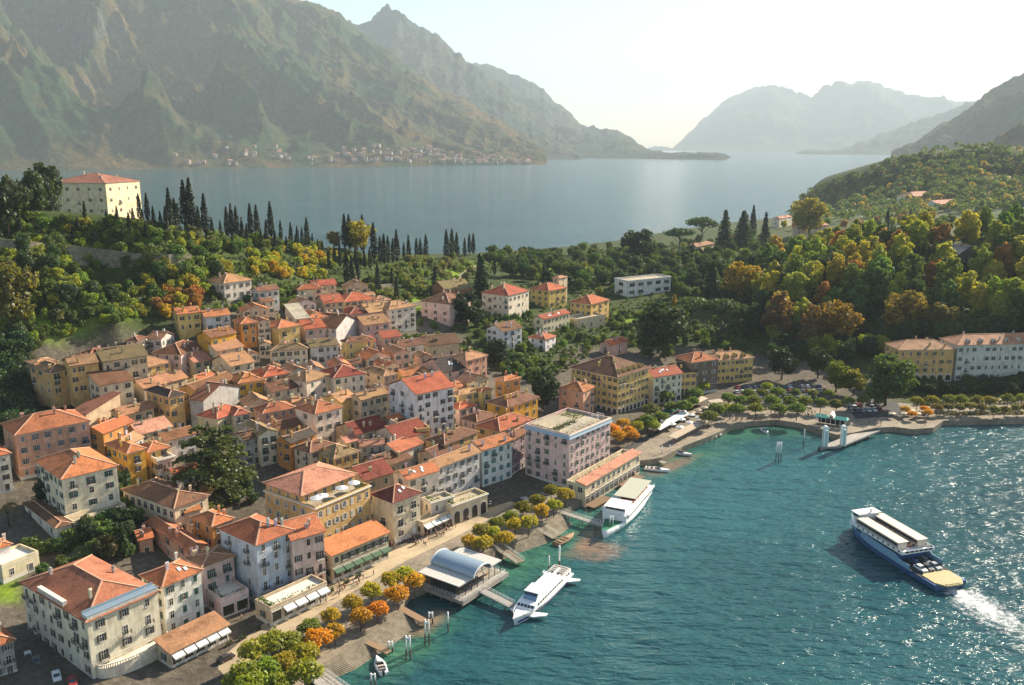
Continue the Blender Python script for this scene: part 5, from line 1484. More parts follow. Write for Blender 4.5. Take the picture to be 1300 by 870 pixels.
for i in range(4): link('window', win_mesh(1.1, 1.5, 'bare'), pent, (x0, y0 + (y1 - y0) * (i + .5) / 4, hh + .6), -pi / 2)
mb = MB()
for i in range(26):
    x = -lu/2 + .9 + (lu - 1.8) * i / 25; mb.box(x - .3, x + .3, -lv/2 + .55, -lv/2 + 1.0, hh - .05, hh + .45, 0)
mb.build('planter_row', [M['trim']], r_)

link('plants', clump(200, [(-lu/2 + .6, lu/2 - .6, -lv/2 + .5, -lv/2 + 1.1, hh + .3, hh + 1.1), (lu/2 - 5, lu/2 - 1, -lv/2 + .8, -lv/2 + 2.6, hh, hh + 2.4)], 3), r_, color=(.09, .13, .03))
# terrace parasols stand there as things of their own later
r_, lu, lv, hh = on_house('hotel')
mb = MB(); mb.box(-lu/2 + 1.2, lu * .12, -lv * .05, lv/2 - 1.2, hh - .045, hh + .9, 0)
mb.build('roof_block', [M['gravel']], r_)
mb = MB()
for i in range(7):
    x = -lu/2 + 3 + (lu - 6) * i / 6
    for y in (-lv/2 + 1.5, -lv/2 + 4.2): mb.box(x - .06, x + .06, y - .06, y + .06, hh - .05, hh + 2.5, 0)
    mb.box(x - .06, x + .06, -lv/2 + 1.2, -lv/2 + 4.5, hh + 2.5, hh + 2.62, 0)
mb.build('pergola', [M['white']], r_)
link('plants', clump(340, [(-lu/2 + .6, lu/2 - .6, -lv/2 + .5, -lv/2 + 1.2, hh, hh + 1.3), (-lu/2 + .6, -lu/2 + 1.5, -lv/2, lv/2 - 1, hh, hh + 1.2), (-lu/2 + 1, lu * .1, -lv * .12, -lv * .05, hh, hh + 1.9), (lu * .15, lu/2 - 2, 0, lv/2 - 2, hh, hh + 1.0)], 4, .26), r_, color=(.08, .11, .03))
# mansard skirt under the parapet
mb = MB()
for (p, q) in (((-lu/2, -lv/2), (lu/2, -lv/2)), ((-lu/2, lv/2), (-lu/2, -lv/2)), ((lu/2, -lv/2), (lu/2, lv/2))):
    d = Vector((q[0] - p[0], q[1] - p[1], 0)).normalized(); n_ = Vector((d.y, -d.x, 0))
    P0, P1 = Vector((*p, 0)), Vector((*q, 0))
    mb.poly([P0 + n_ * .55 - d * .55 + Vector((0, 0, hh - .9)), P1 + n_ * .55 + d * .55 + Vector((0, 0, hh - .9)), P1 + n_ * .0 + Vector((0, 0, hh + .22)), P0 + n_ * .0 + Vector((0, 0, hh + .22))], 0)
    mb.poly([P0 + n_ * .55 - d * .55 + Vector((0, 0, hh - .9)), P0 - n_ * .1 + Vector((0, 0, hh - .9)), P1 - n_ * .1 + Vector((0, 0, hh - .9)), P1 + n_ * .55 + d * .55 + Vector((0, 0, hh - .9))], 0)
mb.build('mansard_edge', [M['metal']], r_)
# water terrace of the hotel
tr_ = house('low terrace restaurant of the pink grand hotel built out over the water', (725,609), (743,619), (811,577), 6.6, 'flat', 'br', 'cream', 2, 2, 11, ground='shop', gz=.8, cornice=False, shut=None, winw=1.9, balc=0, name='terrace_restaurant', cat='restaurant', blank='')
lu, lv = HOUSES[tr_['label']][2:4]; hh = 6.6
mb = MB(); y0 = -lv/2 - .5
mb.poly([(-lu/2 - .3, y0, hh + .75), (lu/2 + .3, y0, hh + .75), (lu/2 + .3, y0 + 4.2, hh + 1.7), (-lu/2 - .3, y0 + 4.2, hh + 1.7)], 0)
mb.poly([(-lu/2 - .3, y0, hh + .55), (-lu/2 - .3, y0 + 4.2, hh + 1.5), (lu/2 + .3, y0 + 4.2, hh + 1.5), (lu/2 + .3, y0, hh + .55)], 1)
mb.poly([(-lu/2 - .3, y0, hh + .55), (lu/2 + .3, y0, hh + .55), (lu/2 + .3, y0, hh + .75), (-lu/2 - .3, y0, hh + .75)], 1)
mb.build('canopy_roof', [M['roof'], M['wood']], tr_, color=RC['sal'])
mb = MB()
for i in range(5):
    x = -lu/2 + 2.5 + i * (lu - 5) / 4; mb.box(x - 1.8, x + 1.8, y0 + 5.2, y0 + 6.2, hh - .05, hh + .55, 0)
mb.build('planter_row', [M['stone']], tr_)
link('plants', clump(160, [(-lu/2 + 1, lu/2 - 1, y0 + 5.2, y0 + 6.3, hh + .5, hh + 1.3)], 8), tr_, color=(.09, .12, .03))
# ------------------------------------------------------------------ trees
# cypresses on the ridge: (x, foot, top)
for x, f, t_ in [(217,296,239),(236,284,229),(244,285,226),(261.5,298,246),(227,289,258),(178,281,246),(188,279,245),(109,286,255),(253,284,262),(319,300,258),(327,296,260),(289,292,262),(295,290,259),(301,294,262),
                 (344.5,300,256),(339,312,279),(357,309,280),(370,305,282),(378,306,287),(384,308,289),(390.5,318,276),(397,310,296),(438,314,272),(444,312,272),(461,310,273)]:
    tree_px('cypress_tree', x, f, t_, CYP, 'tall dark cypress on the ridge between the hilltop villa and the yellow crowned tree', 'cypresses on the ridge below the hilltop villa', 1.05)
for x, f, t_ in [(475,332,283),(483,334,300),(488,336,297),(493,335,300),(499,334,303),(504,333,292),(513,331,308),(519,330,299),(529,330,302),(534,331,303),(541,332,298),(567,330,292),(574,330,291),(580,328,295),(590,326,302),(596,323,297),(601,322,296),
                 (452,340,312),(463,341,318),(470,342,314),(441,364,318),(447,360,325),(480,374,335),(425,338,312),(432,340,310),(455,362,330),(498,366,340),(552,370,338),(609,366,322),(628,350,326),(418,342,318),(504,388,352),(539,392,368)]:
    tree_px('cypress_tree', x, f, t_, CYP, 'dark cypress in the long row down the olive hillside right of the yellow crowned tree', 'cypresses in the row down the olive hillside', 1.15)
for x, f, t_ in [(1125,298,265),(1154,292,266),(955,302,261),(970,318,270)]:
    tree_px('cypress_tree', x, f, t_, CYP, 'lone slim cypress standing out above the autumn wood', 'slim cypresses in the right hand wood', 1.2)
for x, f, t_ in [(136,286,266),(100,300,276),(25,300,262),(165,300,270)]:
    tree_px('cypress_tree', x, f, t_, CYP, 'short cypress in the garden around the hilltop villa', 'short cypresses around the hilltop villa', 1.3)
for x, f, t_ in [(150,290,262),(170,290,264),(182,290,266),(196,292,262),(205,296,268),(212,300,262),(224,298,252),(252,302,268),(270,304,276),(281,306,280),(308,306,276),(314,310,284),(332,314,290),(350,320,292),(364,322,300),(376,322,298),(404,326,304),(410,330,306),(186,302,280),(240,312,284),(296,320,296)]:
    tree_px('cypress_tree', x, f, t_, CYP, 'shorter dark cypress among the bushes of the ridge right of the hilltop villa', 'shorter cypresses among the ridge bushes', 1.15)
# single trees the photograph shows
tree_px('broadleaf_tree', 454, 318, 281, (.30,.24,.02), 'round yellow crowned tree in the gap of the cypress row on the ridge', wide=1.25)
tree_px('broadleaf_tree', 424, 316, 294, (.24,.17,.04), 'small fading tree just left of the yellow crowned tree on the ridge', wide=1.2)
tree_px('cedar_tree', 274, 640, 536, (.085,.13,.025), 'huge spreading cedar with layered branches in the middle of the town', wide=1.0)
tree_px('broadleaf_tree', 836, 448, 386, (.04,.07,.022), 'big dark round oak in the gardens right of the square yellow villa', wide=1.35)
tree_px('broadleaf_tree', 811, 334, 293, (.035,.065,.028), 'dark round tree alone against the far water', wide=1.5)
tree_px('umbrella_pine', 877, 425, 378, (.055,.10,.03), 'left one of two dark umbrella pines behind the harbour row', wide=1.1)
tree_px('umbrella_pine', 915, 428, 380, (.06,.105,.03), 'right one of two dark umbrella pines behind the harbour row', wide=1.15)
tree_px('conifer_tree', 919, 322, 263, DGREEN, 'dark pointed conifer rising above the wood against the water', wide=1.1)
tree_px('conifer_tree', 942, 318, 265, DGREEN, 'dark broad conifer right of the pointed one against the water', wide=1.5)
tree_px('umbrella_pine', 890, 318, 276, DGREEN, 'dark flat topped pine above the tan roofed cottage', wide=1.1)
tree_px('umbrella_pine', 862, 326, 290, DGREEN, 'dark sprawling pine on the shore right of the lone round tree', wide=1.2)
tree_px('broadleaf_tree', 1027, 300, 252, (.30,.25,.02), 'wide bright yellow tree at the foot of the wooded hill', wide=1.25)
tree_px('broadleaf_tree', 934, 384, 334, (.34,.22,.02), 'golden yellow tree in front of the dark conifers', wide=1.0)
tree_px('conifer_tree', 856, 390, 373, (.40,.28,.02), 'tiny pointed yellow tree beside the modern white building', wide=1.4)
tree_px('conifer_tree', 903, 385, 330, (.030,.060,.020), 'broad green conifer right of the glass gable', wide=1.3)
tree_px('tall_tree', 986, 430, 372, (.20,.12,.05), 'faded brown tree in front of the dark wood', wide=1.1)
tree_px('broadleaf_tree', 1062, 440, 384, (.24,.19,.025), 'yellow topped round tree at the edge of the wood above the car park', wide=1.2)
tree_px('tall_tree', 1028, 445, 388, (.22,.14,.04), 'orange brown tree left of the yellow topped round tree', wide=1.0)
tree_px('broadleaf_tree', 1150, 432, 370, (.25,.18,.03), 'golden tree above the left end of the grand lakeside hotel', wide=1.1)
tree_px('broadleaf_tree', 1190, 428, 385, (.17,.15,.03), 'yellow green tree right of the golden tree over the grand lakeside hotel', wide=1.3)
tree_px('broadleaf_tree', 1124, 515, 452, (.085,.14,.03), 'big round green tree at the left end of the grand lakeside hotel', wide=1.15)
tree_px('broadleaf_tree', 1061, 498, 459, (.15,.17,.02), 'lime green tree beside the car park', wide=1.1)
tree_px('broadleaf_tree', 1083, 502, 470, (.17,.19,.02), 'smaller lime green tree between the car park and the big round tree', wide=1.2)
tree_px('broadleaf_tree', 1038, 480, 442, (.04,.07,.02), 'dark green tree behind the car park', wide=1.0)
tree_px('broadleaf_tree', 992, 482, 442, (.025,.05,.018), 'dark spreading tree at the end of the harbour row', wide=1.2)
tree_px('tall_tree', 593, 412, 372, (.022,.042,.016), 'dark round bush tree hiding the side of the pink villa', wide=1.9)
tree_px('conifer_tree', 612, 384, 322, DGREEN, 'dark conifer behind the barn and the large cream villa', wide=1.2)
tree_px('broadleaf_tree', 690, 520, 470, (.028,.05,.018), 'dark tree left of the salmon house with curved balconies', wide=1.0)
tree_px('broadleaf_tree', 630, 470, 432, (.026,.048,.018), 'dark leafy tree right of the salmon pink house', wide=1.1)
tree_px('palm_tree', 683, 485, 462, (.10,.14,.03), 'pale green palm above the dark garden tree')
tree_px('broadleaf_tree', 845, 458, 437, (.10,.14,.025), 'bright green round tree behind the salmon roofed arcade house', wide=1.3)
tree_px('broadleaf_tree', 822, 456, 440, (.06,.09,.02), 'darker round tree left of the bright green one behind the harbour row', wide=1.3)
tree_px('broadleaf_tree', 15, 425, 330, (.15,.15,.035), 'big olive brown tree at the left edge below the hilltop villa', wide=.9)
tree_px('broadleaf_tree', 12, 300, 225, (.045,.07,.018), 'big green tree at the left edge beside the hilltop villa', wide=.8)
tree_px('broadleaf_tree', 44, 275, 218, (.045,.08,.025), 'dark round tree close to the left side of the hilltop villa', wide=.75)
g_ = polar(78, 532, 0); tree('broadleaf_tree', (g_.x, g_.y, H1(g_.x, g_.y) - 1), 33, (.045,.07,.02), 'dark crown rising behind the roof of the hilltop villa', wide=.75)
# tree_px('broadleaf_tree', 8, 560, 400, (.016,.028,.014), 'tall dark tree in shade left of the dark stone house', wide=.5)
tree_px('broadleaf_tree', 138, 712, 680, (.07,.08,.02), 'round shrub tree in the yard of the cream green apartment house', wide=1.2)
tree_px('conifer_tree', 158, 708, 660, (.05,.08,.02), 'pointed tree in the yard beside the pillared building', wide=.9)
tree_px('palm_tree', 12, 668, 632, (.25,.22,.04), 'yellowish palm in the yard at the left edge')
tree_px('broadleaf_tree', 60, 640, 606, (.04,.06,.02), 'dark bush tree between the pink palazzo and the apartment house', wide=1.0)

# plane trees along the water: crown centre, colour
def planes(lst, col, label, group, hh=6.0):
    for px, py in lst:
        p = at(px, py, QZ + hh * .74)
        tree('plane_tree', (p.x, p.y, QZ), hh * tr.uniform(.92, 1.1), col, label, group, tr.uniform(.82, 1.0))
planes([(322,826),(344,816),(366,812),(308,858),(338,848),(362,838),(386,826),(352,866),(386,854),(322,872)], LIME, 'clipped lime green tree in the clump beside the zebra crossing', 'lime green clipped trees by the zebra crossing', 7.4)
planes([(404,811),(425,799),(457,781),(479,771),(505,754),(526,737)], ORANGE, 'clipped orange tree in the water side row left of the pavilion', 'orange clipped trees left of the pavilion')
planes([(420,780),(447,763),(472,750),(497,736),(514,728)], YELLOW, 'clipped yellow tree in the road side row left of the pavilion', 'yellow clipped trees left of the pavilion')
planes([(394,796)], LIGHT, 'clipped green tree at the end of the yellow row left of the pavilion', None)
planes([(596,685),(613,690),(624,674),(640,682),(654,664),(671,663),(688,648),(703,641),(718,628)], YELLOW, 'clipped golden tree between the pavilion and the pink grand hotel', 'golden clipped trees right of the pavilion')
planes([(611,673),(630,664),(648,655),(664,644),(682,634),(700,622)], [(.22,.19,.02),(.2,.2,.02)], 'clipped yellow green tree in the road side row before the pink grand hotel', 'yellow green clipped trees before the pink grand hotel')
planes([(777,544),(786,553),(798,545),(791,536),(803,552)], ORANGE, 'orange tree right of the pink grand hotel', 'orange trees right of the pink grand hotel', 6.2)
planes([(826,520),(846,502),(880,508),(884,498),(926,505),(941,507),(958,507),(980,509),(1003,508),(1022,508),(1042,510),(1062,511),(868,515),(852,514),(910,520),(935,519),(960,518),(990,518),(1012,519),(900,528),(822,534),(838,528)], [(.16,.20,.04),(.14,.18,.04)], 'clipped olive green tree in the harbour garden', 'clipped trees of the harbour garden', 7.4)
planes([(950,499),(968,497),(988,498),(1010,497),(1032,498),(1052,499),(1078,508),(1096,508),(1116,507)], [(.16,.19,.04)], 'green tree standing between the rows of parked cars', 'trees between the parked cars', 6.2)
planes([(893,490),(922,516),(974,490),(830,540),(808,541)], LIME, 'bright lime tree among the parasols of the harbour garden', 'lime trees of the harbour garden', 6.0)
planes([(1165,508),(1184,508),(1205,507),(1220,507),(1241,508),(1257,507),(1280,506),(1297,505)], [(.22,.23,.04)], 'round clipped tree in the upper row of the grand hotel garden', 'upper row of clipped trees in the grand hotel garden', 6.2)
planes([(1190,517),(1204,516),(1219,517),(1232,516),(1246,517),(1262,520),(1276,519),(1290,517),(1304,517)], [(.17,.175,.06),(.20,.19,.06)], 'round clipped tree in the lower row on the grand hotel quay', 'lower row of clipped trees on the grand hotel quay', 5.2)
planes([(1149,519),(1158,525),(1174,519),(1179,524)], ORANGE, 'small orange tree on the round terrace at the waterside', 'orange trees on the round terrace', 4.2)
planes([(1180,493),(1200,491),(1225,490),(1262,490),(1285,490)], [(.035,.05,.02)], 'dark shrub tree under the front of the grand lakeside hotel', 'dark shrubs under the grand lakeside hotel', 5.5)


# hillside, gardens and woods
scatter(40, [(30,436),(60,420),(120,396),(200,388),(200,404),(140,412),(80,428),(40,446)], [(1,'bushy_tree',(2.5,5),(.9,1.3),LIME,'lime hillside bush on the sunny lawn above the long ochre house'),(1,'bushy_tree',(2.5,5),(.9,1.3),GREEN,'green hillside bush on the sunny lawn above the long ochre house')], 'bushes on the sunny lawn above the long ochre house', .6, front=False)
scatter(26, [(105,640),(165,610),(175,650),(160,700),(110,690)], [(1,'bushy_tree',(3.5,6.5),(.9,1.3),GREEN,'green yard bush beside the pillared building'),(1,'broadleaf_tree',(6,8),(.9,1.2),DGREEN,'dark yard tree beside the pillared building')], 'yard trees beside the pillared building', .6, front=False)
scatter(46, [(-10,262),(66,282),(140,288),(205,298),(205,314),(60,302),(-10,294)], [(2,'bushy_tree',(3.5,6),(.9,1.3),GREEN,'green hillside bush just under the hilltop villa'),(1,'bushy_tree',(3,5),(.9,1.3),LIGHT,'light green hillside bush just under the hilltop villa'),(1,'bushy_tree',(3,5),(.9,1.3),LIME,'lime hillside bush just under the hilltop villa')], 'bushes just under the hilltop villa', .6, front=False)
scatter(60, [(1118,484),(1330,484),(1330,502),(1118,502)], [(2,'bushy_tree',(3,5.5),(.9,1.3),DGREEN,'dark park shrub below the grand lakeside hotel'),(1,'bushy_tree',(3,5),(.9,1.3),GREEN,'green park shrub below the grand lakeside hotel')], 'shrubs below the grand lakeside hotel', .5, front=False)
scatter(34, [(300,345),(330,322),(420,325),(432,345),(400,362),(320,352)], [(3,'bushy_tree',(5,8),(.9,1.3),YELLOW,'yellow autumn tree on the terraces below the cypress row'),(1,'bushy_tree',(4,6),(.9,1.2),LIME,'lime bush on the terraces below the cypress row')], 'yellow trees on the terraces below the cypress row', .62)
scatter(16, [(195,385),(235,360),(262,372),(245,420),(215,425)], [(2,'bushy_tree',(5,7),(.8,1.1),RUST,'rust coloured tree left of the cream hillside villa'),(1,'bushy_tree',(5,7),(.8,1.1),YELLOW,'yellow tree left of the cream hillside villa')], 'autumn trees left of the cream hillside villa', .6)
scatter(95, [(470,340),(560,328),(640,338),(600,365),(560,368),(500,390),(465,372)], [(3,'bushy_tree',(4.5,7),(.9,1.2),OLIVE,'rounded olive tree on the sloping grove above the town'),(1,'bushy_tree',(4,6),(.9,1.2),LIGHT,'fresh green tree in the olive grove above the town')], 'olive trees on the grove above the town', .62)
scatter(120, [(0,330),(60,310),(170,322),(260,328),(300,350),(240,365),(200,392),(120,400),(60,412),(0,440)], [(2.4,'bushy_tree',(5,9),(.8,1.2),GREEN,'bushy green tree on the steep terraces under the retaining wall'),(2,'bushy_tree',(4,7),(.8,1.2),LIGHT,'light green tree on the steep terraces under the retaining wall'),(2.4,'bushy_tree',(4,7),(.8,1.2),LIME,'lime yellow tree on the steep terraces under the retaining wall'),(1,'broadleaf_tree',(8,12),(.8,1.1),DGREEN,'dark tree on the steep terraces under the retaining wall')], 'trees on the steep terraces', .6)
scatter(90, [(95,292),(170,284),(215,296),(300,298),(420,318),(480,338),(400,332),(300,322),(230,315),(150,305)], [(3,'bushy_tree',(4,7),(.8,1.3),GREEN,'bushy green tree along the ridge path below the cypresses'),(2,'bushy_tree',(4,6),(.9,1.3),OLIVE,'olive coloured tree along the ridge path below the cypresses'),(1,'bushy_tree',(4,6),(.8,1.2),LIME,'lime tree along the ridge path below the cypresses')], 'trees along the ridge path', .6)
scatter(40, [(255,398),(330,372),(440,374),(430,384),(380,392),(320,402),(330,396)], [(2,'bushy_tree',(3,5),(.9,1.2),GREEN,'small green tree behind the upper houses of the town'),(1,'bushy_tree',(3,5),(.9,1.2),LIGHT,'light green tree behind the upper houses of the town')], 'small trees behind the upper houses', .6)
scatter(16, [(-20,235),(60,225),(70,262),(40,290),(-20,300)], [(1,'broadleaf_tree',(10,15),(.9,1.1),GREEN,'green tree left of the hilltop villa')], 'trees left of the hilltop villa', .55)
scatter(170, [(600,400),(720,405),(790,400),(860,405),(950,440),(955,462),(880,442),(770,440),(718,465),(690,490),(610,470),(605,430)], [(2,'bushy_tree',(3,5.5),(.9,1.3),DGREEN,'dark garden shrub among the villas'),(2,'bushy_tree',(3,5.5),(.9,1.2),GREEN,'green garden tree among the villas'),(1,'bushy_tree',(3,5),(.9,1.2),LIGHT,'light green garden tree among the villas')], 'garden trees among the villas', .62)
scatter(22, [(480,440),(530,432),(545,450),(500,470),(480,460)], [(1,'bushy_tree',(3,5),(.9,1.2),GREEN,'green tree in the walled garden right of the bright yellow house')], 'trees in the walled garden', .6)
scatter(12, [(345,458),(430,450),(430,466),(350,474)], [(1,'bushy_tree',(3,4.5),(.9,1.2),LIGHT,'green bush in front of the wide cream villa')], 'bushes before the wide cream villa', .6)
scatter(20, [(380,392),(560,400),(640,430),(600,452),(520,430)], [(1,'bushy_tree',(2.5,4.5),(.9,1.2),GREEN,'green bush in the gardens under the pink villa')], 'bushes under the pink villa', .6)
scatter(175, [(640,340),(700,334),(790,333),(870,322),(980,305),(1000,335),(950,395),(870,385),(790,380),(770,378),(640,352)], [(2,'broadleaf_tree',(9,15),(.9,1.2),DGREEN,'dark tree of the park between the villas and the far shore'),(2,'broadleaf_tree',(8,13),(.9,1.2),GREEN,'green tree of the park between the villas and the far shore'),(.7,'conifer_tree',(12,17),(.9,1.2),DGREEN,'dark conifer of the park between the villas and the far shore'),(.6,'bushy_tree',(5,8),(.9,1.2),LIGHT,'light green tree of the park between the villas and the far shore')], 'trees of the park beyond the villas', .58)
scatter(110, [(945,345),(1000,330),(1090,312),(1200,300),(1340,292),(1340,412),(1120,418),(1000,430),(940,420)], [(2,'tall_tree',(18,25),(1.0,1.25),[(.12,.19,.04),(.15,.22,.045)],'tall green tree of the wood behind the grand lakeside hotel'),(3.2,'tall_tree',(18,25),(1.0,1.25),[(.34,.36,.05),(.28,.34,.05),(.40,.37,.05)],'tall yellow green tree of the wood behind the grand lakeside hotel'),(.4,'tall_tree',(17,23),(1.0,1.25),RUST,'tall rust coloured tree of the wood behind the grand lakeside hotel'),(.8,'broadleaf_tree',(15,20),(1.0,1.2),DGREEN,'broad dark tree of the wood behind the grand lakeside hotel')], 'trees of the autumn wood', .5)
scatter(120, [(600,326),(700,322),(800,314),(840,311),(980,300),(985,318),(830,335),(700,338),(610,338)], [(2,'broadleaf_tree',(7,12),(1,1.3),GREEN,'green tree along the far shore of the promontory'),(1,'broadleaf_tree',(7,12),(1,1.3),DGREEN,'dark tree along the far shore of the promontory'),(.5,'bushy_tree',(5,8),(1,1.3),LIGHT,'light park tree along the far shore of the promontory')], 'trees along the far shore of the promontory', .55)
scatter(45, [(820,318),(900,312),(990,288),(1100,278),(1290,262),(1290,290),(1100,300),(1000,305)], [(2,'broadleaf_tree',(9,15),(1,1.3),GREEN,'tree on the low land between the autumn wood and the wooded hill'),(1,'broadleaf_tree',(9,14),(1,1.3),YELLOW,'yellow tree on the low land between the autumn wood and the wooded hill'),(1,'broadleaf_tree',(8,13),(1,1.3),RUST,'rust tree on the low land between the autumn wood and the wooded hill')], 'trees on the low land before the wooded hill', .6)
scatter(26, [(962,425),(1125,422),(1125,452),(1060,464),(970,460)], [(2,'broadleaf_tree',(8,13),(1,1.25),DGREEN,'dark tree at the foot of the autumn wood above the car park'),(1.5,'broadleaf_tree',(8,12),(1,1.25),LIME,'lime tree at the foot of the autumn wood above the car park')], 'trees at the foot of the autumn wood', .55)
scatter(30, [(1120,424),(1340,418),(1340,432),(1120,440)], [(1,'broadleaf_tree',(10,15),(1,1.3),DGREEN,'dark tree close behind the grand lakeside hotel'),(1,'broadleaf_tree',(10,14),(1,1.2),GREEN,'green tree close behind the grand lakeside hotel')], 'trees close behind the grand lakeside hotel', .5)
scatter(14, [(180,640),(235,600),(250,640),(320,640),(330,600),(250,560),(190,600)], [(1,'bushy_tree',(3,5),(.9,1.3),DGREEN,'dark bush in the courtyard around the huge cedar')], 'bushes around the huge cedar', .6, front=False)
scatter(16, [(70,690),(165,665),(170,712),(60,740),(30,700)], [(1,'bushy_tree',(3,5),(.9,1.3),GREEN,'green bush in the yard behind the large beige corner building')], 'bushes in the yard behind the corner building', .6, front=False)
scatter(30, [(0,440),(30,420),(40,470),(30,560),(0,560)], [(1,'bushy_tree',(6,10),(.9,1.3),DGREEN,'dark bush on the shaded slope left of the dark stone house'),], 'bushes on the shaded slope', .5, front=False)
print('trees', sum(1 for o in bpy.data.objects if o.get('category') == 'tree'))

# the wooded hill far behind: one mass of crowns
def mass(name, label, poly, n, hr, cols, leaf, nleaf, seed, avoid=True):
    r = np.random.default_rng(seed); P_ = np.array(poly, float)
    pts, nrm, tone = [], [], []
    xs, ys = P_[:, 0], P_[:, 1]; k = 0
    while k < n:
        px, py = r.uniform(xs.min(), xs.max()), r.uniform(ys.min(), ys.max())
        if not inside(np.array([px]), np.array([py]), P_)[0]: continue
        k += 1
        g = ground(px, py)
        if g.z < 1: continue
        if avoid and not free(g.x, g.y, 2.0, 0.0): continue
        h_ = r.uniform(*hr); d = r.normal(0, 1, (nleaf, 3)); d /= np.linalg.norm(d, axis=1, keepdims=True)
        d[:, 2] = np.where(d[:, 2] < -.4, -d[:, 2], d[:, 2])
        p = d * np.array([h_ * .42, h_ * .42, h_ * .5]) * r.uniform(.8, 1.1, (nleaf, 1)) + np.array([g.x, g.y, g.z + h_ * .5])
        pts.append(p); nrm.append(d)
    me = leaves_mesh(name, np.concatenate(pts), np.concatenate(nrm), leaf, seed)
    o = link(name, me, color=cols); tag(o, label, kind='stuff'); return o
hillp = [(985,274),(1000,262),(1060,232),(1130,205),(1200,192),(1245,188),(1310,196),(1310,262),(1200,275),(1100,285),(1020,284)]
mass('woodland', 'green woodland covering the far hill', hillp, 620, (9, 17), (.11,.175,.05), 1.5, 90, 5)
mass('woodland', 'olive brown part of the woodland on the far hill', hillp, 130, (9, 15), (.24,.21,.06), 1.5, 90, 6)
mass('woodland', 'yellow trees scattered in the woodland on the far hill', [(1040,262),(1100,240),(1250,210),(1310,205),(1310,262),(1100,275)], 60, (9, 16), (.36,.28,.04), 1.5, 90, 7)
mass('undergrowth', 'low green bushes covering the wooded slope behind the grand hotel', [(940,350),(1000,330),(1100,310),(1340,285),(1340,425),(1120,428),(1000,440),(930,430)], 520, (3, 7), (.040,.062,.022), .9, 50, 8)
mass('undergrowth', 'low bushes covering the left hillside', [(0,300),(170,286),(300,300),(420,322),(560,332),(640,340),(600,372),(500,392),(330,372),(240,400),(120,408),(0,445)], 900, (1.4, 3.4), (.085,.125,.026), .45, 44, 9)
mass('undergrowth', 'thick shrubs on the neck of land behind the town', [(600,326),(700,322),(800,314),(840,312),(980,300),(985,330),(930,370),(830,350),(780,365),(700,345),(610,345)], 900, (2, 5), (.085,.125,.03), .7, 46, 12)
mass('undergrowth', 'low bushes between the garden trees', [(600,380),(760,340),(880,325),(980,305),(960,450),(860,430),(760,445),(700,485),(615,465)], 1000, (1.4, 3.8), (.080,.125,.028), .5, 46, 10)
# ------------------------------------------------------------------ walls and hedges on the hillside
def strip(pts, base, top, thick, name, m, label, cat, cap=None):
    """wall along ground points; base and top above the ground"""
    gs = [ground(*p) for p in pts]
    b = MB()
    L_ = []; R_ = []
    for i, g in enumerate(gs):
        d = (gs[min(i + 1, len(gs) - 1)] - gs[max(i - 1, 0)]); d.z = 0; d.normalize(); n_ = Vector((-d.y, d.x, 0)) * thick / 2
        L_.append(g + n_); R_.append(g - n_)
    for i in range(len(gs) - 1):
        for A in (L_, R_):
            p, q = A[i], A[i + 1]
            b.poly([p + Vector((0, 0, base)), q + Vector((0, 0, base)), q + Vector((0, 0, top)), p + Vector((0, 0, top))], 0)
        b.poly([v + Vector((0, 0, top)) for v in (L_[i], L_[i + 1], R_[i + 1], R_[i])], 0)
    for i in (0, -1): b.poly([L_[i] + Vector((0, 0, base)), R_[i] + Vector((0, 0, base)), R_[i] + Vector((0, 0, top)), L_[i] + Vector((0, 0, top))], 0)
    return tag(b.build(name, m), label, cat)
strip([(-30,318),(20,322),(70,326),(120,331),(170,337),(215,339),(243,338)], -3, 6.0, 1.2, 'retaining_wall', M['stone'], 'long grey stone retaining wall below the hilltop villa', 'wall')
strip([(404,378),(440,373),(470,369),(500,366)], -2, 3.0, .8, 'retaining_wall', M['stone'], 'terrace wall with a green strip above the long tan house', 'wall')
strip([(575,360),(590,350),(604,342)], -2, 3.0, .8, 'garden_wall', M['stone'], 'stone garden wall climbing the hillside right of the olive grove', 'wall')
strip([(520,392),(550,384),(572,376)], -2, 3.0, .8, 'garden_wall', M['stone'], 'stone garden wall at the lower edge of the olive grove', 'wall')

def hedge(pts, h_, w_, col, label, group=None, dens=9, z=None):
    gs = [ground(*p) if z is None else at(*p, z) for p in pts]
    r = np.random.default_rng(hash_s(label) % 9999 + int(pts[0][0] * 7 + pts[0][1]))
    P_, N_ = [], []
    for a, c in zip(gs[:-1], gs[1:]):
        d = c - a; n = int(d.length * dens * (h_ + w_)) + 4
        dn = d.normalized(); nn = Vector((-dn.y, dn.x, 0))
        t_ = r.random(n); s = r.uniform(-1, 1, n); zz = r.random(n)
        edge_ = r.random(n) < .5
        s = np.where(edge_, s, np.sign(s) * r.uniform(.85, 1.05, n)); zz = np.where(edge_, r.uniform(.85, 1.08, n), zz)
        zz = zz * (1 + .12 * np.sin(t_ * d.length * .9))
        p = np.array(a)[None] + np.array(d)[None] * t_[:, None] + np.array(nn)[None] * (s * w_ / 2)[:, None]; p[:, 2] += zz * h_
        P_.append(p); N_.append(np.stack([nn.x * s, nn.y * s, zz], 1))
    o0 = gs[0]
    P_ = np.concatenate(P_) - np.array(o0)
    me = leaves_mesh('hedge', P_, np.concatenate(N_), .34, 3)
    o = link('hedge', me, loc=o0, color=col); return tag(o, label, 'hedge', group)
hedge([(95,405),(150,392),(205,374),(262,356),(325,340)], 2.2, 2.4, (.07,.10,.018), 'long clipped hedge slanting up the terraces left of the cream hillside villa')
hedge([(205,392),(250,372),(300,357),(330,350)], 1.6, 2.0, (.12,.14,.02), 'yellow green hedge below the long slanting hedge')
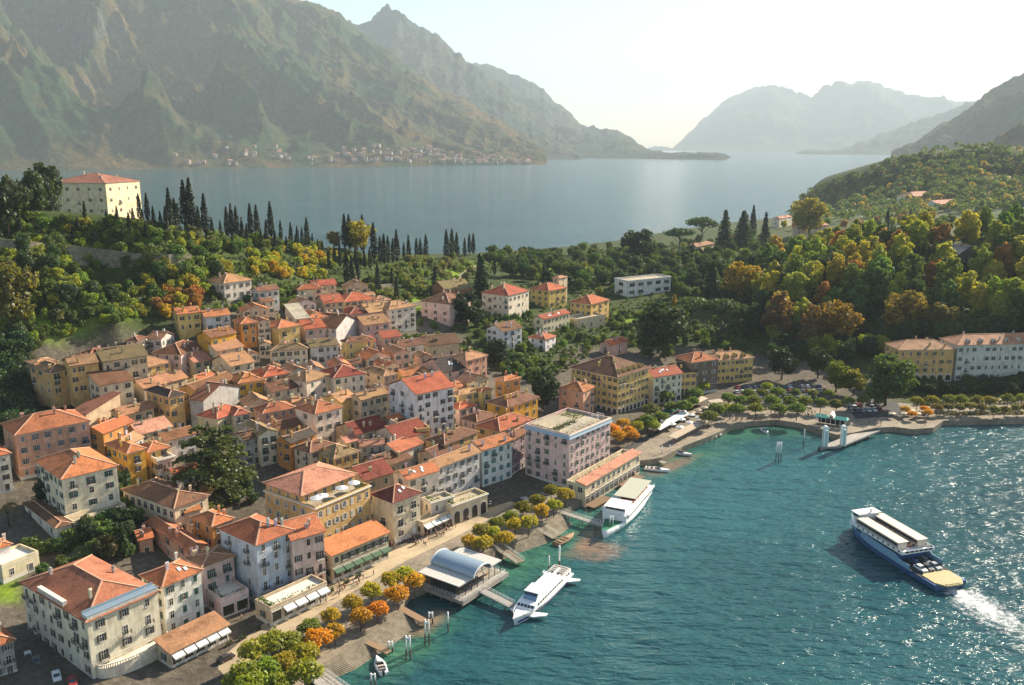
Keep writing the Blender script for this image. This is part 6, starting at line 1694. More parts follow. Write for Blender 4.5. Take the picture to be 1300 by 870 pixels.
hedge([(20,300),(100,304),(170,314),(240,323)], 1.6, 2.0, (.06,.09,.02), 'clipped hedge along the top of the retaining wall')
hedge([(250,330),(320,332),(400,344),(450,352)], 1.8, 2.2, (.05,.08,.02), 'dark hedge along the ridge path')
hedge([(330,368),(380,366),(430,370)], 1.6, 1.8, (.06,.10,.02), 'hedge terrace above the upper houses')
hedge([(330,380),(380,378),(440,376)], 1.5, 1.8, (.05,.08,.02), 'dark hedge just behind the upper houses')
hedge([(1150,494),(1200,497),(1250,497),(1310,496)], 3.2, 4.0, (.05,.075,.025), 'tall dark hedge below the grand lakeside hotel')
hedge([(1200,527),(1250,526),(1310,525)], 1.0, 1.6, (.14,.14,.05), 'low pale hedge at the edge of the grand hotel quay', z=QZ)
hedge([(1160,514),(1220,513),(1310,512)], 1.4, 2.0, (.06,.07,.025), 'low hedge between the two rows of clipped trees', z=QZ)
hedge([(806,538),(830,524),(850,512),(870,505)], 1.3, 1.6, (.10,.13,.03), 'clipped hedge in the harbour garden next to the parasols', z=QZ)
hedge([(905,524),(950,520),(1000,519),(1030,521)], 1.1, 1.4, (.06,.08,.025), 'low hedge behind the harbour promenade', z=QZ)

# ------------------------------------------------------------------ far shore village
fv = random.Random(21)
_b = MB(); _b.box(-.5, .5, -.4, .4, -.5, .5, 0); 
for s in (-1, 1): _b.poly([(-.55, s * .46, .48), (.55, s * .46, .48), (.55, 0, .8), (-.55, 0, .8)], 1)
for s in (-1, 1): _b.poly([(s * .5, -.4, .5), (s * .5, .4, .5), (s * .5, 0, .78)], 0)
fh_me = _b.mesh('far_house', [M['tint'], simple('far_roof', (.40, .20, .12), .9, .3)])
mpx, mt_, mX, mY, mZ = MT
cnt = 0
while cnt < 190:
    px = fv.choice([fv.uniform(170, 720), fv.gauss(470, 80), fv.gauss(600, 60)])
    if not 165 < px < 705: continue
    c = int(np.argmin(np.abs(mpx - px))); tq = .012 + abs(fv.gauss(0, .055)); r_i = int(np.argmin(np.abs(mt_ - tq)))
    if mZ[r_i, c] < 2 or mZ[r_i, c] > 110: continue
    sz = fv.uniform(13, 25)
    o = link('far_house', fh_me, None, (mX[r_i, c] + fv.uniform(-30, 30), mY[r_i, c], mZ[r_i, c] + sz * .3), fv.uniform(-.6, .6), fv.choice([(.40,.36,.31),(.38,.30,.23),(.34,.25,.19),(.46,.44,.41)]), (sz, sz * fv.uniform(.6, 1), sz * .75))
    tag(o, 'tiny pale house of the village on the far shore under the mountain', 'house', 'village houses on the far shore'); cnt += 1

# ------------------------------------------------------------------ hulls and boats
def hull(L_, B_, zd, sheer=.6, draft=.5, m=0, n=14, stern=.85, bowp=1.7, flare=.8):
    """hull along +x (bow), half breadth B_, deck at zd"""
    rings = []
    for i in range(n + 1):
        s = i / n; x = -L_/2 + L_ * s
        f = (stern + (1 - stern) * min(1, s / .3)) * (1 - max(0, (s - .45) / .55) ** bowp * .985)
        z = zd + sheer * max(0, (s - .4) / .6) ** 2
        bd = B_ * f; bw = bd * (flare if s < .9 else flare * .8)
        xs = x - (0.04 * L_ if i == n else 0)
        rings.append([Vector((x, -bd, z)), Vector((xs, -bw, .15)), Vector((xs, -bw * .6, -draft)), Vector((xs, bw * .6, -draft)), Vector((xs, bw, .15)), Vector((x, bd, z))])
    return rings

def ship_at(bow, stern, name, label, cat):
    p, q = at(*bow, .2), at(*stern, .2)
    d = p - q; c = (p + q) / 2
    o = empty(name, (c.x, c.y, 0), atan2(d.y, d.x)); tag(o, label, cat); return o, d.length

def rails(b, pts, z, h=1.0, m=0, step=1.2):
    for p, q in zip(pts[:-1], pts[1:]):
        p, q = Vector((*p, z)), Vector((*q, z)); n = max(1, int((q - p).length / step))
        for i in range(n + 1):
            c = p.lerp(q, i / n); b.box(c.x - .03, c.x + .03, c.y - .03, c.y + .03, z, z + h, m, False)
        for hz_ in (h * .5, h): b.bar(p + Vector((0, 0, hz_)), q + Vector((0, 0, hz_)), .06, .06, m)

BLUEG = simple('tinted_windows', (.02, .035, .05), .1, .2, 1, .6)
SKYG = simple('sky_blue_windows', (.16, .27, .38), .12, .15, .6, .6)

# --- car ferry
ro, L_ = ship_at((1079, 668), (1206, 747), 'car_ferry', 'large blue and white car ferry with an open stern deck crossing the bay', 'ferry')
B_ = L_ * .135
b = MB(); b.loft(hull(L_, B_, 1.9, .9, .6, stern=.92, bowp=2.6, flare=.93), 0, False); b.build('hull', M['boat'], ro, color=(.035, .10, .24))
def fx(s): return -L_/2 + L_ * s
def half(s): return B_ * (1 - max(0, (s - .45) / .55) ** 2.6 * .985)
for sg in (-1, 1):                                # pale blue side walls
    b = MB()
    for i in range(16):
        s0, s1 = .22 + .74 * i / 16, .22 + .74 * (i + 1) / 16
        z0, z1 = 1.9 + .9 * max(0, (s0 - .4) / .6) ** 2, 1.9 + .9 * max(0, (s1 - .4) / .6) ** 2
        t0, t1 = (3.4 if s0 < .34 else 4.3), (3.4 if s1 < .34 else 4.3)
        y0, y1 = sg * (half(s0) - .02), sg * (half(s1) - .02)
        b.poly([(fx(s0), y0, z0), (fx(s1), y1, z1), (fx(s1), y1, t1), (fx(s0), y0, t0)], 0)
        b.poly([(fx(s0), y0 * .97, z0), (fx(s0), y0 * .97, t0), (fx(s1), y1 * .97, t1), (fx(s1), y1 * .97, z1)], 0)
        b.poly([(fx(s0), y0, t0), (fx(s1), y1, t1), (fx(s1), y1 * .97, t1), (fx(s0), y0 * .97, t0)], 0)
    b.build('side_wall', M['boat'], ro, color=(.20, .36, .50))
b = MB(); b.poly([(fx(s), sg * half(s) * .955, 1.93 + .9 * max(0, (s - .4) / .6) ** 2 * .2) for sg, ss in ((-1, np.linspace(.10, .97, 10)), (1, np.linspace(.97, .10, 10))) for s in ss]); b.build('car_deck', M['asphalt'], ro)
b = MB(); x0, x1 = fx(.36), fx(.80); y = B_ * .80
b.box(x0, x1, -y, y, 1.95, 4.9, 0); b.box(x0 + .5, x1 - .5, -y - .06, y + .06, 3.4, 4.3, 1)
cab = b.build('cabin', [M['boat'], BLUEG], ro, color=(.055, .15, .36))
b = MB(); x0, x1 = fx(.30), fx(.84); y = B_ * .98
b.box(x0, x1, -y, y, 4.9, 5.15, 0)
for sg in (-1, 1): b.box(x0, x1, sg * y - .05, sg * y + .05, 5.15, 6.0, 0)
b.box(x0 - .05, x0 + .05, -y, y, 5.15, 6.0, 0)
for i in range(9):
    for sg in (-1, 1): b.box(fx(.33 + .052 * i) - .35, fx(.33 + .052 * i) + .35, sg * y - .07, sg * y + .07, 5.3, 5.85, 1)
for i in range(6): b.box(x0 - .07, x0 + .07, -y + .9 + i * (2 * y - 1.8) / 6, -y + .9 + i * (2 * y - 1.8) / 6 + (2 * y - 1.8) / 7.5, 5.3, 5.85, 1)
b.build('passenger_deck', [M['white'], BLUEG], ro)
b = MB(); x2, x3 = fx(.36), fx(.80)
b.box(x2, x3, -y * .86, -y * .34, 5.15, 7.5, 0); b.box(x2 + .4, x3 - .4, -y * .87, -y * .33, 6.2, 7.0, 1); b.box(x2 - .3, x3 + .3, -y * .92, -y * .28, 7.5, 7.65, 0)
b.box(x2, x3, y * .34, y * .86, 5.15, 7.5, 0); b.box(x2 + .4, x3 - .4, y * .33, y * .87, 6.2, 7.0, 1); b.box(x2 - .3, x3 + .3, y * .28, y * .92, 7.5, 7.65, 0)
b.build('upper_saloon', [M['tint'], BLUEG], ro, color=(.66, .58, .47))
b = MB()
for i in range(11): b.box(x2 + 1 + i * (x3 - x2 - 2) / 10, x2 + 1.5 + i * (x3 - x2 - 2) / 10, -y * .24, y * .24, 5.15, 5.95, 0)
b.build('bench_rows', M['tint'], ro, color=(.45, .20, .15))
b = MB(); x4 = fx(.80); b.box(x4, x4 + 3.2, -y * .6, y * .6, 5.15, 8.2, 0); b.box(x4 + .1, x4 + 3.26, -y * .61, y * .61, 6.9, 7.7, 1); b.box(x4 - .3, x4 + 3.6, -y * .72, y * .72, 8.2, 8.4, 0); b.tube((x4 + 1.5, 0, 8.4), (x4 + 1.3, 0, 12.2), .09, .04, 6, 0); b.bar((x4 + 1.45, -1.2, 10.4), (x4 + 1.45, 1.2, 10.4), .07, .07, 0); b.tube((x4 + .6, -.9, 8.4), (x4 + .6, -.9, 9.6), .35, .3, 8, 0)
b.build('wheelhouse', [M['white'], BLUEG], ro)
b = MB(); hx = [(-.04, -.45), (.02, -.80), (.13, -.80), (.16, -.45), (.16, .45), (.13, .80), (.02, .80), (-.04, .45)]
b.prism([(fx(s), yy * B_) for s, yy in hx], 1.7, 2.15, 0); b.box(fx(-.03), fx(-.015), -B_ * .4, B_ * .4, 2.15, 2.3, 0)
b.build('stern_ramp', M['tint'], ro, color=(.40, .33, .13))
b = MB(); b.loft([[(fx(.885) + 1.6 * cos(a), .9 * sin(a), z) for a in np.linspace(0, 2 * pi, 10, endpoint=False)] for z in (3.0, 3.5)], 0); b.build('life_raft', M['white'], ro)
b = MB(); rails(b, [(fx(.82), -y), (fx(.9), -half(.9)), (fx(.985), -.3)], 4.3 - .3, 1.0); rails(b, [(fx(.82), y), (fx(.9), half(.9)), (fx(.985), .3)], 4.0, 1.0); b.build('railing', M['white'], ro)
FERRY = (ro, L_, B_)

# --- white foil ship
ro, L_ = ship_at((651, 796), (716, 731), 'passenger_ship', 'white hydrofoil ship with blue cockpit windows moored at the pavilion gangway', 'ship')
B_ = L_ * .105
b = MB(); b.loft(hull(L_, B_, 1.7, .8, .5, stern=.95, bowp=2.2, flare=.85), 0, False); b.build('hull', M['boat'], ro, color=(.74, .74, .72))
b = MB()
for sg in (-1, 1):
    pts = [(fx_ := -L_/2 + L_ * s, sg * (B_ * ((.95 + .05 * min(1, s / .3)) * (1 - max(0, (s - .45) / .55) ** 2.2 * .985)) + .03)) for s in np.linspace(.02, .95, 12)]
    for (xa_, ya_), (xb_, yb_) in zip(pts[:-1], pts[1:]): b.poly([(xa_, ya_ * .93, .55), (xb_, yb_ * .93, .55), (xb_, yb_, 1.15), (xa_, ya_, 1.15)], 0)
b.build('blue_stripe', M['tint'], ro, color=(.02, .05, .22))
b = MB(); prof = [(-.46, 1.7), (.30, 1.9), (.26, 3.0), (.12, 3.5), (-.46, 3.5)]
w2 = B_ * .82
for sg in (-1, 1): b.poly([(x * L_, sg * w2, z) for x, z in prof], 0)
for (xa_, za_), (xb_, zb_) in zip(prof, prof[1:] + prof[:1]): b.poly([(xa_ * L_, -w2, za_), (xb_ * L_, -w2, zb_), (xb_ * L_, w2, zb_), (xa_ * L_, w2, za_)], 0)
for sg in (-1, 1):
    for i in range(14): b.box((-.43 + i * .047) * L_, (-.43 + i * .047 + .034) * L_, sg * w2 - .03, sg * w2 + .03, 2.4, 3.05, 1)
for i in range(5): 
    y_ = -w2 * .85 + i * w2 * .36
    b.poly([(.282 * L_ + .05, y_, 2.45), (.282 * L_ + .05, y_ + w2 * .28, 2.45), (.264 * L_ + .05, y_ + w2 * .28, 2.98), (.264 * L_ + .05, y_, 2.98)], 1)
b.build('saloon', [M['white'], BLUEG], ro)
b = MB(); prof = [(.02, 3.5), (.20, 3.3), (.155, 4.9), (.02, 4.9)]; w3 = B_ * .6
for sg in (-1, 1): b.poly([(x * L_, sg * w3, z) for x, z in prof], 0)
b.poly([(.20 * L_, -w3, 3.3), (.20 * L_, w3, 3.3), (.155 * L_, w3, 4.9), (.155 * L_, -w3, 4.9)], 2); b.poly([(.02 * L_, -w3, 3.5), (.02 * L_, w3, 3.5), (.02 * L_, w3, 4.9), (.02 * L_, -w3, 4.9)], 0)
for i in range(5):
    y_ = -w3 * .92 + i * w3 * .37; b.poly([(.176 * L_ + .06, y_, 4.2), (.176 * L_ + .06, y_ + w3 * .31, 4.2), (.162 * L_ + .06, y_ + w3 * .31, 4.7), (.162 * L_ + .06, y_, 4.7)], 1)
b.box(.01 * L_, .165 * L_, -w3 - .2, w3 + .2, 4.9, 5.05, 0); b.tube((.05 * L_, 0, 5.05), (.04 * L_, 0, 7.6), .06, .03, 6, 0)
b.build('cockpit', [M['white'], BLUEG, SKYG], ro)
b = MB()
for y_ in (-w2 * .55, w2 * .55): b.box(-.44 * L_, .0, y_ - .12, y_ + .12, 3.5, 3.75, 0)
b.box(-.40 * L_, -.06 * L_, -.35, .35, 3.5, 4.1, 0); b.build('roof_ducts', M['white'], ro)
for x in (.28, -.40):
    b = MB()
    b.prism([((x - .02) * L_, -B_ * 1.75), ((x + .05) * L_, -B_ * .9), ((x + .05) * L_, B_ * .9), ((x - .02) * L_, B_ * 1.75), ((x - .06) * L_, B_ * 1.75), ((x - .03) * L_, B_ * .7), ((x - .03) * L_, -B_ * .7), ((x - .06) * L_, -B_ * 1.75)], .9, 1.15, 0)
    b.build('foil_guard', M['boat'], ro, color=(.70, .72, .70))
b = MB(); rails(b, [(.31 * L_, -B_ * .7), (.40 * L_, -B_ * .45), (.47 * L_, 0), (.40 * L_, B_ * .45), (.31 * L_, B_ * .7)], 2.1, .9); b.build('railing', M['white'], ro)
b = MB(); b.box(-.47 * L_, -.30 * L_, -B_ * .8, B_ * .8, 3.5, 3.56, 0)
for i in range(4): b.box((-.45 + .035 * i) * L_, (-.45 + .035 * i + .015) * L_, -B_ * .6, B_ * .6, 3.56, 4.0, 0)
b.build('stern_seats', M['tint'], ro, color=(.5, .47, .42))

# --- excursion ship with the green foredeck
ro, L_ = ship_at((764, 686), (815, 628), 'passenger_ship', 'white excursion ship with a green foredeck alongside the hotel terrace', 'ship')
B_ = L_ * .115
b = MB(); b.loft(hull(L_, B_, 2.0, 1.1, .5, stern=.75, bowp=2.0, flare=.82), 0, True); b.build('hull', M['boat'], ro, color=(.76, .76, .74))
b = MB(); b.poly([(-L_/2 + L_ * s, sg * B_ * (1 - max(0, (s - .45) / .55) ** 2.0 * .985) * .86, 2.06 + 1.1 * max(0, (s - .4) / .6) ** 2) for sg, ss in ((-1, np.linspace(.70, .96, 6)), (1, np.linspace(.96, .70, 6))) for s in ss], 0)
b.build('foredeck', M['tint'], ro, color=(.012, .17, .075))
b = MB(); w2 = B_ * .86; b.box(-.46 * L_, .22 * L_, -w2, w2, 2.0, 4.4, 0)
for sg in (-1, 1):
    for i in range(13): b.box((-.44 + i * .05) * L_, (-.44 + i * .05 + .037) * L_, sg * w2 - .03, sg * w2 + .03, 2.9, 3.8, 1)
b.box(-.49 * L_, .20 * L_, -B_, B_, 4.4, 4.55, 0); b.build('saloon', [M['white'], BLUEG], ro)
b = MB(); b.box(.06 * L_, .20 * L_, -w2 * .8, w2 * .8, 4.55, 6.6, 0); b.box(.07 * L_, .203 * L_, -w2 * .81, w2 * .81, 5.6, 6.2, 1); b.box(.04 * L_, .22 * L_, -w2 * .9, w2 * .9, 6.6, 6.75, 0); b.tube((.10 * L_, 0, 6.75), (.09 * L_, 0, 8.8), .06, .03, 6, 0); b.build('wheelhouse', [M['white'], BLUEG], ro)
b = MB(); b.box(-.46 * L_, -.02 * L_, -B_ * .8, B_ * .8, 6.6, 6.72, 0)
for i in range(5):
    for sg in (-1, 1): x = (-.45 + i * .105) * L_; b.box(x - .04, x + .04, sg * B_ * .78 - .04, sg * B_ * .78 + .04, 4.55, 6.6, 0)
b.build('sun_awning', M['tint'], ro, color=(.46, .46, .36))
b = MB()
for i in range(7): b.box((-.43 + .06 * i) * L_, (-.43 + .06 * i + .02) * L_, -B_ * .6, B_ * .6, 4.55, 5.2, 0)
b.build('bench_rows', M['tint'], ro, color=(.42, .10, .08))
b = MB()
for sg in (-1, 1): rails(b, [(-.48 * L_, sg * B_ * .97), (.20 * L_, sg * B_ * .97)], 4.55, 1.0)
b.build('railing', M['white'], ro)

# --- small boats
def motorboat(bow, stern, col, label, group=None, cover=False, wood=False):
    ro, L_ = ship_at(bow, stern, 'rowing_boat' if wood else 'motorboat', label, 'boat')
    if group: ro['group'] = group
    B_ = L_ * (.17 if wood else .19)
    b = MB(); R_ = hull(L_, B_, .75, .35, .25, stern=.8, bowp=1.8, flare=.75)
    b.loft(R_, 0, True); b.build('hull', M['boat'] if not wood else M['wood'], ro, color=col)
    b = MB()                                     # sunken cockpit floor with a coaming
    b.poly([(-L_*.42, -B_*.6, .80), (L_*.10, -B_*.7, .80), (L_*.10, B_*.7, .80), (-L_*.42, B_*.6, .80)], 0)
    for p, q in (((-L_*.42, -B_*.62), (L_*.1, -B_*.72)), ((L_*.1, -B_*.72), (L_*.1, B_*.72)), ((L_*.1, B_*.72), (-L_*.42, B_*.62)), ((-L_*.42, B_*.62), (-L_*.42, -B_*.62))): b.bar((*p, .86), (*q, .86), .1, .16, 1)
    b.build('cockpit', [M['wood'] if wood else M['dark'], M['white'] if not wood else M['wood']], ro)
    b = MB()
    for x in ((-.30, -.12) if not wood else (-.3, -.1, .06)): b.box(x * L_ - .25, x * L_ + .25, -B_*.55, B_*.55, .78, 1.05, 0)
    b.build('seat', M['tint'] if not wood else M['wood'], ro, color=(.6, .5, .42))
    if not wood:
        b = MB(); b.poly([(L_*.16, -B_*.62, .85), (L_*.16, B_*.62, .85), (L_*.09, B_*.52, 1.35), (L_*.09, -B_*.52, 1.35)], 0)
        for sg in (-1, 1): b.poly([(L_*.16, sg*B_*.62, .85), (L_*.09, sg*B_*.52, 1.35), (-L_*.02, sg*B_*.68, .9)], 0)
        b.build('windscreen', BLUEG, ro)
        b = MB(); b.box(-L_*.53, -L_*.48, -.22, .22, .2, 1.15, 0); b.box(-L_*.55, -L_*.46, -.26, .26, 1.0, 1.4, 0); b.build('outboard_motor', M['dark'], ro)
    if cover:
        b = MB(); b.loft([[(-L_*.4, -B_*.7, .85), (-L_*.4, 0, 1.5), (-L_*.4, B_*.7, .85)], [(L_*.15, -B_*.75, .9), (L_*.15, 0, 1.5), (L_*.15, B_*.75, .9)]], 0, False, closed=False); b.build('cover', M['cloth'], ro, color=(.06, .08, .15))
motorboat((478, 836), (487, 857), (.76, .75, .73), 'small white motorboat lying off the stepped stone landing')
motorboat((729, 679), (705, 693), (.3, .2, .1), 'brown wooden rowing boat near the stone landing', wood=True)
motorboat((850, 599), (818, 595), (.72, .72, .71), 'sleek pale motorboat at the corner of the terrace restaurant')
motorboat((823, 584), (800, 578), (.25, .18, .12), 'dark motorboat under the harbour wall beside the sleek pale one')
motorboat((879, 579), (850, 574), (.5, .48, .45), 'grey white motorboat with a blue cover in the little harbour', cover=True)
for i, (x, y) in enumerate([(884, 559), (891, 557), (898, 554.5), (905, 552), (911, 549.5)]):
    motorboat((x + 5, y + 5), (x - 13, y - 3), (.66, .65, .62) if i != 2 else (.30, .25, .2), 'small boat moored in the row below the harbour garden', 'boats moored below the harbour garden', cover=(i % 3 == 1))
motorboat((975, 540+11), (966, 536+8), (.74, .73, .7), 'single white boat tied up below the harbour promenade')

# ------------------------------------------------------------------ pavilion landing stage
A, B2, C2 = at(528, 728, 6.0), at(583, 745, 6.0), at(637, 711, 6.0)
ctr, ang, W_, Lp, _z, _e = (lambda: (None,) * 6)() if False else (None, atan2((C2 - B2).y, (C2 - B2).x), (C2 - B2).length, (A - B2).length, 0, 0)
ux = Vector((cos(ang), sin(ang), 0)); vy = Vector((-sin(ang), cos(ang), 0))
ctr = B2 + ux * W_ / 2 + vy * Lp / 2
ro = empty('landing_pavilion', (ctr.x, ctr.y, 0), ang); tag(ro, 'landing pavilion on the water with a blue grey barrel roof between two flat wings', 'pavilion')
b = MB(); b.box(-W_/2 - .6, W_/2 + .6, -Lp/2 - 1.5, Lp/2 + 3, 1.3, 2.3, 0); b.box(-W_/2 - .7, W_/2 + .7, -Lp/2 - 1.9, -Lp/2 - 1.5, 1.2, 2.6, 0); b.build('deck', M['concrete'], ro)
b = MB()
for i in range(6):
    for j in range(5): b.tube((-W_/2 + .4 + i * (W_ - .8) / 5, -Lp/2 - .6 + j * (Lp) / 4, -3), (-W_/2 + .4 + i * (W_ - .8) / 5, -Lp/2 - .6 + j * (Lp) / 4, 1.3), .22, n=6)
b.build('pile', M['stone'], ro)
wb = W_ * .20
b = MB()
for x0, x1 in ((-W_/2, -wb), (wb, W_/2)):
    b.box(x0, x1, -Lp/2, Lp/2, 5.75, 6.0, 0)
    n = 9
    for i in range(n + 1): b.box(x0 + .05, x1 - .05, -Lp/2 + Lp * i / n - .04, -Lp/2 + Lp * i / n + .04, 6.0, 6.08, 0)
b.build('wing_roof', M['tint'], ro, color=(.58, .55, .50))
b = MB(); n = 14; prof = [(-wb - .1 , 6.0)] + [(-(wb + .1) * cos(pi * i / n), 6.3 + 2.3 * sin(pi * i / n)) for i in range(n + 1)] + [(wb + .1, 6.0)]
rings = [[(x, y, z) for x, z in prof] for y in (-Lp/2 - .6, Lp/2 + .2)]
b.loft(rings, 0, True, closed=False)
for y in (Lp/2 + .2,): b.poly([(x, y, z) for x, z in prof], 0)
b.build('barrel_roof', M['metal'], ro)
b = MB(); n = 14
for y in (-Lp/2 - .6, Lp/2 + .2):
    for i in range(n):
        a0, a1 = pi * i / n, pi * (i + 1) / n
        b.bar((-(wb + .16) * cos(a0), y, 6.32 + 2.34 * sin(a0)), (-(wb + .16) * cos(a1), y, 6.32 + 2.34 * sin(a1)), .3, .34, 0)
b.build('arch_rim', M['white'], ro)
b = MB()
for i in range(8):
    x = -W_/2 + .3 + i * (W_ - .6) / 7
    for y in (-Lp/2 + .3, -Lp/6, Lp/6, Lp/2 - .3): b.tube((x, y, 2.3), (x, y, 5.75), .12, n=6)
b.build('column', M['iron'], ro)
b = MB(); b.box(-W_/2 + 1.5, W_/2 - 1.5, Lp/2 - 4, Lp/2 - .6, 2.3, 5.74, 0); b.box(-W_/2 + .8, -W_/2 + 1.0, -Lp/2 + 2, Lp/2 - 4, 2.3, 5.0, 1); b.build('ticket_hall', [M['tintw'], M['glass']], ro, color=(.16, .14, .12))
b = MB(); rails(b, [(-W_/2, Lp/2), (-W_/2, -Lp/2 - 1.3), (-2, -Lp/2 - 1.3)], 2.3, 1.0); rails(b, [(2, -Lp/2 - 1.3), (W_/2, -Lp/2 - 1.3), (W_/2, Lp/2)], 2.3, 1.0); b.build('railing', M['white'], ro)
b = MB()
for i in range(6): b.box(-W_/2 + 2 + i * (W_ - 4) / 6, -W_/2 + 3.6 + i * (W_ - 4) / 6, -Lp/2 + 2.2, -Lp/2 + 2.8, 2.3, 2.8, 0)
b.build('bench', M['wood'], ro)

def jetty(p0, p1, w_, z0, z1, name, label, cat, m, piles=3, rail=True, group=None, railm='white'):
    a_, c_ = at(*p0, z0), at(*p1, z1)
    o = empty(name, a_); tag(o, label, cat, group)
    d = c_ - a_; dn = Vector((d.x, d.y, 0)).normalized(); nn = Vector((-dn.y, dn.x, 0))
    b = MB(); b.bar(Vector((0, 0, -.12)), d + Vector((0, 0, -.12)), w_, .25, 0)
    n = max(3, int(d.length / .6))
    for i in range(n): c = d * ((i + .5) / n); b.bar(c - nn * w_ / 2 + Vector((0, 0, .02)), c + nn * w_ / 2 + Vector((0, 0, .02)), .1, .06, 0)
    b.build('deck', m, o)
    if rail:
        b = MB()
        for sg in (-1, 1):
            e = nn * (sg * (w_ / 2 - .06))
            k = max(2, int(d.length / 1.3))
            for i in range(k + 1): c = d * (i / k) + e; b.tube(c, c + Vector((0, 0, 1.05)), .035, n=5)
            for hz_ in (.55, 1.05): b.bar(e + Vector((0, 0, hz_)), d + e + Vector((0, 0, hz_)), .06, .06, 0)
        b.build('railing', M[railm], o)
    if piles:
        b = MB()
        for i in range(piles):
            for sg in (-1, 1): c = d * ((i + .5) / piles) + nn * (sg * w_ * .4); b.tube((c.x, c.y, -4 - a_.z), (c.x, c.y, c.z - .1), .16, n=6)
        b.build('pile', M['stone'], o)
    return o
jetty((609, 748), (650, 769), 2.4, 2.1, 1.6, 'gangway', 'broad gangway from the landing pavilion to the hydrofoil ship', 'gangway', M['concrete'], 3)
jetty((712, 650), (765, 667), 2.0, 2.2, 2.0, 'gangway', 'railed gangway from the promenade to the excursion ship', 'gangway', M['concrete'], 3)
jetty((452, 808), (494, 828), 1.8, 2.0, 1.0, 'jetty', 'narrow jetty sticking out from the middle of the stepped landing', 'jetty', M['wood'], 3, False)
jetty((509, 772), (542, 790), 2.2, 2.1, 1.2, 'jetty', 'wooden jetty beside the dark water left of the landing pavilion', 'jetty', M['wood'], 2, False)
jetty((392, 850), (440, 885), 4.5, 2.36, 2.0, 'pier', 'concrete pier with a low railing at the bottom edge', 'pier', M['concrete'], 3, True)
jetty((632, 694), (661, 714), 3.2, 2.2, 1.2, 'landing_ramp', 'white railed landing ramp right of the landing pavilion', 'ramp', M['stone'], 2)
jetty((672, 664), (706, 682), 3.4, 2.2, 1.0, 'landing_ramp', 'white railed landing ramp in the middle of the golden trees bank', 'ramp', M['stone'], 2)
jetty((748, 643), (772, 631), 4.0, 1.2, 1.2, 'bathing_platform', 'ochre wooden platform on posts under the left part of the terrace restaurant', 'platform', M['wood'], 3, False)
jetty((790, 617), (812, 604), 4.0, 1.2, 1.2, 'bathing_platform', 'ochre wooden platform on posts under the right part of the terrace restaurant', 'platform', M['wood'], 3, False)
jetty((800, 571), (845, 588), 2.0, 2.0, 1.0, 'jetty', 'pale jetty with moored boats at the corner of the harbour garden', 'jetty', M['concrete'], 3, False)

# mooring posts: dark foot, white top
def posts(px, base, top, n, label, group=None, r_=.20):
    g = at(px, base, 0)
    dx, dy, dz = ray(px, top); s = g.y / dy; h_ = CAM_H + dz * s
    o = empty('mooring_post', g); tag(o, label, 'mooring post', group)
    b = MB(); c = MB()
    for i in range(n):
        x = (i - (n - 1) / 2) * .95; l = (n - 1) * .12 * (1 if i else -1)
        b.tube((x + l, 0, -4), (x, 0, h_ * .45), r_, r_, 8); c.tube((x, 0, h_ * .45), (x * .9, 0, h_), r_ * 1.05, r_ * .95, 8)
    if n > 1: c.box(-.6, .6, -.12, .12, h_ * .85, h_ * .93)
    b.build('pile_foot', M['stone'] if False else M['bark'], o); c.build('white_top', M['white'], o)
posts(518.5, 838, 807, 2, 'thick white topped mooring post nearest the small white motorboat')
posts(542.5, 819, 787, 2, 'white topped mooring post at the end of the wooden jetty')
posts(569, 803, 777, 1, 'single white topped mooring post in the dark water below the pavilion')
posts(547, 792, 777, 2, 'short pair of white posts close to the pavilion deck')
posts(496, 828, 814, 2, 'short pair of white posts at the tip of the narrow jetty')
posts(697, 728, 706, 1, 'thin white post behind the stern of the hydrofoil ship')
posts(710, 727, 693, 1, 'tall white topped post behind the stern of the hydrofoil ship', r_=.26)
posts(988, 586, 561, 3, 'thick cluster of white topped piles standing in the bay')
posts(1020, 568, 545, 1, 'slim white pole between the pile cluster and the ferry landing')
posts(840, 583, 566, 1, 'white post left of the pale harbour jetty', 'white posts at the pale harbour jetty'); posts(850, 580, 565, 1, 'white post right of the pale harbour jetty', 'white posts at the pale harbour jetty')
posts(474, 872, 855, 2, 'white topped posts at the bottom edge beside the concrete pier')
posts(776, 676, 655, 2, 'pair of white posts at the bow of the excursion ship')

# ------------------------------------------------------------------ ferry landing with lifting towers
p0, p1, q1 = at(1040, 567, 1.6), at(1070, 566, 1.6), at(1118, 546, 2.2)
d = q1 - p1; dn = Vector((d.x, d.y, 0)).normalized(); nn = Vector((-dn.y, dn.x, 0))
ro = empty('ferry_landing', (p1.x, p1.y, 0)); tag(ro, 'ferry landing bridge with two pale lifting towers at the car park', 'ferry landing')
W2 = (p1 - p0).length
b = MB(); a_ = Vector((0, 0, 1.4))
for i in range(2): pass
e = (p0 - p1); e.z = 0; en = e.normalized()
b.poly([a_, a_ + e, a_ + e + d * .8, a_ + d], 0); b.poly([a_ - Vector((0, 0, .7)), a_ + d - Vector((0, 0, .7)), a_ + d, a_], 0); b.poly([a_ + e - Vector((0, 0, .9)), a_ - Vector((0, 0, .9)), a_, a_ + e], 0); b.poly([a_ + e + d * .8 - Vector((0, 0, .7)), a_ + e - Vector((0, 0, .7)), a_ + e, a_ + e + d * .8], 0)
b.build('bridge_deck', M['concrete'], ro)
b = MB()
for k in (0, 1):
    for j in (0, .33, .66): c = e * k + d * j; b.tube((c.x, c.y, -4), (c.x, c.y, 1.3), .45, n=8)
b.build('pile', M['dark'], ro)
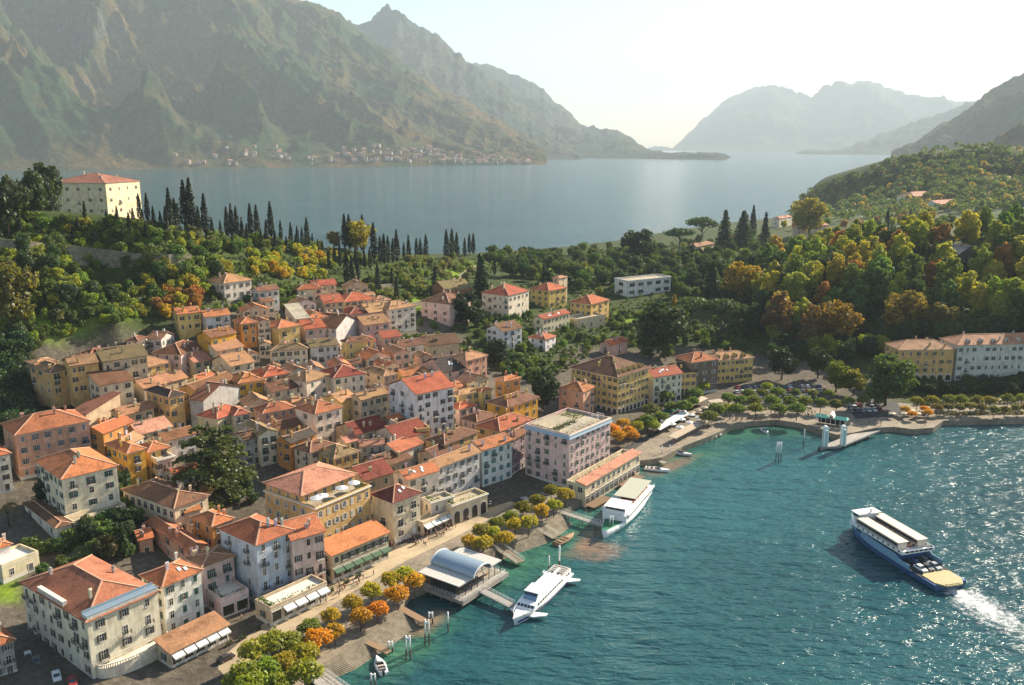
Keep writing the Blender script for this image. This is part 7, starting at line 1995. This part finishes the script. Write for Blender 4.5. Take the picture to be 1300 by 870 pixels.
for k in (.12, .88):
    c = e * k + dn * 2.0
    t_ = MB()
    for sx in (-1, 1):
        for sy in (-1, 1): t_.box(sx * .75 - .2, sx * .75 + .2, sy * .75 - .2, sy * .75 + .2, 1.4, 9.0, 0)
    t_.box(-.72, .72, -.72, .72, 1.4, 8.2, 1); t_.box(-1.1, 1.1, -1.1, 1.1, 9.0, 9.25, 0); t_.loft([[(-1.1 + 2.2 * i / 8, y, 9.25 + .7 * sin(pi * i / 8)) for i in range(9)] for y in (-1.1, 1.1)], 0, True, closed=False)
    for y in (-1.1, 1.1): t_.poly([(-1.1 + 2.2 * i / 8, y, 9.25 + .7 * sin(pi * i / 8)) for i in range(9)], 0)
    t_.build('lifting_tower', [M['white'], simple('tower_teal', (.42, .58, .55), .6, .15)], ro, (c.x, c.y, 0), atan2(en.y, en.x))
b = MB(); rails(b, [(0, 0), (d.x * .9, d.y * .9)], 1.5, 1.0, 0); b.build('railing', M['white'], ro)
g0, g1 = at(1035, 526, QZ + 4.0), at(1077, 532, QZ + 4.0)
ro = empty('waiting_shelter', (g0.x, g0.y, QZ)); tag(ro, 'turquoise roofed waiting shelter with a round middle arch behind the ferry landing', 'shelter')
d = g1 - g0; dn = d.normalized(); nn = Vector((-dn.y, dn.x, 0)); W3 = d.length
rz_ = atan2(dn.y, dn.x); ro.rotation_euler = (0, 0, rz_)
b = MB()
for x0, x1 in ((0, W3 * .42), (W3 * .58, W3)):
    b.poly([(x0, -2.2, 3.6), (x1, -2.2, 3.6), (x1 - .8, 0, 4.6), (x0 + .8, 0, 4.6)], 0); b.poly([(x1, 2.2, 3.6), (x0, 2.2, 3.6), (x0 + .8, 0, 4.6), (x1 - .8, 0, 4.6)], 0)
    b.poly([(x0, 2.2, 3.6), (x0, -2.2, 3.6), (x0 + .8, 0, 4.6)], 0); b.poly([(x1, -2.2, 3.6), (x1, 2.2, 3.6), (x1 - .8, 0, 4.6)], 0); b.box(x0, x1, -2.2, 2.2, 3.4, 3.59, 0)
b.build('roof', M['tint'], ro, color=(.08, .36, .30))
b = MB(); b.loft([[(W3 * .5 - W3 * .09 * cos(pi * i / 10), y, 3.5 + 2.2 * sin(pi * i / 10)) for i in range(11)] for y in (-2.4, 2.4)], 0, True, closed=False)
for i in range(7):
    for y in (-1.9, 1.9): b.tube((W3 * (i + .5) / 7, y, 0), (W3 * (i + .5) / 7, y, 3.4), .1, n=6)
b.build('frame', M['white'], ro)
b = MB(); b.box(W3 * .1, W3 * .9, 1.4, 1.6, .3, 2.6, 0); b.build('glass_wall', M['glass'], ro)

# foam: the ferry's wake
def wake(pts, widths, name, label):
    c = [at(x, y, 0) for x, y in pts]; n = 60; m_ = 12
    co = []; th = []
    for i in range(n + 1):
        s = i / n * (len(c) - 1); k = min(int(s), len(c) - 2); f_ = s - k
        p = c[k].lerp(c[k + 1], f_); d = (c[k + 1] - c[k]).normalized(); nn = Vector((-d.y, d.x, 0)); w_ = np.interp(s, range(len(c)), widths)
        for j in range(m_ + 1):
            u = j / m_ * 2 - 1; q = p + nn * (u * w_); co.append((q.x, q.y, .05)); th.append((.50 * (1 - abs(u)) ** .8 * (1 - (i / n) ** 2 * .8) + .02) * (1 if i > 1 else .6))
    me = fast_mesh(name, np.array(co), grid_faces(n + 1, m_ + 1), M['foam'])
    me.attributes.new('thick', 'FLOAT', 'POINT').data.foreach_set('value', np.array(th, np.float32))
    tag(link(name, me), label, kind='stuff')
wake([(1203, 745), (1225, 757), (1262, 780), (1310, 812), (1380, 860)], [4, 10, 15, 19, 22], 'wake_foam', 'white foam of the wake behind the car ferry')
# ------------------------------------------------------------------ cars
def prof_loft(b, prof, ys, m):
    """side profile at several y"""
    rings = [[(x, y, z) for x, z in p] for p, y in zip(prof, ys)]
    b.loft(rings, m, False)
_b = MB()
low = [(-2.1, .28), (2.1, .28), (2.15, .55), (2.05, .72), (1.0, .88), (-1.9, .92), (-2.12, .75)]
sl = [(x * .97, z if z < .5 else z - .02) for x, z in low]
prof_loft(_b, [sl, low, low, sl], [-.87, -.78, .78, .87], 0)
top = [(-1.75, .90), (1.05, .88), (.35, 1.42), (-1.25, 1.45)]
prof_loft(_b, [[(x * .98, z) for x, z in top], [(x * .88, z) for x, z in top], [(x * .88, z) for x, z in top], [(x * .98, z) for x, z in top]], [-.70, -.695, .695, .70], 0)
car_body = _b.mesh('car_body', M['boat'])
_b = MB()
_b.poly([(1.04, -.62, .92), (1.04, .62, .92), (.40, .56, 1.39), (.40, -.56, 1.39)], 0)
_b.poly([(-1.74, .62, .95), (-1.74, -.62, .95), (-1.28, -.56, 1.40), (-1.28, .56, 1.40)], 0)
for sg in (-1, 1):
    _b.poly([(-1.55, sg * .715, .95), (.85, sg * .715, .94), (.30, sg * .705, 1.36), (-1.18, sg * .705, 1.38)], 0)
_b2 = [(v[0] + (.02 if v[0] > .3 else (-.02 if v[0] < -1.2 else 0)), v[1], v[2]) for v in _b.v]; _b.v = _b2
car_glass = _b.mesh('car_windows', BLUEG)
_b = MB(); _b.tube((0, -.11, 0), (0, .11, 0), .31, .31, 12); car_tyre = _b.mesh('tyre', M['rubber'])
_b = MB(); _b.tube((0, -.12, 0), (0, .12, 0), .19, .19, 10); car_rim = _b.mesh('rim', M['metal'])
_b = MB(); _b.box(2.06, 2.15, -.16, .16, .56, .68); car_light = _b.mesh('headlight', M['white'])
CARC = [(.62,.62,.62),(.03,.03,.035),(.30,.31,.33),(.55,.56,.57),(.05,.08,.16),(.25,.03,.03),(.12,.13,.14),(.72,.72,.70)]
def car(x, y, z, rz, col, label, group):
    o = empty('car', (x, y, z), rz); tag(o, label, 'car', group)
    link('body', car_body, o, color=col); link('side_windows', car_glass, o)
    for sx in (-1.3, 1.32):
        for sy in (-.78, .78): w_ = link('wheel', car_tyre, o, (sx, sy, .31)); link('rim', car_rim, w_)
    for sy in (-.6, .6): link('headlight', car_light, o, (0, sy, 0))
    return o
kr = random.Random(9)
p = at(72, 861, 3.92); car(p.x, p.y, 3.92, -1.0, (.72,.72,.71), 'white car driving past the left side of the large beige corner building', None)
p = at(287, 838, RZ + .002); car(p.x, p.y, RZ + .002, .9, (.05,.035,.03), 'dark car crossing the pale road near the zebra crossing', None)
for (x_, y_, k_, n_) in ((46, 842, 6, 'charcoal'), (36, 836, 0, 'silver'), (92, 868, 5, 'red')):
    p = at(x_, y_, 3.92); car(p.x, p.y, 3.92, -1.0, CARC[k_], n_ + ' car parked in the dark street left of the large beige corner building', None)
names = {0:'silver',1:'black',2:'grey',3:'pale grey',4:'dark blue',5:'red',6:'charcoal',7:'white'}
def park(a0, a1, rows, n, rowv, rz, label, group, z):
    p, q = at(*a0, z), at(*a1, z); d = (q - p) / n
    dn = d.normalized(); nn = Vector((-dn.y, dn.x, 0))
    for r_ in range(rows):
        for i in range(n):
            if kr.random() < .12: continue
            c = p + d * (i + .5) + nn * (r_ * rowv); k = kr.randrange(8)
            car(c.x, c.y, z, atan2(nn.y, nn.x) + rz + kr.choice([0, pi]) + kr.uniform(-.04, .04), CARC[k], names[k] + ' car ' + label, group)
park((938, 505), (1060, 503), 3, 16, 8.2, 0, 'parked in the tree lined car park behind the harbour promenade', 'cars in the harbour car park', RZ + .006)
park((1068, 523), (1128, 521), 3, 8, 8.6, 0, 'parked beside the ferry landing', 'cars beside the ferry landing', RZ + .010)

# ------------------------------------------------------------------ people
def skin_mesh(name, joints, edges, m, sub=1):
    me = bpy.data.meshes.new(name + '_cage'); me.from_pydata([j[0] for j in joints], edges, [])
    o = bpy.data.objects.new(name + '_cage', me); COL.objects.link(o)
    sk = o.modifiers.new('s', 'SKIN'); sk.use_smooth_shade = True
    for v, j in zip(me.skin_vertices[0].data, joints): v.radius = (j[1], j[1] if len(j) < 3 else j[2])
    me.skin_vertices[0].data[0].use_root = True
    sb = o.modifiers.new('d', 'SUBSURF'); sb.levels = sub
    dg = bpy.context.evaluated_depsgraph_get()
    out = bpy.data.meshes.new_from_object(o.evaluated_get(dg)); out.name = name
    out.materials.clear(); out.materials.append(m)
    bpy.data.objects.remove(o); bpy.data.meshes.remove(me)
    return out
def person_meshes(stride, arm, sit=False):
    hip = .93 if not sit else .48
    J = [((0, 0, hip), .13, .10), ((0, 0, hip + .22), .135, .10), ((0, 0, hip + .45), .16, .10), ((0, 0, hip + .56), .055), ((.01, 0, hip + .66), .095, .10), ((.01, 0, hip + .76), .075, .085)]
    E = [(0, 1), (1, 2), (2, 3), (3, 4), (4, 5)]
    for sg in (-1, 1):
        st = stride * sg; k = len(J)
        if sit: J += [((.06, sg * .10, hip - .02), .09), ((.42, sg * .11, hip), .07), ((.44, sg * .11, .08), .045), ((.58, sg * .11, .04), .04)]
        else: J += [((0, sg * .09, hip - .06), .09), ((st * .22 + .02, sg * .095, .50), .065), ((st * .42 - .03, sg * .095, .09), .042), ((st * .42 + .12, sg * .10, .04), .04)]
        E += [(0, k), (k, k + 1), (k + 1, k + 2), (k + 2, k + 3)]
        k = len(J)
        J += [((0, sg * .20, hip + .46), .055), ((-st * .18 * arm - .02, sg * .25, hip + .20), .045), ((-st * .30 * arm + .06, sg * .24, hip - .03), .035), ((-st * .32 * arm + .09, sg * .23, hip - .11), .032)]
        E += [(2, k), (k, k + 1), (k + 1, k + 2), (k + 2, k + 3)]
    body = skin_mesh('person_body', J, E, M['skin'])
    T = [((0, 0, hip + .02), .15, .12), ((0, 0, hip + .22), .155, .12), ((0, 0, hip + .44), .178, .12)]; TE = [(0, 1), (1, 2)]
    for sg in (-1, 1):
        st = stride * sg; k = len(T); T += [((0, sg * .205, hip + .45), .07), ((-st * .18 * arm - .02, sg * .255, hip + .20), .06), ((-st * .26 * arm + .04, sg * .245, hip + .03), .05)]; TE += [(2, k), (k, k + 1), (k + 1, k + 2)]
    topm = skin_mesh('top', T, TE, M['cloth'])
    T = [((0, 0, hip + .03), .14, .12)]; TE = []
    for sg in (-1, 1):
        st = stride * sg; k = len(T)
        if sit: T += [((.06, sg * .10, hip - .01), .10), ((.42, sg * .11, hip), .085), ((.44, sg * .11, .16), .065)]
        else: T += [((0, sg * .09, hip - .06), .10), ((st * .22 + .02, sg * .095, .50), .08), ((st * .42 - .03, sg * .095, .14), .062)]
        TE += [(0, k), (k, k + 1), (k + 1, k + 2)]
    tro = skin_mesh('trousers', T, TE, M['cloth'])
    b = MB(); rings = []
    for i in range(5):
        a = i / 4 * pi / 2; rings.append([(.005 + .105 * cos(a) * cos(q) - .012, .098 * cos(a) * sin(q), hip + .70 + .135 * sin(a)) for q in np.linspace(0, 2 * pi, 10, endpoint=False)])
    b.loft(rings, 0); hair = b.mesh('hair', M['cloth'])
    return body, topm, tro, hair
PM = [person_meshes(.75, .8), person_meshes(.35, .5), person_meshes(.08, .2), person_meshes(.1, .2, True)]
HAIRC = [(.02,.014,.01),(.06,.035,.02),(.25,.17,.08),(.3,.29,.28)]
TOPC = {'white': (.72,.71,.69), 'black': (.02,.02,.022), 'red': (.42,.04,.03), 'blue': (.06,.12,.30), 'grey': (.22,.22,.23), 'beige': (.48,.38,.26), 'green': (.06,.14,.07)}
TRC = [(.02,.02,.025),(.04,.06,.12),(.10,.09,.08),(.35,.30,.22),(.06,.055,.05)]
hr_ = random.Random(33)
def person(x, y, z, rz, where, group, pose=None):
    k = hr_.randrange(3) if pose is None else pose
    bm, tm, lm, hm = PM[k]; cn = hr_.choice(list(TOPC)); verb = ['walking', 'strolling', 'standing', 'sitting'][k]
    s = hr_.uniform(.94, 1.05)
    o = link('person', bm, None, (x, y, z), rz, scale=(s, s, s)); tag(o, f'person in a {cn} top {verb} {where}', 'person', group)
    link('top', tm, o, color=TOPC[cn]); link('trousers', lm, o, color=hr_.choice(TRC)); link('hair', hm, o, color=hr_.choice(HAIRC))
def crowd(n, a0, a1, spread, where, group, z=RZ + .01, pose=None):
    p, q = at(*a0, z), at(*a1, z); d = q - p; nn = Vector((-d.y, d.x, 0)).normalized()
    for _ in range(n):
        c = p + d * hr_.random() + nn * hr_.gauss(0, spread); person(c.x, c.y, z, hr_.uniform(0, 6.28), where, group, pose)
crowd(44, (428, 728), (512, 686), 1.1, 'before the cafe with the half orange roof', 'people before the half orange cafe')
crowd(55, (520, 690), (572, 668), 2.4, 'on the pale road before the yellow tower house', 'people before the yellow tower house')
crowd(42, (575, 664), (625, 636), 1.6, 'on the pale road in front of the arcade', 'people before the arcade')
crowd(22, (400, 765), (470, 728), 1.5, 'on the road below the narrow rose house', 'people below the narrow rose house')
crowd(10, (440, 800), (530, 750), 1.2, 'under the orange clipped trees', 'people under the orange trees', QZ + .004)
crowd(10, (640, 685), (715, 645), 1.2, 'under the golden clipped trees', 'people under the golden trees', QZ + .004)
crowd(6, (270, 800), (320, 776), 1.0, 'on the left pavement by the zebra crossing', 'people near the zebra crossing', QZ + .01)
crowd(60, (905, 535), (1035, 526), 2.0, 'on the harbour promenade before the car park', 'people on the harbour promenade', QZ + .004)
crowd(12, (1090, 538), (1160, 532), 1.6, 'near the ferry landing', 'people near the ferry landing', QZ + .004)
crowd(8, (560, 745), (625, 712), 1.0, 'under the roof of the landing pavilion', 'people under the landing pavilion', 2.31)
fo, fl, fb = FERRY
for _ in range(44):
    x, y = hr_.uniform(-.14, .30) * fl, hr_.uniform(-.22, .22) * fb
    c = fo.matrix_world if False else (Matrix.Translation(fo.location) @ Matrix.Rotation(fo.rotation_euler.z, 4, 'Z')) @ Vector((x, y, 5.16)); person(c.x, c.y, c.z, hr_.uniform(0, 6.28), 'on the upper deck of the car ferry', 'passengers on the car ferry', 2)
for i, (s, y, k) in enumerate([(.20, -.4, 2), (.20, .05, 1), (.20, .45, 7), (.285, -.35, 6), (.285, .25, 4)]):
    c = (Matrix.Translation(fo.location) @ Matrix.Rotation(fo.rotation_euler.z, 4, 'Z')) @ Vector((-fl / 2 + fl * s, y * fb, 1.95)); car(c.x, c.y, c.z, fo.rotation_euler.z + pi, CARC[k], names[k] + ' car on the open stern deck of the car ferry', 'cars on the ferry')

# ------------------------------------------------------------------ street things
_b = MB(); _b.tube((0, 0, 0), (0, 0, 2.5), .03, n=6); _b.tube((0, 0, 0), (0, 0, .12), .28, n=8); par_pole = _b.mesh('pole', M['metal'])
_b = MB(); n = 8
for i in range(n):
    a0, a1 = 2 * pi * i / n, 2 * pi * (i + 1) / n
    _b.poly([(1.6 * cos(a0), 1.6 * sin(a0), 2.15), (1.6 * cos(a1), 1.6 * sin(a1), 2.15), (0, 0, 2.75)], 0); _b.poly([(1.6 * cos(a0), 1.6 * sin(a0), 1.95), (1.6 * cos(a1), 1.6 * sin(a1), 1.95), (1.6 * cos(a1), 1.6 * sin(a1), 2.15), (1.6 * cos(a0), 1.6 * sin(a0), 2.15)], 0)
par_top = _b.mesh('canopy', M['cloth'])
def parasol(x, y, z, col, label, group, s=1.0):
    o = empty('parasol', (x, y, z), hr_.uniform(0, .7)); o.scale = (s, s, s); tag(o, label, 'parasol', group); link('pole', par_pole, o); link('canopy', par_top, o, color=col)
WH = (.76, .75, .71)
for i in range(9):
    p = at(843 + (i % 3) * 12 + (i // 3) * 10, 541 - (i % 3) * 6 + (i // 3) * 4, QZ + .004); parasol(p.x, p.y, QZ + .004, WH, 'white parasol on the garden terrace by the little harbour', 'white parasols of the harbour garden', 1.15)
for i in range(7):
    p = at(870 + i * 8, 533 - i * 3.2, QZ + .004); parasol(p.x, p.y, QZ + .004, (.52, .42, .30), 'beige parasol in the row behind the moored boats', 'beige parasols behind the moored boats', 1.1)
for i in range(5):
    p = at(1132 + i * 8, 531 - (i % 2) * 4, QZ + .004); parasol(p.x, p.y, QZ + .004, (.74, .62, .42), 'cream parasol on the round terrace at the waterside', 'parasols on the round terrace', 1.1)
r_, lu, lv, hh = on_house('ochre')
mw = Matrix.Translation(r_.location) @ Matrix.Rotation(r_.rotation_euler.z, 4, 'Z')
for i, x in enumerate((-.40, -.30, .05, .28)):
    c = mw @ Vector((x * lu, -lv / 2 + 2.2, hh - .04)); parasol(c.x, c.y, c.z, WH, 'white parasol on the roof terrace of the ochre palazzo', 'parasols on the roof terrace', 1.2)

# awnings on frames in the harbour garden: green, white and beige strips
def pergola(a0, a1, depth, col, label):
    p, q = at(*a0, QZ + 3), at(*a1, QZ + 3); d = q - p
    o = empty('garden_awning', (p.x, p.y, QZ), atan2(d.y, d.x)); tag(o, label, 'awning'); L2 = d.length
    b = MB(); b.poly([(0, 0, 2.7), (L2, 0, 2.7), (L2, depth, 3.3), (0, depth, 3.3)], 0); b.poly([(0, 0, 2.4), (L2, 0, 2.4), (L2, 0, 2.7), (0, 0, 2.7)], 0); b.build('fabric', M['cloth'], o, color=col)
    b = MB()
    for i in range(5):
        for y, z in ((0.05, 2.65), (depth - .05, 3.25)): b.tube((L2 * i / 4 * .98 + .1, y, 0), (L2 * i / 4 * .98 + .1, y, z), .05, n=6)
    b.build('frame', M['iron'], o)
pergola((826, 536), (862, 518), 4.0, (.03, .16, .10), 'green awning in the harbour garden beside the white parasols')
pergola((838, 545), (876, 524), 3.5, WH, 'long white awning in front of the green one in the harbour garden')
pergola((858, 556), (905, 531), 3.5, (.45, .36, .26), 'beige awning along the quay over the moored boats')
pergola((905, 512), (960, 504), 4.0, (.50, .42, .33), 'beige awning before the long yellow villa')
pergola((869, 519), (899, 505), 4.0, (.56, .45, .34), 'pinkish awning behind the beige parasols')

_b = MB(); _b.box(-1.0, 1.0, -.3, .3, 0, .55, 0); planter_me = _b.mesh('planter', M['bark'])
pl_leaf = clump(60, [(-1.0, 1.0, -.35, .35, .5, 1.2)], 77, .2)
for i, (x, y) in enumerate([(291, 820), (308, 812), (327, 801), (345, 792), (364, 782), (380, 773), (391, 767), (404, 760), (420, 752), (440, 741), (455, 733)]):
    p = at(x, y, QZ + .012); o = link('planter', planter_me, None, (p.x, p.y, QZ + .012), .93); tag(o, 'dark flower box in the line dividing pavement and pale road', 'planter', 'flower boxes along the pale road'); link('plants', pl_leaf, o, color=(.05, .08, .02))
# cafe tables
_b = MB(); _b.tube((0, 0, .70), (0, 0, .74), .42, n=10); tab_top = _b.mesh('tabletop', M['white'])
_b = MB(); _b.tube((0, 0, 0), (0, 0, .70), .04, n=6); _b.tube((0, 0, 0), (0, 0, .04), .24, n=8); tab_leg = _b.mesh('leg', M['iron'])
_b = MB(); _b.box(-.2, .2, -.2, .2, .42, .47, 0); _b.box(-.2, -.16, -.2, .2, .47, .88, 0)
for sx in (-1, 1):
    for sy in (-1, 1): _b.box(sx * .17 - .02, sx * .17 + .02, sy * .17 - .02, sy * .17 + .02, 0, .42, 0)
chair_me = _b.mesh('cafe_chair', M['tintw'])
def tables(n, a0, a1, spread, where, grp, z):
    p, q = at(*a0, z), at(*a1, z); d = q - p; nn = Vector((-d.y, d.x, 0)).normalized()
    for i in range(n):
        c = p + d * ((i + .5) / n) + nn * ((i % 3 - 1) * spread); o = empty('cafe_table', (c.x, c.y, z)); tag(o, 'round white cafe table ' + where, 'table', grp); link('tabletop', tab_top, o); link('leg', tab_leg, o)
        for k in range(3):
            a = k * 2.09 + i; ch = link('cafe_chair', chair_me, None, (c.x + .75 * cos(a), c.y + .75 * sin(a), z), a + pi, color=(.05, .035, .03)); tag(ch, 'dark cafe chair at a table ' + where, 'chair', 'chairs ' + where)
tables(15, (426, 722), (497, 686), 1.3, 'before the half orange cafe', 'tables before the half orange cafe', RZ + .012)
tables(9, (535, 676), (574, 658), 1.0, 'under the long white awning', 'tables under the long white awning', RZ + .012)
tables(8, (592, 656), (625, 638), 1.1, 'before the arcade', 'tables before the arcade', RZ + .012)
tables(8, (845, 540), (872, 528), 1.5, 'under the parasols of the harbour garden', 'tables of the harbour garden', QZ + .006)

# street lamps along the water
_b = MB(); _b.tube((0, 0, 0), (0, 0, 4.2), .07, .05, 6); _b.tube((0, 0, 0), (0, 0, .5), .14, .10, 8); lamp_p = _b.mesh('pole', M['iron'])
_b = MB(); _b.tube((0, 0, 4.2), (0, 0, 4.7), .12, .22, 6); _b.tube((0, 0, 4.7), (0, 0, 4.9), .26, .05, 6); lamp_h = _b.mesh('lantern', M['white'])
for x, y in [(372, 838), (418, 822), (462, 796), (500, 768), (606, 700), (650, 680), (694, 660), (930, 540), (985, 534), (1040, 540), (1175, 540), (1215, 535), (1255, 534), (1290, 534)]:
    p = at(x, y, QZ); o = empty('street_lamp', (p.x, p.y, QZ)); tag(o, 'iron street lamp at the edge of the promenade', 'street lamp', 'street lamps along the promenade'); link('pole', lamp_p, o); link('lantern', lamp_h, o)
# ------------------------------------------------------------------ haze
b = MB(); b.box(-15000, 16000, -3000, 32000, -16, 2450)
hz = bpy.data.materials.new('haze'); hz.use_nodes = True
t = hz.node_tree; t.nodes.remove(t.nodes['Principled BSDF'])
pv = t.nodes.new('ShaderNodeVolumePrincipled')
pv.inputs['Color'].default_value = (0.66, 0.785, 0.86, 1)
pv.inputs['Density'].default_value = HAZE_DENSITY
pv.inputs['Anisotropy'].default_value = 0.05
t.links.new(pv.outputs[0], t.nodes['Material Output'].inputs['Volume'])
tag(b.build('haze', hz), 'thin bluish haze over the lake', kind='stuff')
